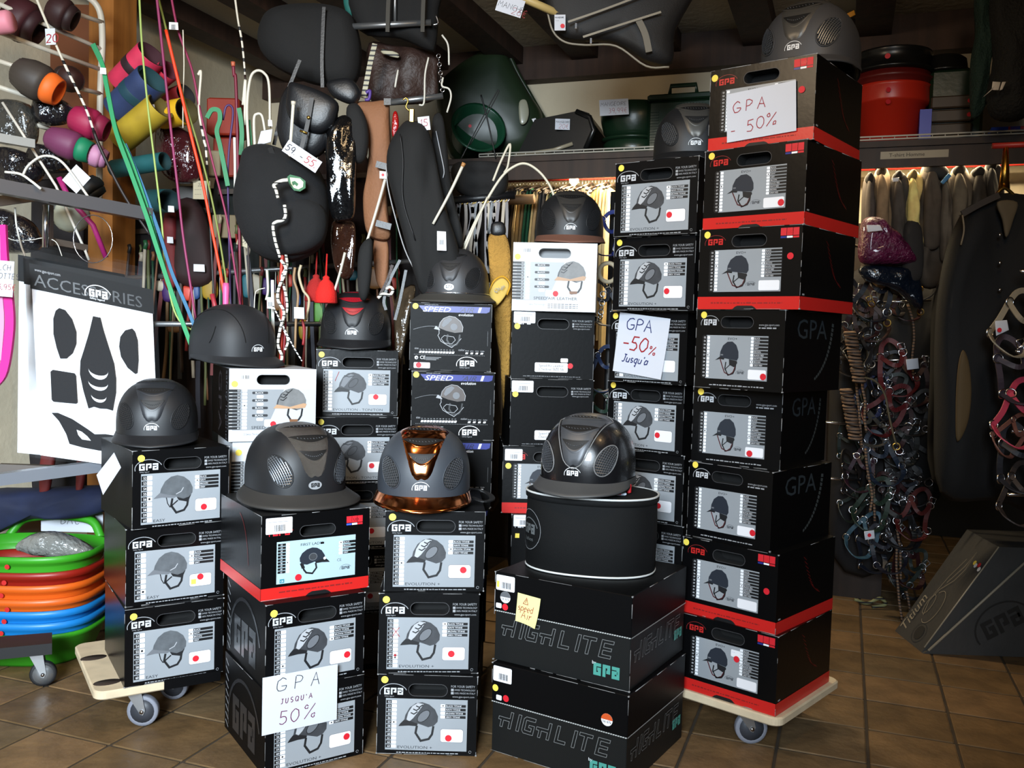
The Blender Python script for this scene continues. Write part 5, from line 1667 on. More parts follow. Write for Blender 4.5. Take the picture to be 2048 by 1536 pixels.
# big green corner feeder and green tub
u = shelf_u(975, 4.3); o = thing('corner_feeder', 'large dark green corner feeder leaning on the wall above the shelf end', 'feeder', on_v(980, 318, 4.3))
mb = MB(); Yf = on_v(980, 250, 4.30).y
puffy(mb, [(870, 190), (905, 140), (960, 105), (1000, 90), (1025, 130), (1060, 190), (1088, 238), (1072, 300), (1030, 318), (960, 318), (900, 315)], Yf, .10, M('plastic_feeder', (34, 48, 30), .35), rings=3); part(o, 'shell', mb, world=True)
mb = MB(); mb.tube(pxpath([(880, 180), (950, 115), (1003, 92), (1040, 155), (1088, 238)], Yf - .02), .012, M('plastic_feeder', (34, 48, 30), .35), 6); part(o, 'rolled_edge', mb, world=True)
mb = MB(); puffy(mb, [(1038, 205), (1052, 200), (1058, 225), (1052, 246), (1040, 246)], Yf - .11, .006, M('film', (150, 150, 130), .25)); part(o, 'label_film', mb, world=True)
mb = MB(); puffy(mb, [(1063, 238), (1071, 236), (1076, 246), (1069, 249)], Yf - .11, .003, LABEL, sub=1); part(o, 'price_label', mb, world=True)
o = thing('tub', 'round green tub lying on its side at the shelf end', 'tub', on_v(955, 320, 4.2))
mb = MB(); mb.lathe([(.02, -.07), (.10, -.07), (.108, -.06), (.12, .04), (.132, .05), (.135, .06), (.118, .06), (.11, -.05)], DG2, 32); A = on_v(952, 268, 4.15)
mb.xf(Matrix.Translation(A) @ Matrix.Rotation(math.radians(68), 4, 'X') @ Matrix.Rotation(math.radians(14), 4, 'Y')); part(o, 'tub_wall', mb, world=True)
mb = MB(); mb.disc(0, 0, .008, 0, RED, 10); mb.xf(Matrix.Translation(at(940, 252, A.y - .09))); part(o, 'price_dot', mb, world=True)
# buckets
u = shelf_u(1776, 4.18); 
o = thing('bucket', 'red plastic bucket on the shelf above the T-shirt label', 'bucket', room(u, 4.18, ZS), 'stacked buckets')
mb = MB(); mb.lathe([(.105, 0), (.112, .004), (.138, .165), (.152, .17), (.155, .18), (.150, .235), (.158, .245)], RDP, 36); part(o, 'wall', mb)
for (zz, xx) in ((.205, -.06), (.16, -.055)):
    mb = MB(); mb.disc(0, 0, .010, 0, DRED, 12); mb.xf(Matrix.Translation((xx - .01, -.151 if zz > .18 else -.141, zz))); part(o, 'price_dot', mb)
o = thing('bucket', 'dark red bucket nested in the red bucket', 'bucket', room(u, 4.18, ZS + .246), 'stacked buckets')
mb = MB(); mb.lathe([(.148, 0), (.15, .01), (.16, .02), (.166, .028), (.152, .035), (.152, .05)], RDD, 36); part(o, 'rim', mb)
o = thing('bucket', 'black bucket with red dot on top of the bucket pile', 'bucket', room(u, 4.18, ZS + .297), 'stacked buckets')
mb = MB(); mb.lathe([(.146, 0), (.168, .004), (.170, .014), (.150, .02), (.150, .072), (.156, .08), (.154, .088)], BKP, 36); part(o, 'wall', mb)
mb = MB(); mb.disc(0, 0, .011, 0, DRED, 12); mb.xf(Matrix.Translation((-.075, -.138, .045)) @ Matrix.Rotation(-.5, 4, 'Z')); part(o, 'price_dot', mb)
u = shelf_u(1896, 4.2); o = thing('storage_bin', 'dark green storage bin beside the red bucket', 'bin', room(u, 4.22, ZS), None, -T20)
mb = MB(); mb.bbox(-.085, .115, -.10, .14, 0, .30, DG, .012); part(o, 'box', mb)
for k in range(3):
    mb = MB(); mb.bbox(-.08, .075, -.118, -.101, .03 + .055 * k, .08 + .055 * k, M('tray_brown', (70, 58, 46), .5), .006); part(o, 'tray_front', mb)
for k in range(2):
    mb = MB(); mb.disc(.062, .11 + .055 * k, .009, .1195, DRED, 12); part(o, 'price_dot', mb)
o = thing('bowl', 'upturned glossy black bowl on the green storage bin', 'bowl', room(u - .03, 4.22, ZS + .3), None)
mb = MB(); mb.lathe([(.10, 0), (.108, .004), (.104, .012), (.092, .02), (.085, .06), (.07, .072), (.02, .078)], BKP, 30); part(o, 'bowl_wall', mb)
u = shelf_u(1846, 4.12); mb = MB(); rprism(mb, u - .022, u + .022, 4.06, 4.3, ZS, ZS + .13, M('blue_plastic', (30, 60, 190), .4)); single('blue_tray', 'blue plastic tray standing between bucket and green bin', 'tray', mb)
for k, cc in ((0, (30, 70, 190)), (1, (200, 40, 40))):
    u = shelf_u(2008 + 34 * k, 4.02); mb = MB(); rprism(mb, u - .05, u + .05, 4.005, 4.1, ZS + .016, ZS + .034, hexm(cc, .4, 'plastic')); single('lead_packet', ('blue', 'red')[k] + ' packet lying at the right end of the shelf edge', 'packet', mb)
# hay nets and bag at the top right
NET = M('net_green', (16, 44, 36), .8, bump=.8, bs=120)
mb = MB(); puffy(mb, [(1950, -20), (1990, -20), (1985, 60), (1975, 140), (1968, 215), (1942, 235), (1940, 130), (1952, 60)], 3.45, .04, NET, folds=.01, fk=90); single('hay_net', 'dark green hay net hanging at the right end of the shelf', 'net', mb)
mb = MB(); puffy(mb, [(1985, -20), (2080, -20), (2080, 160), (2050, 235), (1990, 240), (1972, 200), (1985, 120)], 3.4, .08, M('net_black', (16, 17, 16), .85, bump=.8, bs=100), folds=.015, fk=60)
o = thing('hay_net', 'black hay net bundle with pale reflective stripes at the right end', 'net', at(2010, 240, 3.4)); part(o, 'bundle', mb, world=True)
for q in ([(1984, 180), (1992, 164), (1992, 172), (1964, 196)], [(1985, 163), (2001, 164), (1997, 181), (1983, 180)], [(2004, 164), (2012, 163), (2004, 180), (1999, 181)]):
    mb = MB(); puffy(mb, q, 3.30, .004, M('reflective', (214, 204, 190), .4), sub=1); part(o, 'reflective_stripe', mb, world=True)
mb = MB(); mb.tube([at(1676, 46, 3.6), at(1700, 30, 3.6)], .004, DG2, 5); o = thing('bamboo_cane', 'thin green cane with orange tag behind the topmost helmet', 'cane', at(1676, 46, 3.6)); part(o, 'cane', mb, world=True)
mb = MB(); puffy(mb, [(1692, 28), (1708, 20), (1711, 30), (1696, 37)], 3.58, .004, hexm((196, 130, 30), .6, 'plastic'), sub=1); part(o, 'orange_tag', mb, world=True)
# garment bag slung under the ceiling
BAGK = M('bag_nylon', (17, 14, 13), .65, bump=.3, bs=300); ZIP = M('zip_grey', (136, 128, 112), .45)
YB = 3.2
o = thing('garment_bag', 'long black zipped garment bag slung under the ceiling beams', 'bag', at(1240, 110, YB))
mb = MB(); puffy(mb, [(1092, 20, YB), (1100, -60, YB), (1270, -110, YB), (1400, -60, YB), (1352, 60, YB), (1348, 105, YB), (1340, 130, YB), (1296, 128, YB), (1232, 88, YB), (1160, 84, YB), (1118, 70, YB)], YB, .05, BAGK, folds=.006, fk=30); part(o, 'bag_body', mb, world=True)
for k, pts in enumerate(([(1136, 44), (1200, 22), (1280, -8)], [(1166, 74), (1240, 50), (1322, 24)])):
    mb = MB(); mb.strap(pxpath(pts, YB - .075), .007, .003, ZIP); z_ = part(o, 'zip', mb, world=True, label='pale grey zip')
    mb = MB(); p = at(pts[0][0] + 16, pts[0][1] + 2, YB - .08); mb.box(p.x - .003, p.x + .003, p.y, p.y + .003, p.z - .018, p.z, CHROME); part(o, 'zip_pull', mb, world=True)
mb = MB(); mb.strap(pxpath([(1276, 38), (1290, 68), (1298, 104)], YB - .07), .022, .003, M('webbing', (110, 104, 92), .7)); part(o, 'webbing', mb, world=True)
mb = MB(); mb.tube(pxpath([(1094, 20), (1106, 62), (1130, 84), (1170, 90), (1232, 92), (1292, 132), (1338, 134)], YB - .01), .004, ZIP, 5); part(o, 'edge_piping', mb, world=True)
mb = MB(); mb.tube([at(1000, -24, YB - .02), at(1118, 28, YB - .02)], .014, M('broom_pole', (190, 164, 104), .5), 8); single('broom_pole', 'light wooden pole hanging at the end of the garment bag', 'pole', mb)
pricecard('price_card', 'white card ending in MANCHE 26 euro under the beams', 990, -14, 1044, 20, 3.15, [('MANCHE', .05, .3, .3, INKK), ('26€', .62, .08, .4, INKR)], roll=16, nw=.0012)
o = pricecard('price_card', 'small hanging card with a red dot at the garment bag', 1109, 30, 1132, 61, 3.14, [('MANGEOIRE', .05, .78, .08, INKK), ('---', .1, .56, .12, INKK)], roll=-2, nw=.0008)
mb = MB(); mb.disc(0, 0, .0075, .0012, DRED, 12); mb.xf(Matrix.Translation(at(1125, 52, 3.139))); part(o, 'price_dot', mb, world=True)
# ------------------------------------------------------------------ left: racks and hanging packs
GT = M('tube_grey', (104, 104, 108), .35, .5); GTL = M('tube_light', (176, 176, 172), .4, .2); RWH = M('rack_white', (196, 188, 172), .45)


def bar(mb, a, b, h, m, w_=None):
    """square tube from a to b"""
    a, b = Vector(a), Vector(b); t = (b - a).normalized(); sd = t.cross(Vector((0, 0, 1))).normalized(); up = sd.cross(t); w_ = w_ or h
    vs = [p + sd * (s * w_ / 2) + up * (q * h / 2) for p in (a, b) for s, q in ((-1, -1), (1, -1), (1, 1), (-1, 1))]
    return mb.add(vs, [(3, 2, 1, 0), (4, 5, 6, 7)] + [(k, (k + 1) % 4, 4 + (k + 1) % 4, 4 + k) for k in range(4)], m)


o = thing('display_stand', 'grey square tube display stand carrying the accessory packs', 'stand', Vector((-1.9, 2.95, 0)))
mb = MB(); bar(mb, at(-60, 362, 2.62), at(300, 430, 3.0), .040, GT); q = part(o, 'arm', mb, world=True)
mb = MB(); bar(mb, at(294, 423, 3.0), at(302, 437, 2.995), .03, CHROME); part(q, 'end_cap', mb, world=True)
mb = MB(); bar(mb, at(-60, 266, 2.75), at(66, 288, 2.9), .026, GTL); part(o, 'upper_arm', mb, world=True)
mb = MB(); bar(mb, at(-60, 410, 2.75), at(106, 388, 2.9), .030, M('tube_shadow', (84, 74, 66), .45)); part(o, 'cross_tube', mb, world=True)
mb = MB(); mb.tube([at(92, 410, 2.85), at(91, 495, 2.85)], .010, CHROME, 10); part(o, 'drop_tube', mb, world=True)
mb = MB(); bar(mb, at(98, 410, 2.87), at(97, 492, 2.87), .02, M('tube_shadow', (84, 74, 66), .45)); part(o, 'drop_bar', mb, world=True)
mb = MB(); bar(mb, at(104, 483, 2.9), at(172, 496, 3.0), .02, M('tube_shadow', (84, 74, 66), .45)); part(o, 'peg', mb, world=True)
mb = MB(); bar(mb, at(-60, 966, 2.70), at(246, 926, 3.0), .036, M('tube_light2', (130, 134, 142), .4, .3)); part(o, 'base_arm', mb, world=True)
mb = MB(); bar(mb, Vector((-1.9, 2.95, 0)), Vector((-1.9, 2.95, 1.9)), .04, GT); part(o, 'post', mb, world=True)
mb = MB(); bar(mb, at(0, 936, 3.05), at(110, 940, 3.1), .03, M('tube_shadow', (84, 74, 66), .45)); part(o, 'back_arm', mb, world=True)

o = thing('wire_rack', 'white tubular ladder rack holding bell boots', 'rack', at(205, 230, 3.35))
mb = MB(); mb.tube(pxpath([(140, -16, 3.3), (178, -4, 3.33), (200, 24, 3.35), (205, 80, 3.35), (202, 150, 3.35), (200, 230, 3.35), (198, 420, 3.35)]), .0115, RWH, 8); part(o, 'upright', mb, world=True)
for (a, b) in (((-20, 0, 3.1), (206, 100, 3.35)), ((100, 10, 3.2), (206, 45, 3.35)), ((-20, 58, 3.05), (204, 140, 3.35)), ((-20, 116, 3.05), (70, 146, 3.1)), ((-20, 168, 3.0), (120, 214, 3.15)), ((120, 166, 3.2), (203, 188, 3.35)), ((60, 246, 3.1), (100, 258, 3.15))):
    mb = MB(); mb.tube([at(*a), at(*b)], .008, RWH, 8); part(o, 'rung', mb, world=True)


def frame_to(A, B):
    A, B = Vector(A), Vector(B); q = (B - A).to_track_quat('Z', 'Y').to_matrix().to_4x4(); return Matrix.Translation(A) @ q, (B - A).length


def bell_boot(label, A, B, r, col, cuff, Y):
    a, b = at(*A, Y), at(*B, Y + .02); X, L = frame_to(a, b)
    o = thing('bell_boot', label, 'bell boot', Vector((a.x, a.y, min(a.z, b.z) - r)), 'bell boots on the left rack')
    mb = MB(); mb.lathe([(r * .45, 0), (r * .75, L * .08), (r * .98, L * .35), (r, L * .6), (r * .9, L * .72)], hexm(col, .6, 'rubber'), 40, rib=1, ribd=-.05); part(o, 'bell', mb.xf(X), world=True)
    mb = MB(); mb.lathe([(r * .8, L * .72), (r * .84, L * .8), (r * .72, L), (r * .6, L), (r * .65, L * .75)], hexm(cuff, .6, 'rubber'), 32); part(o, 'cuff', mb.xf(X), world=True)


bell_boot('dark brown bell boot with orange cuff on the wire rack', (28, 138), (118, 186), .062, (60, 52, 46), (232, 104, 30), 3.0)
bell_boot('raspberry red bell boot on the wire rack', (140, 232), (214, 262), .052, (150, 24, 66), (120, 18, 52), 3.05)
bell_boot('purple bell boot with green cuff', (92, 272), (182, 306), .048, (104, 44, 78), (10, 116, 78), 3.0)
bell_boot('pale pink bell boot end beside the green cuff', (172, 304), (214, 320), .038, (176, 120, 150), (160, 104, 136), 3.03)
bell_boot('ribbed cream bell boot under the grey arm', (168, 440), (112, 420), .058, (190, 192, 172), (60, 62, 58), 3.12)
bell_boot('dark brown bell boot at the top of the wire rack', (96, 12), (150, 42), .055, (52, 26, 26), (40, 20, 20), 3.18)
bell_boot('dark maroon bell boot behind the rack rung', (10, 20), (80, 64), .075, (64, 24, 30), (48, 18, 22), 3.2)
bell_boot('black bell boot hanging in the rack shadow', (158, 166), (120, 150), .045, (50, 22, 16), (40, 18, 12), 3.22)
bell_boot('black ribbed bell boot beside the price strip', (165, 360), (195, 395), .05, (20, 20, 20), (16, 16, 16), 3.15)
mb = MB(); mb.lathe([(.03, 0), (.036, .01), (.036, .08), (.03, .09)], hexm((224, 140, 156), .6, 'rubber'), 20); X, L = frame_to(at(-30, 50, 3.0), at(12, 44, 3.0)); mb.xf(X); single('bandage_roll', 'pink bandage roll at the end of the top rung', 'bandage', mb)
PLAST = M('plastic_film', (60, 58, 54), .14, bump=.7, bs=60, coat=.4); PLASTD = M('plastic_film_dark', (22, 20, 24), .14, bump=.7, bs=60, coat=.4)
for k, (pts, m, lb) in enumerate((([(-10, 210), (30, 200), (66, 215), (78, 250), (72, 290), (40, 292), (-10, 280)], PLAST, 'crumpled clear bag of dark goods at the left rack'), ([(70, 205), (110, 195), (146, 215), (140, 245), (96, 252), (74, 240)], PLASTD, 'dark wrapped boots behind the raspberry bell boot'), ([(70, 290), (120, 300), (140, 330), (110, 345), (60, 330)], PLASTD, 'black wrapped goods under the purple bell boot'), ([(-10, 300), (40, 300), (90, 330), (70, 370), (-10, 360)], PLASTD, 'black wrapped goods above the grey arm'), ([(-10, 420), (40, 430), (75, 455), (80, 500), (-10, 500)], PLASTD, 'black wrapped goods below the grey arm'), ([(318, 250), (380, 265), (405, 310), (400, 360), (350, 365), (318, 330)], M('film_red', (58, 20, 24), .15, bump=1, bs=40, coat=.5), 'clear bag with dark red goods by the whips'))):
    mb = MB(); puffy(mb, pts, 3.12 if k < 5 else 3.5, .05, m, folds=.008, fk=80, seed=k); single('plastic_bag', lb, 'plastic bag', mb)


def sleeve(label, A, B, r, col, Y, inner=None, band=None, r2=None):
    """hollow tendon boot lying between two picture points"""
    a, b = at(*A, Y), at(*B, Y - .06); X, L = frame_to(a, b); r2 = r2 or r
    o = thing('tendon_boot', label, 'horse boot', Vector((a.x, a.y, min(a.z, b.z) - r)), 'tendon boots hanging behind the whips')
    mb = MB(); m = hexm(col, .7, 'felt', var=.1, vs=20)
    n = 28; vs = []
    for (rr, z) in ((r * .96, 0), (r, .004), (r2, L - .003), (r2 * .98, L), (r2 * .88, L), (r2 * .86, L * .3)):
        for j in range(n):
            t = 2 * PI * j / n; vs.append((rr * math.cos(t), rr * .85 * math.sin(t), z))
    fs = [(i * n + j, i * n + (j + 1) % n, (i + 1) * n + (j + 1) % n, (i + 1) * n + j) for i in range(5) for j in range(n)]
    mb.add(vs, fs[:3 * n], m, True); mb.add(vs, fs[3 * n:] + [tuple(5 * n + j for j in range(n))], hexm(inner or (30, 28, 28), .8, 'felt'), True)
    part(o, 'shell', mb.xf(X), world=True)
    if band:
        mb = MB(); mb.lathe([(r * 1.02, L * .45), (r * 1.03, L * .46), (r * 1.03, L * .62), (r * 1.02, L * .63)], hexm(band, .6, 'felt'), 28, 1, .85); part(o, 'strap', mb.xf(X), world=True)


sleeve('pink tendon boot behind the pale green whip', (244, 168), (304, 108), .062, (206, 46, 80), 3.42, (60, 24, 34), (40, 20, 26))
sleeve('small pink tendon boot beside the magenta whip', (300, 172), (338, 140), .045, (206, 46, 70), 3.5, (90, 24, 40))
sleeve('blue and teal tendon boot', (238, 222), (306, 158), .068, (40, 56, 96), 3.36, (22, 60, 66), (26, 66, 80))
sleeve('mustard yellow tendon boot', (240, 280), (322, 212), .058, (176, 148, 36), 3.36, (90, 76, 24))
sleeve('bright yellow tendon boot', (322, 232), (374, 222), .056, (226, 172, 20), 3.44, (70, 60, 20))
sleeve('teal tendon boot lying below the yellow ones', (228, 338), (330, 322), .038, (20, 88, 92), 3.38, (12, 50, 54))
sleeve('round teal tendon boot with open end', (302, 402), (338, 402), .050, (18, 72, 76), 3.4, (8, 40, 44))
sleeve('dark red tendon boot under the pink ones', (310, 215), (372, 190), .05, (150, 34, 40), 3.6)
# accessory packs
FILM = M('clear_film', (240, 245, 250), .12, alpha=.004, spec=.3)
CARDW = M('card_white', (226, 230, 236), .55)


def pack(label, A, B, C, Yl, Yr, full, group='accessory packs on the stand'):
    """hanging pack: A upper left, B lower left, C upper right in the picture"""
    a, b, c = at(*A, Yl), at(*B, Yl), at(*C, Yr); ux = (c - a); wd = ux.length; ux.normalize(); hg = (a - b).length; uz = (a - b).normalized(); uy = uz.cross(ux)
    X = Matrix(((ux.x, uy.x, uz.x, b.x), (ux.y, uy.y, uz.y, b.y), (ux.z, uy.z, uz.z, b.z), (0, 0, 0, 1)))
    o = thing('accessory_pack', label, 'pack', b, group)
    mb = MB(); mb.box(.012 * wd, wd * .988, .002, .006, 0, hg * .86, CARDW); part(o, 'card', mb.xf(X), world=True)
    mb = MB(); mb.box(.0, wd, .0, .008, hg * .86, hg * .99, M('header_black', (6, 6, 7), .6, spec=.2))
    if full:
        mb.text('www.gpa-sport.com', wd * .04, hg * .955, hg * .016, .001, LGRY, maxw=wd * .2)
        mb.text('ACCESSORIES', wd * .03, hg * .88, hg * .062, .001, M('ghost_print', (26, 27, 30), .4), sx=1.0, maxw=wd * .95)
        gpa(mb, wd * .465, hg * .885, wd * .15, hg * .04, .002, WHT); mb.text('Safety legend', wd * .47, hg * .872, hg * .010, .002, WHT, maxw=wd * .14)
    part(o, 'header', mb.xf(X), world=True)
    mb = MB(); mb.box(-.01, wd + .01, -.006, -.0055, -.01, hg * 1.06, FILM); part(o, 'clear_sleeve', mb.xf(X), world=True)
    if full:
        PAD = M('pad_black', (13, 13, 17), .85, bump=.4, bs=400)
        F = lambda p: [(wd * (x - 232) / 672, hg * .86 * (1530 - y) / 970) for x, y in p]

        def pad(nm, p, cut=()):
            mb = MB(); q = F(p); n = len(q); ar = sum(q[i][0] * q[(i + 1) % n][1] - q[(i + 1) % n][0] * q[i][1] for i in range(n))
            if ar < 0: q = q[::-1]
            mb.add([(x, -.004, z) for x, z in q] + [(x, .002, z) for x, z in q], [tuple(range(n))] + [(i, n + i, n + (i + 1) % n, (i + 1) % n) for i in range(n)], PAD)
            for cpts in cut:
                mb.poly(F(cpts), .0045, CARDW)
            part(o, nm, mb.xf(X), world=True)
        pad('side_pad', [(380, 640), (410, 645), (445, 690), (465, 760), (462, 830), (440, 890), (405, 930), (372, 937), (356, 880), (342, 800), (345, 710), (360, 660)])
        pad('side_pad', [(775, 675), (790, 690), (803, 740), (803, 860), (793, 940), (780, 948), (740, 920), (705, 860), (697, 800), (706, 740), (735, 695)])
        cres = lambda cx, cy, w_, h_: [(cx - w_, cy - h_)] + [(cx + w_ * math.cos(t), cy - h_ + h_ * 1.9 * math.sin(t)) for t in [PI - PI * k / 10 for k in range(11)]][1:-1] + [(cx + w_, cy - h_)] + [(cx + w_ * math.cos(t), cy - h_ + h_ * 1.1 * math.sin(t)) for t in [PI * k / 10 for k in range(1, 10)]]
        pad('crown_pad', [(560, 648), (600, 648), (612, 710), (635, 800), (665, 910), (672, 1000), (668, 1080), (645, 1195), (610, 1190), (575, 1195), (540, 1190), (512, 1205), (488, 1100), (474, 1010), (480, 930), (505, 850), (535, 750)],
            [cres(576, 995, 54, 30), cres(572, 1065, 54, 26), cres(572, 1140, 42, 22)])
        pad('square_pad', [(330, 1012), (445, 1010), (452, 1022), (454, 1180), (445, 1190), (325, 1200), (316, 1190), (317, 1025)])
        pad('peak_pad', [(312, 1268), (345, 1262), (420, 1285), (500, 1330), (540, 1356), (600, 1345), (700, 1345), (740, 1400), (700, 1440), (560, 1450), (470, 1446), (400, 1436), (385, 1380), (350, 1310)], [[(443, 1345), (470, 1352), (500, 1375), (518, 1398), (470, 1398), (450, 1375)]])
    return o


pack('front white accessory pack with black helmet pads on its card', (58, 522), (77, 910), (306, 596 - 20), 2.84, 2.98, True)
pack('second accessory pack behind the front one', (46, 512), (60, 905), (280, 556), 2.92, 3.06, False)
pack('rearmost accessory pack at the left', (36, 505), (32, 905), (250, 545), 3.0, 3.14, False)
mb = MB(); mb.tube([at(186, 478, 2.9) + Vector((.062 * math.cos(t), .0, .075 * math.sin(t))) for t in [2 * PI * k / 24 for k in range(25)]], .0016, CHROME, 5, cap=False); single('hanging_ring', 'large wire ring holding the accessory packs', 'ring', mb)
mb = MB(); mb.tube(pxpath([(30, 415), (33, 450), (42, 490), (50, 512)], 2.86), .003, WIREW, 5); single('hanging_wire', 'pale bent wire hook above the accessory packs', 'hook', mb)
mb = MB(); mb.tube(pxpath([(4, 470), (30, 481), (62, 480), (88, 476), (112, 484), (124, 512)], 2.87), .0015, WIREW, 4); single('hanging_wire', 'thin looped string between the pink halter and the packs', 'string', mb)
# pink halter at the left edge with its tag
PINK = hexm((206, 30, 130), .75, 'web')
o = thing('pink_girth', 'bright pink padded girth hanging at the left edge', 'girth', at(0, 760, 2.7))
mb = MB(); mb.strap(pxpath([(4, 450), (8, 520), (18, 600), (20, 660), (8, 740), (-12, 770)], 2.72), .026, .012, PINK); part(o, 'padding', mb, world=True)
mb = MB(); mb.strap(pxpath([(-4, 470), (-2, 560), (4, 640), (-2, 720)], 2.715), .014, .004, hexm((230, 140, 190), .7, 'web')); part(o, 'fleece', mb, world=True)
pricecard('price_card', 'white tag ending 6,95 euro on the pink girth', -30, 520, 25, 590, 2.68, [('LCH', .46, .74, .15, INKK), ('OTTES', .45, .5, .15, INKK), ('6,95€', .45, .2, .15, INKR)], roll=3, nw=.0014)
# green tubs
TB = [('green', (54, 150, 30)), ('red', (140, 26, 14)), ('orange', (214, 92, 22)), ('orange', (214, 92, 22)), ('blue', (24, 122, 196)), ('blue', (24, 122, 196)), ('green', (54, 150, 30))]
Yt = 3.02; cb = at(62, 1200, 3.18)
rimz = [at(60, y, 2.98).z for y in (1118, 1150, 1176, 1204, 1228, 1252, 1276)]
TN = ['top green tub holding wrapped goods', 'dark red tub under the top green tub', 'orange tub under the dark red one', 'orange tub on top of the blue tubs', 'upper blue tub of the nested stack', 'lower blue tub of the nested stack', 'bottom green tub standing on the floor']
for i, (cn, col) in enumerate(TB):
    zr = rimz[i]; m = hexm(col, .42, 'tub')
    zb = 0.0 if i == 6 else zr - .055
    o = thing('flexible_tub', TN[i], 'tub', (cb.x, 3.18, max(0, zb)), 'nested plastic tubs')
    mb = MB(); r = .215
    if i == 6:
        pr = [(.17, 0), (.178, .01), (r - .004, zr - .02), (r + .004, zr - .014), (r + .006, zr), (r - .004, zr), (r - .01, zr - .03)]
    else:
        pr = [(r - .016, zb), (r - .006, zr - .026), (r + .004, zr - .022), (r + .006, zr), (r - .004, zr), (r - .012, zb)]
    n = 48; vs = []
    for (rr, z) in pr:
        for j in range(n):
            t = 2 * PI * j / n; c, d = math.cos(t), math.sin(t); q = (abs(c) ** 2.8 + abs(d) ** 2.8) ** (-1 / 2.8); vs.append((c * q * rr * 1.12, d * q * rr * .86, z - max(0, zb)))
    fs = [(k * n + j, k * n + (j + 1) % n, (k + 1) * n + (j + 1) % n, (k + 1) * n + j) for k in range(len(pr) - 1) for j in range(n)]
    if i == 6: fs.append(tuple(range(n - 1, -1, -1)))
    mb.add(vs, fs, m, True); part(o, 'wall', mb)
    mb = MB(); mb.disc(.02 - .01 * (i % 3), (zr - max(0, zb)) - .032, .0085, .86 * (r + .004) + .001, M('tub_dot', (190, 30, 30), .5), 12)
    if i < 6: part(o, 'price_dot', mb)
    if i == 0:
        mb = MB(); mb.tube(smooth_path([(-.17, .17, zr - zb - .01), (-.13, .19, zr - zb + .045), (-.05, .20, zr - zb + .06), (.05, .20, zr - zb + .06), (.13, .19, zr - zb + .045), (.17, .17, zr - zb - .01)]), .016, m, 8); part(o, 'handle', mb)
mb = MB(); puffy(mb, [(38, 1096), (60, 1070), (110, 1062), (160, 1078), (188, 1102), (120, 1112)], 3.14, .06, M('film_clear', (120, 120, 116), .12, bump=1, bs=50, coat=.5), folds=.006, fk=90); single('plastic_bag', 'crumpled clear plastic bag inside the top green tub', 'plastic bag', mb)
pricecard('price_card', 'white card reading BAC behind the green tub', 82, 1026, 206, 1062, 3.42, [('BAC', .32, .4, .4, INKK)], nw=.002)
mb = MB(); puffy(mb, [(-30, 985), (80, 975), (240, 972), (236, 1010), (180, 1030), (80, 1032), (10, 1060), (-30, 1070)], 3.4, .12, hexm((18, 28, 58), .8, 'cloth', var=.3, vs=10), folds=.02, fk=30); single('saddle_pad', 'folded dark blue saddle pad behind the tubs', 'saddle pad', mb)
for k, (xa, xb) in enumerate(((85, 112), (158, 178))):
    mb = MB(); puffy(mb, [(xa, 905), (xb, 900), (xb - 6, 950), (xb - 14, 985), (xa - 4, 990)], 3.35, .02, hexm((96, 20, 16), .7, 'cloth')); single('red_strap', ('wide dark red strap hanging behind the base arm', 'narrow dark red strap hanging behind the base arm')[k], 'strap', mb)
# black trolley corner
o = thing('black_trolley', 'black trolley deck with a castor in front of the green tubs', 'trolley', (at(20, 1378, 2.75).x, 2.75, 0))
A = on_z(104, 1296, .15); mb = MB(); zt = .165
mb.add([v for v in (Vector((A.x, A.y, zt)), Vector((A.x - .05, A.y + .10, zt)), Vector((A.x - .6, A.y - .10, zt)), Vector((A.x - .5, A.y - .22, zt)))] + [v for v in (Vector((A.x, A.y, zt - .035)), Vector((A.x - .05, A.y + .10, zt - .035)), Vector((A.x - .6, A.y - .10, zt - .035)), Vector((A.x - .5, A.y - .22, zt - .035)))], [(0, 1, 2, 3), (7, 6, 5, 4)] + [(k, 4 + k, 4 + (k + 1) % 4, (k + 1) % 4) for k in range(4)], M('deck_black', (16, 16, 18), .6)); part(o, 'deck', mb, world=True)
p = on_z(62, 1340, .06); caster(o, p.x - o.location.x, p.y - o.location.y + .02, zt - .036, .040, .35, True)
caster(o, p.x - o.location.x - .45, p.y - o.location.y - .12, zt - .036, .040, .3, True)
# ------------------------------------------------------------------ whips and sticks
def whip(label, pts, Y, r, segs, name='riding_whip', group='whips standing in the bundle', flat=False):
    """segs: (part name, t0, t1, material, radius factor)"""
    P_ = pxpath(pts, Y, 8); n = len(P_) - 1
    o = thing(name, label, 'whip' if 'whip' in name else name.split('_')[-1], P_[-1] if P_[-1].z < P_[0].z else P_[0], group)
    for (nm, t0, t1, m, k) in segs:
        i0, i1 = int(round(t0 * n)), int(round(t1 * n)); mb = MB()
        if flat: mb.strap(P_[i0:i1 + 1], r * 2 * k, r * .7, m)
        else: mb.tube(P_[i0:i1 + 1], [r * k * (1 - .15 * j / max(1, i1 - i0)) for j in range(i1 - i0 + 1)], m, 6)
        part(o, nm, mb, world=True)
    return o


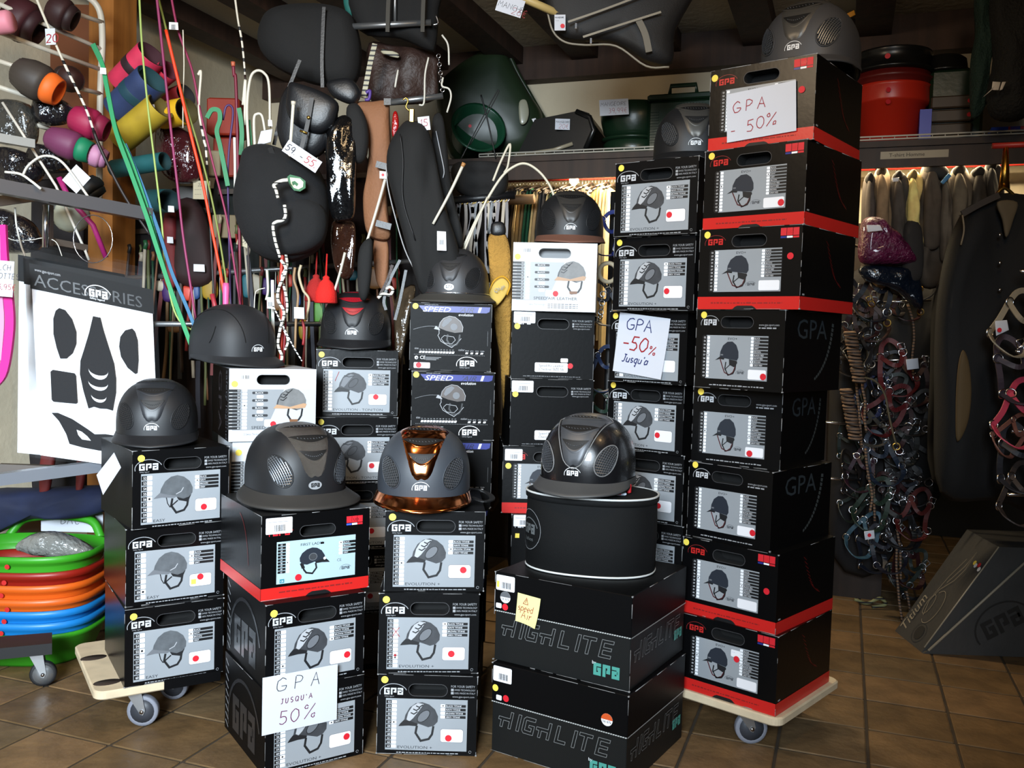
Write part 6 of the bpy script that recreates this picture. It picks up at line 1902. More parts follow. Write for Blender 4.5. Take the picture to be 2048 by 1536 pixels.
C = lambda *c: hexm(c, .5, 'braid')
BANDW = M('banded_white', (214, 206, 190), .5, kind='band', vs=9)
GRN = C(12, 132, 76); WHP = C(206, 198, 180)
whip('whip with white upper shaft and banded middle in front of the wire rack', [(66, -20), (95, 50), (130, 130), (172, 218), (198, 290), (245, 385), (300, 470)], 2.98, .0048, [('shaft', 0, .32, WHP, 1), ('banded_shaft', .32, .6, BANDW, 1), ('grip', .6, 1, C(26, 18, 18), 1.25)])
whip('emerald green lunge whip tied beside the rack upright', [(186, 88), (205, 130), (214, 175), (232, 262), (262, 345), (296, 440), (340, 575), (386, 700)], 2.96, .0062, [('tassel', 0, .1, C(20, 120, 70), 1.3), ('shaft', .1, 1, GRN, 1.1)], flat=True)
whip('second emerald green cord crossing the lunge whip', [(216, 196), (236, 265), (262, 320), (296, 420), (330, 540), (372, 660)], 2.98, .005, [('shaft', 0, 1, GRN, 1)], flat=True)
whip('petrol blue cord beside the green cords', [(250, 288), (268, 330), (288, 380), (320, 470), (344, 545), (372, 610), (400, 680)], 2.99, .0055, [('shaft', 0, 1, C(20, 92, 130), 1)], flat=True)
whip('pale lime thin whip', [(278, -20), (284, 90), (296, 215), (310, 330), (324, 450), (332, 545), (358, 640), (420, 668), (452, 640)], 3.0, .0036, [('shaft', 0, 1, C(150, 172, 90), 1)])
whip('magenta whip behind the pale lime one', [(312, -20), (326, 110), (342, 260), (356, 380), (366, 470), (384, 590), (400, 700)], 3.04, .0048, [('shaft', 0, 1, C(132, 40, 84), 1)])
whip('olive green whip beside the orange one', [(318, 0), (340, 90), (364, 185), (396, 290), (424, 400), (446, 520), (470, 690)], 3.08, .0040, [('shaft', 0, 1, C(118, 128, 56), 1)])
whip('bright orange red whip', [(332, 60), (356, 160), (382, 270), (404, 360), (424, 460), (440, 540), (448, 590)], 3.06, .0058, [('shaft', 0, 1, C(226, 62, 24), 1)])
whip('raspberry whip with white label at its top', [(340, -20), (356, 60), (384, 140), (400, 220), (424, 320), (452, 430), (470, 540), (492, 690)], 3.12, .0044, [('shaft', 0, 1, C(132, 30, 70), 1)])
whip('black and white banded whip tip near the beams', [(468, -20), (476, 40), (484, 85), (490, 150), (494, 240), (498, 640)], 3.19, .0042, [('shaft', 0, .25, WHP, 1), ('banded_shaft', .25, .6, BANDW, 1), ('grip', .6, 1, C(40, 24, 20), 1)])
whip('dark red whip with copper knob', [(466, 124), (468, 150), (473, 200), (482, 640)], 3.18, .006, [('knob', 0, .12, C(180, 90, 60), 1.4), ('shaft', .12, 1, C(110, 24, 46), 1)])
whip('purple hooked whip in front of the orange boxes', [(446, 240), (452, 214), (462, 212), (466, 230), (458, 300), (456, 380), (462, 640)], 3.16, .004, [('shaft', 0, 1, C(66, 40, 92), 1)])
whip('white stick whip with black band left of the leather satchel', [(396, 150), (402, 146), (398, 220), (408, 280), (414, 330), (430, 640)], 3.12, .0048, [('shaft', 0, .5, WHP, 1), ('banded_shaft', .5, .8, BANDW, 1), ('grip', .8, 1, C(24, 22, 22), 1)])
whip('thin white lash hanging from the raspberry whip', [(366, 60), (368, 130), (366, 200), (366, 256)], 3.1, .0022, [('lash', 0, 1, WHP, 1)])
whip('white stick in front of the leather satchel', [(587, 203), (583, 260), (576, 352)], 3.0, .0058, [('tip', 0, .06, WHP, 1.5), ('shaft', .06, 1, C(214, 208, 190), 1)])
whip('white stick on the black chaps', [(928, 326), (900, 385), (866, 448)], 3.06, .0056, [('tip', 0, .06, C(170, 120, 70), 1.4), ('shaft', .06, 1, C(200, 194, 178), 1)])
whip('white stick in front of the brown chaps with tag', [(774, 345), (756, 410), (733, 486)], 3.15, .0056, [('tip', 0, .06, WHP, 1.3), ('shaft', .06, 1, C(206, 200, 184), 1)])
whip('white stick leaning below the brown chaps', [(690, 505), (680, 545), (668, 585)], 3.1, .005, [('shaft', 0, 1, C(190, 186, 170), 1)])
whip('white stick by the green ribbon', [(469, 275), (470, 330), (470, 410)], 3.05, .0052, [('shaft', 0, 1, C(206, 206, 196), 1)])
whip('white bowed stick arching behind the brown rimmed helmet', [(925, 498), (960, 425), (1000, 358), (1030, 332), (1054, 328), (1080, 345), (1100, 372), (1110, 398)], 3.25, .0052, [('shaft', 0, 1, C(214, 206, 184), 1)])
whip('white forked stick at the shelf end', [(986, 362), (1002, 322), (1020, 288), (1016, 330), (1008, 346)], 3.3, .0046, [('shaft', 0, 1, C(206, 198, 178), 1)])
whip('white stick tied above the yellow suede', [(975, 395), (950, 450), (930, 498)], 3.22, .0045, [('shaft', 0, 1, C(206, 198, 178), 1)])
whip('thin black stick leaning on the green tub', [(962, 190), (975, 240), (992, 318)], 4.12, .004, [('shaft', 0, 1, C(16, 16, 16), 1)])
whip('black looped stick crossing the green tub', [(922, 318), (960, 245), (990, 190), (996, 180), (992, 196), (940, 290)], 4.12, .003, [('shaft', 0, 1, C(28, 26, 24), 1)])
for k, (pts, lb) in enumerate((([(498, 300), (494, 220), (500, 160), (512, 142), (528, 146), (538, 170), (540, 255)], 'large white looped stick beside the leather satchel'), ([(510, 300), (508, 240), (514, 228), (524, 232), (530, 262)], 'small white looped stick by the paper tag'), ([(486, 210), (491, 160), (489, 250)], 'straight pale stick left of the loops'))):
    whip(lb, pts, 3.12 + .02 * k, .0052, [('shaft', 0, 1, C(206, 200, 184), 1)])
mb = MB(); puffy(mb, [(522, 262), (545, 258), (542, 284), (514, 292)], 3.1, .003, PAPER, sub=1); single('paper_tag', 'blank white paper tag hanging from the looped sticks', 'tag', mb)
for k, (px, py, pw, ph, Y, lb) in enumerate(((347, 52, 18, 16, 3.08, 'white barcode tag on the raspberry whip'), (206, 142, 12, 14, 2.95, 'white tape on the green lunge whip'), (304, 214, 10, 12, 3.3, 'small white tag on the mustard tendon boot'), (342, 418, 12, 14, 3.335, 'cream tag hanging by the teal boot'), (340, 480, 12, 14, 3.5, 'cream tag below the teal boot'), (398, 536, 22, 16, 3.535, 'cream folded tag between the whips'), (598, 626, 20, 24, 3.0, 'white tag hanging on the plaited cords'), (541, 606, 14, 24, 3.02, 'white barcode strip by the rope'), (766, 350, 14, 16, 3.14, 'white tag with red dot on the white stick'), (883, 482, 18, 40, 3.065, 'tall white label on the black chaps'), (540, 246, 8, 14, 3.1, 'small white tag at the green ribbon'), (60, 1255 - 850, 1, 1, 3, ''))):
    if not lb: continue
    mb = MB(); puffy(mb, [(px - pw / 2, py - ph / 2), (px + pw / 2, py - ph / 2 + 1), (px + pw / 2 + 1, py + ph / 2), (px - pw / 2, py + ph / 2 - 1)], Y, .0015, LABEL, sub=1)
    if 'red dot' in lb: s0 = len(mb.v); mb.disc(0, 0, .005, .003, DRED, 10); mb.xf(Matrix.Translation(at(px, py, Y)), s0)
    if 'barcode' in lb or 'tall' in lb:
        for q in range(5): s0 = len(mb.v); mb.rect(-.006 + .0028 * q, -.012, -.0045 + .0028 * q, .004, .003, BLK); mb.xf(Matrix.Translation(at(px, py, Y)), s0)
    single('paper_tag', lb, 'tag', mb)
# price strip on the left rack
pricecard('price_card', 'white price strip on the arched white wire at the left rack', 124, 318, 163, 360, 2.95, [('----', .1, .4, .2, INKK)], roll=42, nw=.0012)
pricecard('price_card', 'white tag with red figures 20 on the banded whip', 92, 58, 112, 90, 2.97, [('20', .08, .15, .5, INKR)], roll=-4, nw=.003)
mb = MB(); mb.tube(pxpath([(46, 350), (56, 332), (80, 314), (104, 313), (126, 326), (150, 356), (178, 396)], 2.94), .0042, WIREW, 6); single('bent_stick', 'white arched stick at the left rack', 'stick', mb)
mb = MB(); mb.tube(pxpath([(10, 344), (40, 348), (62, 362), (82, 378)], 2.72), .004, WIREW, 6); single('bent_stick', 'white arched stick lying on the grey arm', 'stick', mb)
mb = MB(); mb.tube([at(5, 205, 2.95), at(50, 275, 2.95), at(112, 372, 2.97), at(170, 500, 2.99), at(178, 520, 3)], .0045, C(196, 190, 178), 6); single('riding_whip', 'plain white whip crossing the display stand', 'whip', mb)
mb = MB(); mb.tube([at(118, 355, 2.99), at(140, 400, 3.0), at(186, 450, 3.03), at(212, 515, 3.06)], .009, C(150, 30, 96), 8); single('riding_whip', 'thick pink whip handle behind the grey arm', 'whip', mb)
o = thing('riding_whip', 'whip with rounded pink handle between the lime whips', 'whip', at(452, 635, 3.0), 'whips standing in the bundle')
mb = MB(); mb.tube([at(452, 566, 3.0), at(452, 575, 3.0), at(451, 625, 3.0), at(451, 640, 3.0)], [.009, .0115, .009, .0085], C(206, 84, 140), 10); part(o, 'handle', mb, world=True)
mb = MB(); mb.tube([at(451, 640, 3.0), at(450, 760, 3.02)], .004, C(40, 20, 30), 6); part(o, 'shaft', mb, world=True)
mb = MB(); mb.tube([at(424, 588, 3.1), at(430, 612, 3.1), at(440, 690, 3.1)], .008, C(150, 40, 50), 8); single('riding_whip', 'dull red whip handle left of the pink one', 'whip', mb)
# orange boxes and cards behind the whips
mb = MB(); a = at(412, 268, 3.7); b = at(478, 196, 3.7); mb.bbox(a.x, b.x, a.y, a.y + .12, a.z, b.z, hexm((150, 44, 20), .6, 'card'), .006); single('orange_box', 'orange red cardboard box behind the green ribbon', 'box', mb)
mb = MB(); a = at(425, 352, 3.72); b = at(470, 275, 3.72); mb.bbox(a.x, b.x, a.y, a.y + .12, a.z, b.z, hexm((140, 40, 18), .6, 'card'), .006); single('orange_box', 'orange red cardboard box below the other one', 'box', mb)
mb = MB(); a = at(410, 300, 3.66); b = at(440, 352, 3.66); mb.bbox(a.x, b.x, a.y, a.y + .05, b.z, a.z, hexm((140, 124, 96), .7, 'card'), .004); single('beige_box', 'beige carton beside the orange box', 'box', mb)
mb = MB(); a = at(424, 475, 3.6); b = at(472, 430, 3.6); mb.bbox(a.x, b.x, a.y, a.y + .03, a.z, b.z, hexm((120, 104, 76), .7, 'card'), .003); single('beige_box', 'beige card box low between the whips', 'box', mb)
pricecard('price_card', 'cream price card with printed lines behind the orange whip', 386, 362, 420, 398, 3.5, [('22', .3, .7, .16, INKK), ('----', .1, .45, .14, INKK), ('----', .1, .2, .14, INKK)], mat=M('card_cream', (176, 164, 136), .7), nw=.001)
pricecard('price_card', 'small card ending 5,50 by the black backpack', 472, 462, 500, 488, 3.2, [('5,5', .3, .3, .4, INKK)], mat=M('card_cream', (176, 164, 136), .7), roll=18, nw=.0014)
mb = MB(); a = at(352, 408, 3.62); b = at(390, 372, 3.62); mb.bbox(a.x, b.x, a.y, a.y + .03, a.z, b.z, hexm((70, 66, 62), .5, 'card'), .004); single('grey_bracket', 'grey metal bracket end behind the orange whip', 'bracket', mb)
mb = MB(); puffy(mb, [(350, 410), (400, 405), (424, 480), (428, 560), (380, 575), (345, 540)], 3.6, .06, hexm((40, 16, 16), .7, 'cloth', var=.3), folds=.01, fk=40); single('dark_sack', 'dark red brown sack behind the orange whip', 'sack', mb)
mb = MB(); puffy(mb, [(330, 430), (352, 425), (356, 560), (330, 570)], 3.56, .03, hexm((110, 24, 26), .7, 'cloth')); single('dark_sack', 'narrow red sack beside the magenta whip', 'sack', mb)
# green ribbon bows
for k, (pts, lb) in enumerate((([(414, 236), (424, 220), (438, 222), (440, 240), (434, 262), (440, 290), (448, 330), (456, 372)], 'green ribbon cord with white clip'), ([(478, 216), (482, 240), (484, 270), (482, 310)], 'short green ribbon cord right of the clip cord'), ([(496, 240), (500, 290), (496, 330)], 'green ribbon cord under the looped sticks'))):
    whip(lb, pts, 3.14, .0075, [('ribbon', 0, 1, C(14, 116, 66), 1)], name='green_cord', group='green ribbon cords', flat=True)
# loose shafts and cords in the dense bundle
PALW = [(96, 30, 28), (120, 92, 60), (26, 80, 46), (150, 136, 108), (30, 28, 28), (58, 40, 30), (140, 40, 34), (176, 166, 148), (34, 34, 46), (84, 88, 50), (110, 70, 44), (20, 60, 40)]
rr = random.Random(5)
for i in range(64):
    x = 200 + 620 * (i / 64) + rr.uniform(-6, 6); yt = rr.uniform(430, 560); yb = rr.uniform(700, 860)
    if x < 330: yt = rr.uniform(480, 560) + (330 - x) * .3
    Y = 3.58 + rr.uniform(-.02, .03); dx = (x - 480) * .04 + rr.uniform(-16, 16)
    col = PALW[i % len(PALW)]
    P_ = pxpath([(x - dx, yt), (x - dx * .5 + rr.uniform(-5, 5), yt + (yb - yt) * .35), (x + rr.uniform(-4, 4), yt + (yb - yt) * .7), (x + dx * .3, yb)], Y, 4)
    o = thing('lead_rope', '%s lead rope or whip shaft in the dense bundle behind the helmets' % cname(col), 'rope', P_[-1], 'ropes and shafts in the dense bundle')
    mb = MB(); r = rr.uniform(.0035, .0075)
    if i % 4 == 0: mb.strap(P_, r * 2.6, .003, hexm(col, .6, 'braid'))
    else: mb.tube(P_, r, hexm(col, .6, 'braid'), 5)
    part(o, 'cord', mb, world=True)
    mb = MB(); mb.tube([P_[0], P_[0] + Vector((.004, 0, .02)), P_[0] + Vector((0, 0, .034))], r * 1.4, hexm(PALW[(i * 5 + 3) % 12], .5, 'braid'), 5); part(o, 'end_loop', mb, world=True)
# steel rail from which the bundle hangs
mb = MB(); mb.tube([at(190, 560, 3.59), at(860, 520, 3.59)], .010, STEEL, 8); single('hanging_rail', 'steel rail behind the dense bundle of ropes', 'rail', mb)
# black-white ropes, red braid, tassel
ROPE = M('rope_white', (214, 210, 198), .7, kind='band', vs=17, pos=.9)
whip('white rope with black flecks on the black backpack', [(569, 410), (571, 430), (566, 440), (552, 444), (546, 452), (550, 480), (560, 515)], 2.92, .0058, [('rope', 0, 1, ROPE, 1)], name='flecked_rope', group='flecked white ropes')
whip('white flecked rope knot under the green emblem', [(576, 360), (562, 362), (548, 370), (552, 380), (556, 396)], 2.9, .006, [('rope', 0, 1, ROPE, 1)], name='flecked_rope', group='flecked white ropes')
whip('white flecked rope twisted round the red braid', [(562, 520), (572, 540), (558, 575), (556, 600), (568, 625), (560, 660), (556, 690), (564, 715), (552, 738)], 3.0, .0058, [('rope', 0, 1, ROPE, 1)], name='flecked_rope', group='flecked white ropes')
whip('second white flecked rope beside the red braid', [(570, 500), (574, 530), (564, 555), (572, 590), (574, 620), (566, 650), (576, 680), (570, 700)], 3.02, .0052, [('rope', 0, 1, ROPE, 1)], name='flecked_rope', group='flecked white ropes')
for k, (x, cc) in enumerate(((562, (186, 50, 34)), (568, (120, 18, 30)))):
    whip(('orange red braid inside the flecked rope', 'dark red braid inside the flecked rope')[k], [(x + 4, 500), (x, 560), (x + 2, 640), (x - 2, 735)], 3.03 + .01 * k, .0065, [('braid', 0, 1, C(*cc), 1)], name='red_braid', group='red braids')
whip('black and white dotted cord hanging by the plaited cords', [(546, 612), (560, 640), (585, 690), (604, 722)], 2.99, .0028, [('cord', 0, 1, M('rope_dots', (220, 220, 216), .6, kind='band', vs=26), 1)], name='dotted_cord', group=None)
for k, (pts, cc, lb) in enumerate((([(590, 535), (588, 560), (596, 590), (592, 640), (590, 700)], (140, 110, 76), 'beige plaited cord with a white tag'), ([(602, 530), (598, 550), (606, 580), (618, 600), (612, 640)], (170, 156, 126), 'cream knotted cord beside the plaited one'), ([(603, 630), (608, 660), (606, 690)], (140, 30, 34), 'red cord end below the white tag'), ([(545, 560), (546, 640), (549, 695)], (186, 186, 176), 'broad white strap left of the rope'), ([(534, 540), (536, 580), (532, 600)], (190, 186, 170), 'white cord with black flecks behind the barcode strip'), ([(508, 632), (510, 590), (516, 580), (530, 576)], (200, 196, 184), 'thin white string hanging above the plain helmet'))):
    whip(lb, pts, 3.05 + .01 * k, .005 if k != 5 else .002, [('cord', 0, 1, C(*cc), 1)], name='plaited_cord', group='plaited cords', flat=k == 3)
for k, (cx, cy, dk) in enumerate(((652, 578, 0), (632, 575, 1))):
    o = thing('tassel', ('bright red woollen tassel above the red vented helmet', 'darker red tassel behind the bright one')[k], 'tassel', at(cx, 604, 3.1 + .03 * k))
    m = M('wool_red%d' % k, ((206, 26, 18), (150, 20, 16))[k], .9, bump=1, bs=300)
    mb = MB(); mb.lathe([(.036, -.048), (.040, -.045), (.036, -.01), (.024, .02), (.011, .032), (.012, .04), (.003, .046)], m, 24, rib=1, ribd=-.07); mb.xf(Matrix.Translation(at(cx, cy, 3.1 + .03 * k))); part(o, 'wool_skirt', mb, world=True)
    mb = MB(); mb.tube([at(cx, cy - 22, 3.1 + .03 * k), at(cx + 2, cy - 70, 3.12 + .03 * k)], .003, m, 5); part(o, 'cord', mb, world=True)
# ------------------------------------------------------------------ bags, chaps and garments on the hanging rods
LEA = M('leather_black', (20, 21, 24), .42, bump=.25, bs=160); CANV = M('canvas_black', (12, 11, 11), .85, bump=.4, bs=400); PAT = M('patent_black', (12, 12, 13), .12, bump=.6, bs=30, coat=.4)
CHAPB = M('chap_black', (11, 11, 11), .85, bump=.3, bs=300); CHAPN = M('chap_brown', (132, 88, 58), .75, bump=.2, bs=120, var=.12, vs=6); CHAPD = M('leather_dark_brown', (48, 30, 24), .55, bump=.3, bs=80, var=.3, vs=9)
o = thing('rod_hanger', 'grey rods and chain from which bags and chaps hang', 'hanger', at(800, 205, 3.36))
mb = MB(); mb.tube([at(690, 54, 3.32), at(862, 45, 3.32)], .011, STEEL, 10); part(o, 'upper_rod', mb, world=True)
mb = MB(); mb.tube([at(770, 206, 3.36), at(886, 192, 3.36)], .011, STEEL, 10); part(o, 'lower_rod', mb, world=True)
mb = MB()
for k in range(9):
    p = at(877 + k * 1.0, 112 + k * 8.5, 3.36); mb.torus(p, .0075, .0018, CHROME, (1, 0, 0) if k % 2 else (.3, 1, 0), 10, 4)
part(o, 'chain', mb, world=True)
mb = MB(); mb.tube([at(790, 46, 3.34), at(790, -60, 3.34)], .006, STEEL, 6); mb2 = mb; part(o, 'suspension', mb, world=True)
for k, pts in enumerate(([(872, 30), (876, 46), (866, 50)], [(884, 70), (896, 90), (898, 130)], [(886, 155), (884, 172), (898, 178), (902, 195), (894, 225)], [(857, 115), (850, 150), (848, 205), (838, 210)], [(793, 155), (790, 175), (796, 140)], [(603, 127), (590, 132), (584, 148)])):
    mb = MB(); mb.tube(pxpath(pts, 3.34), .0035, CHROME if k in (0, 5) else WIREW, 6); single('wire_hook', ['small brass hook at the end of the upper rod', 'white bent wire right of the chain', 'white bent wire below the chain', 'long white hook on the lower rod', 'short white hook among the dark coats', 'thin wire hook above the leather satchel'][k], 'hook', mb)
o = thing('saddle_cover', 'large rounded black saddle cover hanging under the beams', 'cover', at(620, 180, 3.36))
mb = MB(); puffy(mb, [(517, 90), (524, 45), (545, 22), (590, 12), (650, 12), (700, 28), (716, 60), (724, 110), (716, 160), (690, 178), (640, 172), (596, 158), (545, 130)], 3.36, .09, CANV, folds=.008, fk=22); part(o, 'cloth', mb, world=True)
mb = MB(); mb.strap(pxpath([(648, 14), (646, 60), (644, 120), (645, 175)], 3.26), .012, .004, LEA); part(o, 'seam_strap', mb, world=True)
o = thing('saddle_cover', 'black cover with straps over the upper rod', 'cover', at(800, 100, 3.3))
mb = MB(); puffy(mb, [(705, -40), (880, -50), (878, 20), (872, 92), (858, 102), (800, 78), (720, 62)], 3.40, .05, CANV, folds=.01, fk=30); part(o, 'cloth', mb, world=True)
for x in (776, 846):
    mb = MB(); mb.strap(pxpath([(x + 2, -20), (x, 20), (x - 1, 64)], 3.29), .014, .003, M('strap_olive', (52, 48, 40), .7)); part(o, 'strap', mb, world=True)
mb = MB(); puffy(mb, [(690, -30), (718, -30), (712, 30), (698, 34), (688, 10)], 3.42, .03, hexm((20, 92, 84), .7, 'cloth')); single('teal_cloth', 'strip of teal cloth between the black covers', 'cloth', mb)
# leather satchel
o = thing('satchel', 'black leather satchel with brass stud and buckle', 'satchel', at(615, 320, 3.12))
mb = MB(); puffy(mb, [(566, 190), (590, 170), (660, 198), (676, 230), (664, 280), (640, 312), (606, 320), (572, 308), (556, 268), (558, 225)], 3.14, .05, LEA, rings=3); part(o, 'body', mb, world=True)
mb = MB(); puffy(mb, [(580, 166), (600, 168), (645, 184), (676, 206), (674, 235), (662, 256), (640, 268), (612, 262), (586, 246), (573, 220), (574, 190)], 3.09, .035, LEA, rings=3); part(o, 'flap', mb, world=True)
mb = MB(); mb.strap(pxpath([(624, 196), (618, 232), (612, 262), (602, 300)], 3.045), .014, .003, M('leather_dark', (24, 22, 22), .5)); part(o, 'closing_strap', mb, world=True)
mb = MB(); mb.lathe([(.006, -.002), (.006, .001), (.002, .003)], BRASS, 12); mb.xf(Matrix.Translation(at(617, 235, 3.04)) @ Matrix.Rotation(PI / 2, 4, 'X')); part(o, 'stud', mb, world=True, label='brass stud')
mb = MB(); p = at(608, 264, 3.035); mb.tube([p + Vector((-.013, 0, .004)), p + Vector((.011, 0, -.004))], .004, BRASS, 6); part(o, 'buckle', mb, world=True, label='brass buckle')
mb = MB(); mb.strap(pxpath([(600, 120), (588, 150), (566, 210), (548, 290)], 3.16), .012, .003, LEA); part(o, 'shoulder_strap', mb, world=True)
# backpack
o = thing('backpack', 'black fabric backpack with a green and white shield emblem', 'backpack', at(565, 525, 3.05))
mb = MB(); puffy(mb, [(486, 330), (496, 300), (530, 290), (570, 300), (625, 325), (652, 370), (658, 430), (648, 485), (615, 515), (560, 526), (512, 506), (484, 460), (472, 400)], 3.1, .13, M('fleece_black', (11, 11, 13), .9, bump=.5, bs=250, var=.3, vs=9), folds=.012, fk=24); part(o, 'body', mb, world=True)
mb = MB(); puffy(mb, [(520, 410), (600, 395), (650, 420), (648, 480), (600, 508), (540, 500)], 3.03, .06, M('fleece_black', (11, 11, 13), .9, bump=.5, bs=250), folds=.004, fk=40); part(o, 'front_pocket', mb, world=True)
mb = MB(); F = lambda p: [at(x, y, 2.955) for x, y in p]
sh = [(574, 354), (580, 349), (600, 354), (611, 362), (611, 376), (600, 383), (588, 381), (579, 370)]
mb.add(F(sh), [tuple(range(len(sh) - 1, -1, -1))], hexm((24, 92, 50), .6, 'cloth')); mb.add([v + Vector((0, -.0015, 0)) for v in F([(580, 355), (600, 357), (607, 364), (606, 374), (597, 379), (588, 376), (582, 368)])], [(6, 5, 4, 3, 2, 1, 0)], M('emblem_cream', (196, 200, 170), .6))
mb.add([v + Vector((0, -.003, 0)) for v in F([(584, 364), (590, 362), (597, 368), (594, 373), (590, 369), (586, 371)])], [(5, 4, 3, 2, 1, 0)], hexm((24, 92, 50), .6, 'cloth')); part(o, 'emblem', mb, world=True, label='green and white shield emblem')
mb = MB(); mb.strap(pxpath([(540, 295), (552, 330), (556, 380), (548, 450)], 2.99), .016, .004, CANV); part(o, 'strap', mb, world=True)
a = pricecard('price_card', 'slanted card reading 59 and 55 on the black backpack', 560, 306, 640, 330, 2.93, [('59.', .04, .25, .5, INKK), ('-', .45, .2, .5, INKK), ('55.', .6, .25, .55, INKR)], roll=32, nw=.0026)
a.location = a.location + Vector((.005, 0, .045))
mb = MB(); puffy(mb, [(652, 262), (668, 240), (690, 230), (710, 245), (714, 300), (712, 380), (708, 432), (690, 442), (664, 436), (654, 370)], 3.12, .035, PAT, folds=.012, fk=50); single('wrapped_chaps', 'glossy black wrapped chaps right of the satchel', 'chaps', mb)
mb = MB(); puffy(mb, [(664, 446), (700, 440), (712, 460), (708, 540), (690, 560), (668, 530)], 3.2, .03, M('patent_brown', (46, 26, 18), .12, bump=.9, bs=24, coat=.6), folds=.012, fk=60); single('wrapped_chaps', 'glossy brown wrapped chaps below the black ones', 'chaps', mb)
mb = MB(); puffy(mb, [(694, 216), (715, 208), (733, 240), (738, 280), (732, 318), (718, 328), (702, 320), (697, 270)], 3.14, .035, CANV); single('belt_pouch', 'oval black pouch beside the brown chaps', 'pouch', mb)
o = thing('brown_chaps', 'brown suede half chaps hanging from the lower rod', 'chaps', at(755, 478, 3.2))
mb = MB(); puffy(mb, [(712, 206), (745, 202), (776, 202), (780, 240), (782, 330), (774, 380), (778, 440), (780, 478), (752, 480), (732, 462), (726, 400), (734, 350), (738, 300), (728, 240)], 3.22, .03, CHAPN, folds=.006, fk=40); part(o, 'leg', mb, world=True)
for y in (328, 446):
    mb = MB(); mb.strap([at(752, y, 3.16), at(782, y + 8, 3.16)], .022, .004, LEA); part(o, 'closing_tab', mb, world=True)
mb = MB(); mb.strap([at(768, 204, 3.18), at(782, 204, 3.18)], .022, .01, LEA); part(o, 'clip', mb, world=True)
o = thing('black_chaps', 'long black half chaps with pale piping on a clip hanger', 'chaps', at(860, 585, 3.1))
mb = MB(); puffy(mb, [(806, 246), (826, 242), (850, 250), (866, 290), (880, 360), (896, 430), (918, 500), (922, 560), (890, 590), (848, 592), (832, 560), (812, 490), (790, 410), (774, 340), (778, 290)], 3.12, .045, CHAPB, folds=.012, fk=36); part(o, 'leg', mb, world=True)
mb = MB(); mb.tube(pxpath([(772, 330), (776, 375), (792, 440), (810, 500), (832, 545), (840, 556)], 3.10), .0024, M('piping_grey', (150, 150, 150), .5), 5); part(o, 'piping', mb, world=True)
mb = MB(); mb.tube(pxpath([(800, 268), (806, 320), (806, 400), (830, 480)], 3.065), .002, BLK, 5); part(o, 'seam', mb, world=True)
mb = MB(); p = at(822, 230, 3.12); mb.bbox(p.x - .006, p.x + .012, p.y - .01, p.y + .01, p.z - .03, p.z + .02, BRASS, .003); mb.tube(pxpath([(819, 222), (812, 214), (816, 202), (812, 196), (806, 200)], 3.12), .003, BRASS, 6); part(o, 'clip_hanger', mb, world=True)
o = thing('black_chaps', 'black half chaps behind the clip hanger ones', 'chaps', at(890, 480, 3.2))
mb = MB(); puffy(mb, [(866, 236), (884, 230), (894, 290), (904, 380), (926, 470), (920, 500), (890, 470), (872, 380), (864, 300)], 3.22, .03, CHAPB, folds=.01, fk=40); part(o, 'leg', mb, world=True)
mb = MB(); mb.tube(pxpath([(872, 262), (880, 300), (888, 340), (886, 356)], 3.18), .002, LGRY, 5); part(o, 'piping', mb, world=True)
pricecard('price_card', 'torn card with red 15 above the black chaps', 838, 235, 862, 262, 3.1, [('15', .2, .3, .5, INKR)], nw=.002, roll=-8)
mb = MB(); puffy(mb, [(786, 228), (794, 224), (798, 250), (790, 275), (784, 268)], 3.2, .01, M('red_pack', (150, 16, 16), .2, bump=.6, bs=60)); single('red_packet', 'small glossy red packet beside the brown chaps', 'packet', mb)
mb = MB(); puffy(mb, [(738, 88), (790, 92), (872, 108), (876, 150), (870, 200), (800, 210), (745, 206), (734, 150)], 3.50, .05, CHAPD, folds=.018, fk=44); single('leather_coats', 'dark brown leather goods hanging behind the lower rod', 'leather goods', mb)
whip('twisted checked strap hanging from the upper rod', [(750, 88), (742, 120), (734, 160), (727, 196)], 3.3, .009, [('strap', 0, 1, M('checked', (170, 164, 140), .6, kind='band', vs=18), 1)], name='checked_strap', group=None, flat=True)
mb = MB(); puffy(mb, [(764, 98), (795, 106), (796, 116), (766, 108)], 3.42, .006, M('checked', (170, 164, 140), .6)); single('checked_strap', 'short checked strap across the brown leather goods', 'strap', mb)
mb = MB(); mb.tube(pxpath([(732, 186), (740, 182), (738, 198), (730, 200)], 3.26), .006, hexm((76, 50, 130), .5, 'braid'), 6); single('purple_cord', 'small purple cord knot over the brown chaps', 'cord', mb)
mb = MB(); puffy(mb, [(655, 165), (700, 158), (722, 185), (712, 208), (690, 206), (662, 190)], 3.2, .03, LEA); single('leather_pouch', 'small black leather pouch above the satchel', 'pouch', mb)
mb = MB(); puffy(mb, [(725, 486), (745, 482), (742, 560), (732, 600), (718, 590), (716, 520)], 3.12, .025, CHAPB); single('black_strap_bag', 'slim black strap bag hanging below the white stick', 'bag', mb)
mb = MB(); puffy(mb, [(748, 480), (775, 482), (778, 540), (770, 580), (752, 560)], 3.24, .02, CHAPN, folds=.006, fk=60); single('suede_offcut', 'brown suede flap hanging under the brown chaps', 'chaps', mb)
for k, (pts, lb) in enumerate((([(800, 520), (780, 560), (768, 600), (772, 620)], 'thin black bridle strap below the chaps'), ([(812, 540), (800, 600), (790, 640)], 'black bridle strap beside the red vented helmet'), ([(760, 590), (775, 560), (785, 530)], 'brown bridle strap by the chaps'))):
    mb = MB(); mb.strap(pxpath(pts, 3.18), .010, .003, (LEA, LEA, CHAPD)[k]); single('bridle_strap', lb, 'strap', mb)
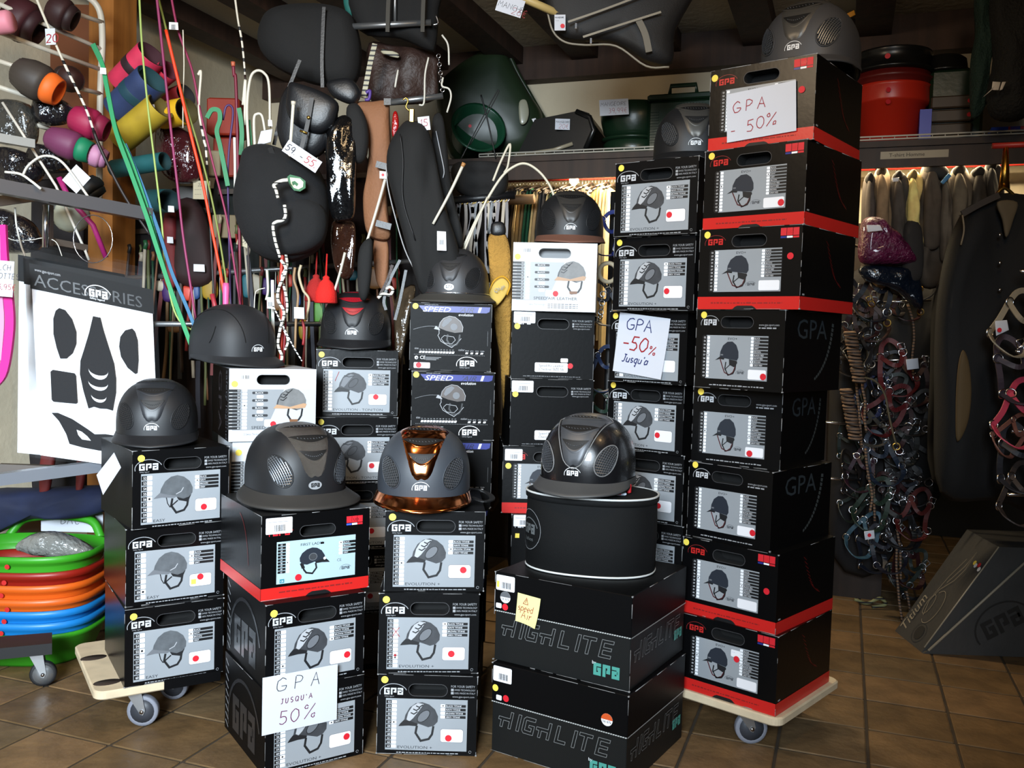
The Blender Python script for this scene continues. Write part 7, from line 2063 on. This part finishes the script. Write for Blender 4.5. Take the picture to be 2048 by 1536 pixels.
whip('white flecked rope end by the red vented helmet', [(756, 596), (766, 588), (780, 590), (786, 580), (780, 574), (772, 578)], 3.17, .006, [('rope', 0, 1, ROPE, 1)], name='flecked_rope', group='flecked white ropes')
mb = MB(); puffy(mb, [(790, 600), (830, 570), (822, 640), (806, 720), (800, 830), (780, 830), (790, 700)], 3.36, .03, M('film_brown', (70, 58, 44), .2, bump=.8, bs=30, coat=.4), folds=.01, fk=50); single('plastic_bag', 'hanging clear plastic sleeve left of the Speed Air boxes', 'plastic bag', mb)
# yellow suede and tag
SUE = M('sheepskin', (170, 128, 58), .95, bump=.8, bs=120, var=.2, vs=10)
o = thing('sheepskin_girth', 'mustard sheepskin girth hanging between the box stacks', 'girth', at(1005, 850, 3.3))
mb = MB(); puffy(mb, [(976, 474), (994, 464), (1012, 470), (1022, 510), (1024, 600), (1022, 700), (1020, 820), (1014, 850), (1004, 800), (1000, 720), (990, 660), (982, 590), (978, 530)], 3.3, .03, SUE, folds=.004, fk=60); part(o, 'fleece', mb, world=True)
mb = MB(); puffy(mb, [(984, 446), (1008, 446), (1010, 470), (984, 472)], 3.3, .02, LEA); part(o, 'cap', mb, world=True)
o = thing('hang_tag', 'yellow fabric hang tag reading QHP', 'tag', at(1000, 610, 3.22))
mb = MB(); puffy(mb, [(976, 588), (990, 564), (1006, 556), (1018, 568), (1014, 586), (1000, 606), (986, 614)], 3.23, .006, hexm((206, 172, 84), .8, 'cloth')); part(o, 'cloth', mb, world=True)
mb = MB(); mb.tube(pxpath([(976, 588), (988, 562), (1006, 553), (1020, 568), (1014, 590)], 3.222), .003, hexm((206, 150, 20), .7, 'cloth'), 5); part(o, 'edging', mb, world=True)
mb = MB(); mb.text('QHP', 0, 0, .014, 0, GRY, 'C', shear=.3); mb.xf(Matrix.Translation(at(999, 582, 3.205)) @ Matrix.Rotation(-.35, 4, 'Y')); part(o, 'lettering', mb, world=True)
mb = MB(); mb.tube([on_v(984, 402, 3.95), on_v(1068, 398, 3.95)], .022, M('roll_brown', (96, 70, 42), .7, var=.2), 12); single('leather_roll', 'brown leather roll on a peg in front of the breeches', 'roll', mb)
# stirrup leathers and straps left of the breeches
for i in range(16):
    x = 918 + 6.5 * i + rr.uniform(-3, 3); P_ = pxpath([(x, 402 - (x - 895) * .09 - 8), (x + rr.uniform(-8, 8), 440), (x - 6 + rr.uniform(-8, 8), 500), (x + rr.uniform(-10, 10), 560 + rr.uniform(0, 40))], 3.615, 4)
    o = thing('stirrup_leather', '%s strap with %s buckle in the bunch above the grey brimmed helmet' % (('brown', 'black', 'tan', 'dark red', 'cream')[i % 5], 'brass' if i % 3 else 'chrome'), 'strap', P_[-1], 'straps above the grey brimmed helmet')
    mb = MB(); mb.strap(P_, .012, .004, hexm(((70, 50, 40), (28, 26, 26), (120, 100, 76), (54, 20, 20), (150, 132, 100))[i % 5], .4, 'strap')); part(o, 'strap', mb, world=True)
    mb = MB(); mb.torus(P_[1], .012, .0022, BRASS if i % 3 else CHROME, (.3, 1, 0), 10, 4); part(o, 'buckle', mb, world=True)
mb = MB(); puffy(mb, [(906, 330), (960, 322), (1010, 332), (1014, 380), (985, 398), (930, 392), (908, 370)], 3.62, .05, CANV, folds=.02, fk=30); single('folded_cover', 'folded black cover on the shelf end above the straps', 'cover', mb)
mb = MB(); mb.tube([at(895, 402, 3.615), at(1030, 390, 3.615)], .016, LEA, 8); single('hanging_rail', 'dark rail carrying the straps above the grey brimmed helmet', 'rail', mb)
mb = MB(); mb.tube([at(290, 648, 3.0), at(640, 648, 3.34)], .009, STEEL, 8); single('whip_rail', 'steel rail against which the coloured whips lean', 'rail', mb)
# ------------------------------------------------------------------ right side: halters, coat, wedge display
def halter(label, px, py, Y, sz, col, roll, seed, yaw=0.0, lead=None, buck=CHROME):
    rq = random.Random(seed); c = at(px, py, Y)
    o = thing('halter', label, 'halter', c + Vector((0, 0, -sz * .6)), 'halters hanging on the stand')
    m = hexm(col, .55, 'web'); X = Matrix.Translation(c) @ Matrix.Rotation(yaw, 4, 'Z') @ Matrix.Rotation(math.radians(roll), 4, 'Y')
    V = lambda pts: smooth_path([Vector((x * sz, y * sz, z * sz)) for x, y, z in pts], 4)
    th = sz * .09
    mb = MB(); mb.strap(V([(-.3, 0, -.25), (-.2, -.18, -.42), (.05, -.24, -.5), (.3, -.1, -.38), (.34, .05, -.22)]), th, .004, m, (0, 0, 1)); part(o, 'noseband', mb.xf(X), world=True)
    for s in (-1, 1):
        mb = MB(); mb.strap(V([(s * .3, 0, -.25), (s * .26 + rq.uniform(-.05, .05), -.06, .0), (s * .2, 0, .3)]), th, .004, m); part(o, 'cheek_strap', mb.xf(X), world=True)
    mb = MB(); mb.strap(V([(-.2, 0, .3), (-.12, .05, .5), (.02, .08, .58), (.14, .05, .48), (.2, 0, .3)]), th, .004, m, (0, 0, 1) if False else (0, -1, 0)); part(o, 'crown_strap', mb.xf(X), world=True)
    mb = MB(); mb.strap(V([(-.2, 0, .3), (-.05, -.15, .12), (.1, -.12, .1), (.2, 0, .3)]), th * .9, .004, m); part(o, 'throat_strap', mb.xf(X), world=True)
    for (x, z) in ((-.3, -.25), (.34, -.22), (-.2, .3), (.2, .3)):
        mb = MB(); mb.torus((x * sz, -.006, z * sz), sz * .075, sz * .014, buck, (rq.uniform(-.5, .5), 1, rq.uniform(-.4, .4)), 14, 5); part(o, 'ring', mb.xf(X), world=True)
    mb = MB(); q = [(.2 - .06, .36), (.2 + .06, .36), (.2 + .06, .48), (.2 - .06, .48)]
    mb.tube([Vector((a * sz, -.008, b * sz)) for a, b in q + q[:1]], sz * .012, buck, 4); part(o, 'buckle', mb.xf(X), world=True)
    if lead:
        P_ = [c + Vector((.02 * k * sz + rq.uniform(-.01, .01), -.03 - .01 * k, -sz * (.5 + .35 * k))) for k in range(5)]
        mb = MB(); mb.tube(smooth_path(P_, 4), .0055, lead, 6); part(o, 'lead_rope', mb, world=True)


o = thing('halter_stand', 'dark metal hanging bar carrying halters behind the tallest stack', 'stand', (at(1745, 1150, 3.95).x, 3.95, .4))
mb = MB(); p = at(1745, 600, 3.95); mb.tube([(p.x, 3.95, .40), (p.x, 3.95, 1.9645)], .014, M('stand_black', (20, 20, 22), .5), 10); part(o, 'post', mb, world=True)
for k, (z, dx) in enumerate(((1.58, .2), (1.35, .22), (1.1, .2), (.82, .2), (.58, .18))):
    for s in (-1, 1):
        mb = MB(); mb.tube([(p.x, 3.95, z), (p.x + s * dx, 3.88, z + .015)], .006, CHROME, 6); part(o, 'arm', mb, world=True)
mb = MB(); mb.box(p.x - .05, p.x + .05, 3.91, 3.99, 1.958, 1.9645, M('stand_black', (20, 20, 22), .5)); part(o, 'ceiling_plate', mb, world=True)
ROPB = M('rope_brown', (120, 92, 70), .7, kind='band', vs=24)
HL = [(1748, 590, .20, (28, 30, 44), 20, None, 'navy halter with silver cheek strap below the purple cap'), (1736, 640, .17, (74, 40, 30), -25, None, 'brown leather halter with brass buckles'), (1815, 600, .16, (70, 20, 22), 10, None, 'dark red halter with a square buckle'),
      (1720, 700, .16, (40, 36, 36), 30, ROPB, 'black halter with a coiled brown rope'), (1790, 740, .20, (120, 18, 20), -15, None, 'bright red halter on the stand'), (1742, 790, .17, (40, 52, 100), 25, None, 'blue halter in the middle of the stand'),
      (1772, 820, .2, (110, 16, 22), 40, None, 'red webbing halter with pale price tag'), (1732, 850, .17, (90, 84, 76), -35, ROPB, 'grey halter with twisted lead rope'), (1800, 880, .2, (30, 32, 30), 12, None, 'black halter with long chrome rings'),
      (1762, 920, .19, (26, 44, 70), -20, None, 'dark blue halter low on the stand'), (1722, 940, .16, (60, 20, 40), 15, None, 'plum coloured halter low on the stand'), (1812, 960, .2, (28, 26, 30), -30, None, 'black halter hanging right of the stand'),
      (1745, 1010, .19, (36, 60, 44), 22, None, 'dark green halter near the floor'), (1790, 1040, .2, (30, 28, 28), -12, ROPB, 'black halter with flecked lead rope near the floor'), (1728, 1070, .17, (70, 110, 130), 30, None, 'pale blue halter near the floor'), (1830, 1030, .18, (110, 30, 24), 18, None, 'brick red halter near the floor'), (1770, 1100, .17, (24, 26, 44), -25, None, 'navy halter trailing by the floor')]
for i, (px, py, sz, col, ro, ld, lb) in enumerate(HL):
    halter(lb, px, py, 3.86 + .03 * (i % 3), sz * 1.12, tuple(int(c * .75) for c in col), ro, i, ld and .2 or -.2, ld, BRASS if i in (1, 2) else CHROME)
DK = [((22, 22, 26), 'black'), ((30, 24, 22), 'dark brown'), ((20, 24, 36), 'navy'), ((46, 14, 16), 'dark red'), ((24, 34, 28), 'bottle green')]
rq_ = random.Random(77)
for i in range(26):
    col, cn = DK[i % 5]
    halter('%s halter deep in the tangle on the halter stand' % cn, 1696 + rq_.uniform(0, 150), 560 + 24 * i + rq_.uniform(-8, 8), 3.93 + rq_.uniform(-.02, .03), rq_.uniform(.15, .23), col, rq_.uniform(-60, 60), 100 + i, rq_.uniform(-.6, .6), ROPB if i % 6 == 0 else None, CHROME if i % 3 else STEEL)
for k, (y0, y1) in enumerate(((665, 765), (780, 880))):
    mb = MB(); x0 = 1694 - 8 * k
    pts = [at(x0 + 6 + t * .12, y0 + (y1 - y0) * t / 160, 3.7) + Vector((.020 * math.cos(t * .68), .020 * math.sin(t * .68), .004 * math.sin(t * .2))) for t in range(161)]
    mb.tube(pts, .0075, ROPB, 6); single('coiled_rope', ('upper coiled brown and white rope beside the tallest stack', 'lower coiled brown and white rope beside the tallest stack')[k], 'rope', mb)
mb = MB(); mb.tube(pxpath([(1720, 754), (1750, 762), (1770, 790), (1778, 830), (1790, 880), (1796, 890)], 3.7), .004, C(90, 80, 60), 6); mb.torus(at(1793, 893, 3.7), .014, .003, BRASS, (.3, 1, 0), 12, 5); single('lead_rope', 'thin lead line with brass snap in front of the halters', 'rope', mb)
mb = MB(); mb.tube(pxpath([(1710, 1180), (1735, 1188), (1760, 1178), (1772, 1190), (1745, 1196)], 4.0), .008, M('rope_green', (120, 120, 80), .7, kind='band', vs=16), 6)
for i in range(len(mb.v)): mb.v[i] = (mb.v[i][0], mb.v[i][1], mb.v[i][2] - min(v[2] for v in mb.v) * 0)
zz = min(v[2] for v in mb.v); mb.v = [(a, b, c - zz) for a, b, c in mb.v]; single('lead_rope', 'flecked green rope lying on the tiles below the halters', 'rope', mb)
for (px, py, lb, r) in ((1824, 728, 'cream price card among the halters', 12), (1738, 1070, 'white card with red dot low on the halter stand', 10)):
    mb = MB(); puffy(mb, [(px - r, py - r + 3), (px + r, py - r), (px + r + 2, py + r - 3), (px - r + 2, py + r)], 3.72, .002, PAPER, sub=1)
    if 'red' in lb: s0 = len(mb.v); mb.disc(0, 0, .008, .004, DRED, 10); mb.xf(Matrix.Translation(at(px, py, 3.72)), s0)
    single('paper_tag', lb, 'tag', mb)
# wrapped purple cap on the stand
o = thing('knitted_hat', 'purple knitted cap in clear film on the halter stand', 'hat', at(1765, 528, 3.3))
mb = MB(); puffy(mb, [(1718, 470), (1726, 440), (1750, 434), (1772, 450), (1800, 476), (1820, 505), (1826, 526), (1770, 530), (1720, 524)], 3.72, .07, M('knit_purple', (92, 24, 60), .35, bump=1.0, bs=70, var=.3, vs=30, coat=.3), folds=.006, fk=120); part(o, 'cap', mb, world=True)
mb = MB(); puffy(mb, [(1733, 450), (1760, 450), (1766, 461), (1735, 464)], 3.63, .003, LABEL, sub=1); part(o, 'label', mb, world=True)
mb = MB(); puffy(mb, [(1722, 532), (1800, 534), (1832, 545), (1842, 590), (1838, 620), (1790, 580), (1730, 560)], 3.74, .05, M('film_dark_blue', (14, 22, 34), .2, bump=.8, bs=40, coat=.4), folds=.008, fk=60); single('wrapped_goods', 'dark blue wrapped goods below the purple cap', 'packet', mb)
# big black coat
COATK = M('coat_black', (6, 6, 7), .85, bump=.3, bs=200)
o = thing('riding_coat', 'big black riding coat on a hanger with gold hook at the right', 'coat', at(1960, 1000, 3.05))
mb = MB(); puffy(mb, [(1925, 424), (1960, 402), (1992, 388), (2040, 388), (2090, 410), (2110, 560), (2110, 1000), (1990, 1000), (1880, 985), (1868, 800), (1872, 620), (1892, 500)], 3.1, .10, COATK, folds=.02, fk=26); part(o, 'coat_body', mb, world=True)
mb = MB(); puffy(mb, [(1994, 404), (2034, 404), (2026, 440), (2012, 476), (2004, 440)], 3.0, .01, hexm((92, 80, 60), .8, 'cloth')); part(o, 'lapel_lining', mb, world=True, label='beige lining inside the collar')
mb = MB(); mb.strap(pxpath([(1924, 428), (1960, 408), (1998, 390)], 3.02), .02, .006, hexm((58, 50, 44), .7, 'cloth')); part(o, 'shoulder_edge', mb, world=True)
mb = MB(); mb.tube(pxpath([(1925, 430), (1928, 460), (1922, 490)], 3.02), .003, C(120, 104, 80), 5); part(o, 'cord', mb, world=True)
for y in (470, 526, 580):
    mb = MB(); mb.lathe([(.006, 0), (.006, .003), (.003, .005)], CHROME, 10); mb.xf(Matrix.Translation(at(2000, y, 2.985)) @ Matrix.Rotation(PI / 2, 4, 'X')); part(o, 'button', mb, world=True)
mb = MB(); mb.tube([at(2012, 290, 3.1), at(2010, 340, 3.1), at(2008, 378, 3.1)], [.008, .013, .018], M('gold_hook', (214, 160, 70), .25, 1.0), 10); mb.tube(pxpath([(1990, 392), (2008, 376), (2030, 392)], 3.08), .006, BRASS, 6); part(o, 'hanger_hook', mb, world=True, label='polished gold hanger hook')
mb = MB(); mb.tube([at(1985, 292, 3.1), at(2190, 283, 3.1)], .010, REDT, 8); a = at(2190, 283, 3.1); mb.tube([a, Vector((a.x, a.y, 0))], .014, M('stand_black', (20, 20, 22), .5), 8); single('coat_stand', 'coat stand rod above the big black riding coat', 'stand', mb)
mb = MB(); puffy(mb, [(1928, 700), (1938, 730), (1942, 790), (1934, 850), (1914, 884), (1911, 820), (1914, 750), (1920, 712)], 3.0, .012, M('lining_ochre', (84, 66, 38), .8)); single('coat_lining', 'curved ochre coat lining showing between the dark coats', 'coat', mb)
for k, (xs, Y, cc, lb) in enumerate((((1660, 1790), 4.10, (22, 20, 22), 'black long coat hanging behind the halters'), ((1770, 1880), 4.02, (18, 17, 18), 'black waxed coat left of the riding coat'), ((1860, 1980), 3.6, (14, 14, 15), 'black rain coat behind the riding coat'), ((1960, 2080), 3.6, (20, 18, 18), 'dark coat at the right end of the row'))):
    x0, x1 = xs; cx = (x0 + x1) / 2; mb = MB(); yt = (540, 520, 540, 500)[k]
    puffy(mb, [(cx - 12, yt), (cx + 12, yt), (x1 - 8, yt + 50), (x1, yt + 200), (x1 - 4, (1110, 1000, 960, 960)[k]), (x0 + 4, (1110, 1010, 960, 960)[k]), (x0, yt + 200), (x0 + 8, yt + 50)], Y, .08, hexm(cc, .9, 'coat', var=.2), folds=.02, fk=30, seed=k)
    mb.tube([at(cx, yt + 4, Y), at(cx, 430, Y)], .004, CHROME, 5); single('long_coat', lb, 'coat', mb)
mb = MB(); a = on_z(1860, 1030, 0); rprism(mb, 0, .6, 0, .25, 0, .42, M('crate_black', (10, 10, 10), .8)); s = room(.5, 6.2); mb.v = [(x + s.x, y + s.y, z) for x, y, z in mb.v]; single('dark_crate', 'black crate on the floor under the coats', 'crate', mb)
mb = MB(); mb.tube([Vector((-.14 * math.cos(t), 0, .02 + .22 * math.sin(t))) for t in [PI * k / 14 for k in range(15)]], .012, M('arc_dark', (38, 32, 28), .6), 8); s = on_z(1925, 1030, .02); mb.v = [(x + s.x, y + s.y, z) for x, y, z in mb.v]; single('saddle_rack', 'dark arched saddle rack on the floor under the coats', 'rack', mb)
# right edge halters
for i, (px, py, sz, col, ro, lb) in enumerate(((2026, 650, .20, (150, 140, 120), 20, 'cream halter with white tag at the right edge'), (2030, 745, .2, (60, 50, 60), -20, 'grey purple halter at the right edge'), (2032, 830, .2, (190, 60, 84), 15, 'pink halter at the right edge'), (2034, 920, .2, (40, 40, 46), -10, 'dark halter below the pink one'), (2020, 870, .14, (110, 70, 60), 40, 'small brown halter beside the pink one'), (2036, 990, .18, (54, 44, 40), 10, 'dark brown halter low at the right edge'))):
    halter(lb, px, py, 2.86, sz, col, ro, 40 + i)
mb = MB(); p = at(2150, 700, 2.92); mb.tube([(p.x, p.y, 0), (p.x, p.y, 1.5)], .016, M('stand_black', (20, 20, 22), .5), 10)
for z in (1.4, 1.15, .9, .7): mb.tube([(p.x, p.y, z), (p.x - .22, p.y - .06, z + .01)], .006, CHROME, 6)
single('halter_stand', 'dark halter stand at the right edge', 'stand', mb)
mb = MB(); puffy(mb, [(1990, 642), (2014, 640), (2018, 660), (1992, 672)], 2.76, .002, PAPER, sub=1); s0 = len(mb.v); mb.disc(0, 0, .007, .003, DRED, 10); mb.xf(Matrix.Translation(at(1998, 660, 2.755)), s0); single('paper_tag', 'white card with red dot on the cream halter', 'tag', mb)
# wedge shaped floor display
WG = M('wedge_grey', (62, 60, 58), .6, bump=.1, bs=60, var=.1); WGL = M('wedge_line', (158, 146, 126), .5)
wl, wn = on_z(1790, 1262), on_z(1843, 1305)
ax = Vector((.388, -.007, 0)).normalized(); dep = (wl - wn)
o = thing('floor_display', 'grey wedge shaped floor display lettered Titium at the right', 'display', wn)
Lr, Hh = .27, .43
tl, tn = wl + ax * Lr + Vector((0, 0, Hh)), wn + ax * Lr + Vector((0, 0, Hh * .97))
bl, bn = wl + ax * .75, wn + ax * .75
bl2, bn2 = bl + Vector((0, 0, Hh)), bn + Vector((0, 0, Hh * .97))
mb = MB(); mb.add([wl, wn, tn, tl, bn, bl, bn2, bl2], [(0, 1, 2, 3), (1, 4, 6, 2), (0, 3, 7, 5), (3, 2, 6, 7), (5, 7, 6, 4), (0, 5, 4, 1)], WG); part(o, 'body', mb, world=True)
mb = MB(); ridge = wn + ax * .62 + Vector((0, 0, Hh * .72)); e = Vector((0, -.012, 0))
q = [wn + e, wn + ax * .75 + e, wn + ax * .75 + Vector((0, 0, .43)) + e, wn + ax * .43 + Vector((0, 0, .43)) + e, wn + ax * .02 + Vector((0, 0, .012)) + e]
mb.add(q + [v - e * .9 for v in q], [(0, 1, 2, 3, 4)] + [(k, 5 + k, 5 + (k + 1) % 5, (k + 1) % 5) for k in range(5)], WG); part(o, 'side_panel', mb, world=True)
mb = MB(); mb.tube([q[4], q[3]], .005, WGL, 5); part(o, 'panel_edge', mb, world=True, label='pale edge of the side panel')
mb = MB(); mb.tube([wn + ax * .01 + Vector((0, 0, .02)), tn], .003, WGL, 5); part(o, 'face_edge', mb, world=True)
# lettering on the sloping face: local frame along the slope
sx = (tl - wl).normalized(); sy = (wn - wl).normalized(); nrm = sy.cross(sx).normalized(); nrm = nrm if nrm.x < 0 or nrm.z > 0 else -nrm
if nrm.z < 0: nrm = -nrm
F = Matrix(((sx.x, -nrm.x, -sy.x, wl.x), (sx.y, -nrm.y, -sy.y, wl.y), (sx.z, -nrm.z, -sy.z, wl.z), (0, 0, 0, 1)))
mb = MB(); mb.text('Titium', .02, -.062, .052, .002, WGL, sx=.9, shear=.25); part(o, 'lettering', mb.xf(F), world=True)
mb = MB(); 
mb.stroke(arc(.17, -.14, .075, .045, 150, 400, 16), .0022, .002, WGL); mb.stroke([(.12, -.11), (.18, -.085), (.24, -.10), (.3, -.15), (.36, -.17), (.44, -.165), (.37, -.155), (.28, -.115)], .0022, .002, WGL); mb.stroke(arc(.17, -.10, .045, .022, 0, 360, 14), .0022, .002, WGL); mb.stroke([(.21, -.085), (.30, -.10), (.40, -.135)], .0018, .002, WGL)
mb.stroke(arc(.055, -.16, .042, .045, 0, 360, 18), .002, .002, DGR); mb.disc(.055, -.16, .03, .0015, M('wedge_seal', (40, 39, 38), .6), 16)
part(o, 'helmet_outline', mb.xf(F), world=True)
for (a, b, cc) in ((.40, -.20, YEL), (.392, -.215, LABEL), (.40, -.235, DRED), (.385, -.25, LABEL)):
    mb = MB(); mb.disc(a, b, .010, .003, cc, 10); part(o, 'price_dot', mb.xf(F), world=True)
mb = MB(); gpa(mb, .0, .0, .16, .07, .0, M('wedge_dark', (42, 40, 38), .5), True, wd=.016); mb.xf(Matrix.Translation(wn + ax * .24 + Vector((0, -.0145, .06))) @ Matrix.Rotation(-.5, 4, 'Y')); part(o, 'side_logo', mb, world=True)
# blue halters and rings between the plain black and Evolution + stacks
for i, (px, py, col, ro, lb) in enumerate(((1212, 470, (30, 44, 110), 20, 'royal blue halter behind the brown rimmed helmet'), (1208, 610, (30, 36, 50), -20, 'dark halter hanging between two box stacks'), (1204, 740, (34, 52, 90), 15, 'blue halter low between two box stacks'), (1206, 830, (30, 60, 44), -15, 'dark green halter low between two box stacks'))):
    halter(lb, px, py, 3.42, .16, col, ro, 60 + i)
mb = MB(); mb.torus(at(1216, 545, 3.32), .034, .008, M('ring_cream', (206, 190, 160), .5), (.5, 1, .1), 22, 8); single('wooden_ring', 'large cream ring hanging beside the Evolution + stack', 'ring', mb)
mb = MB()
for k in range(6): mb.torus(at(1206 - k, 588 + 9 * k, 3.34), .010, .0022, CHROME, (1, .2 * k, 0) if k % 2 else (.2, 1, 0), 12, 4)
single('chain', 'short chrome chain hanging below the cream ring', 'chain', mb)
mb = MB(); p = at(1210, 900, 3.5); mb.tube([(p.x, 3.5, 0), (p.x, 3.5, 1.72)], .012, M('stand_black', (20, 20, 22), .5), 8); single('halter_stand', 'slim dark stand between the plain black and Evolution + stacks', 'stand', mb)
# ------------------------------------------------------------------ dark rugs, added as backdrop to darken the wall behind the whips, and goods
RG = [((150, 260), 430, 1000, 3.85, (38, 20, 18), 'dark maroon backdrop rug added behind the left rack'), ((245, 345), 440, 1000, 3.82, (26, 24, 28), 'black backdrop rug added behind the green cords'), ((335, 440), 400, 1000, 3.84, (34, 22, 18), 'dark brown backdrop rug added behind the orange whip'), ((430, 530), 360, 1000, 3.8, (22, 26, 24), 'dark green backdrop rug added behind the plain helmet'),
      ((520, 640), 330, 1000, 3.83, (26, 18, 16), 'brown black backdrop rug added behind the backpack'), ((630, 740), 330, 1000, 3.8, (42, 24, 18), 'chestnut backdrop rug added behind the brown chaps'), ((730, 850), 330, 1000, 3.82, (24, 18, 16), 'black brown backdrop rug added behind the black chaps'), ((840, 1000), 380, 1000, 3.8, (28, 20, 18), 'dark backdrop rug added behind the straps'), ((70, 165), 330, 1000, 3.6, (26, 20, 20), 'black backdrop rug added at the left edge behind the packs')]
for i, ((x0, x1), y0, y1, Y, col, lb) in enumerate(RG):
    o = thing('backdrop_rug', lb, 'horse rug', at((x0 + x1) / 2, y1, Y), 'dark backdrop rugs on the wall rail')
    mb = MB(); puffy(mb, [(x0, y0), ((x0 + x1) / 2, y0 - 8), (x1, y0), (x1 + 3, (y0 + y1) / 2), (x1, y1), ((x0 + x1) / 2, y1 + 6), (x0, y1), (x0 - 3, (y0 + y1) / 2)], Y, .05, hexm(col, .9, 'rug', var=.35, vs=12), folds=.022, fk=34, seed=i); part(o, 'cloth', mb, world=True)
    mb = MB(); mb.strap([at(x0 + 6, y0 + 24, Y - .06), at(x1 - 6, y0 + 20, Y - .06)], .02, .004, hexm((60, 48, 40), .7, 'web')); part(o, 'surcingle', mb, world=True)
mb = MB(); mb.tube([at(80, 330, 3.9), at(1010, 340, 3.9)], .014, STEEL, 8); single('wall_rail', 'long steel rail carrying the dark backdrop rugs', 'rail', mb)
# small coloured goods glimpsed between the whips
rr = random.Random(21)
PB = [(150, 120, 30), (90, 150, 50), (170, 30, 30), (120, 20, 40), (30, 90, 100), (160, 150, 130), (60, 30, 90), (120, 80, 40), (190, 60, 40), (40, 70, 120)]
PBN = ['mustard', 'lime green', 'bright red', 'wine red', 'petrol', 'beige', 'violet', 'brown', 'coral', 'blue']
for i in range(30):
    x = 215 + 600 * i / 30 + rr.uniform(-8, 8); y = rr.uniform(430, 690) if x > 330 else rr.uniform(440, 560)
    h = rr.uniform(18, 40); w_ = rr.uniform(6, 14); Y = 3.60; ry = 560 - (x - 190) * .06; y = max(y, ry + 10)
    o = thing('brush_packet', '%s packet hanging among the ropes behind the helmets' % PBN[i % 10], 'packet', at(x, y + h, Y), 'small packets among the ropes')
    mb = MB(); puffy(mb, [(x - w_, y), (x + w_, y + 2), (x + w_ + 2, y + h), (x - w_ + 1, y + h)], Y, .012, hexm(PB[i % 10], .5, 'packet')); part(o, 'pouch', mb, world=True)
    mb = MB(); mb.tube([at(x, y + 2, Y), at(x + 1, ry - 3, Y - .005)], .0018, WIREW, 4); part(o, 'loop', mb, world=True)
bpy.context.view_layer.update()
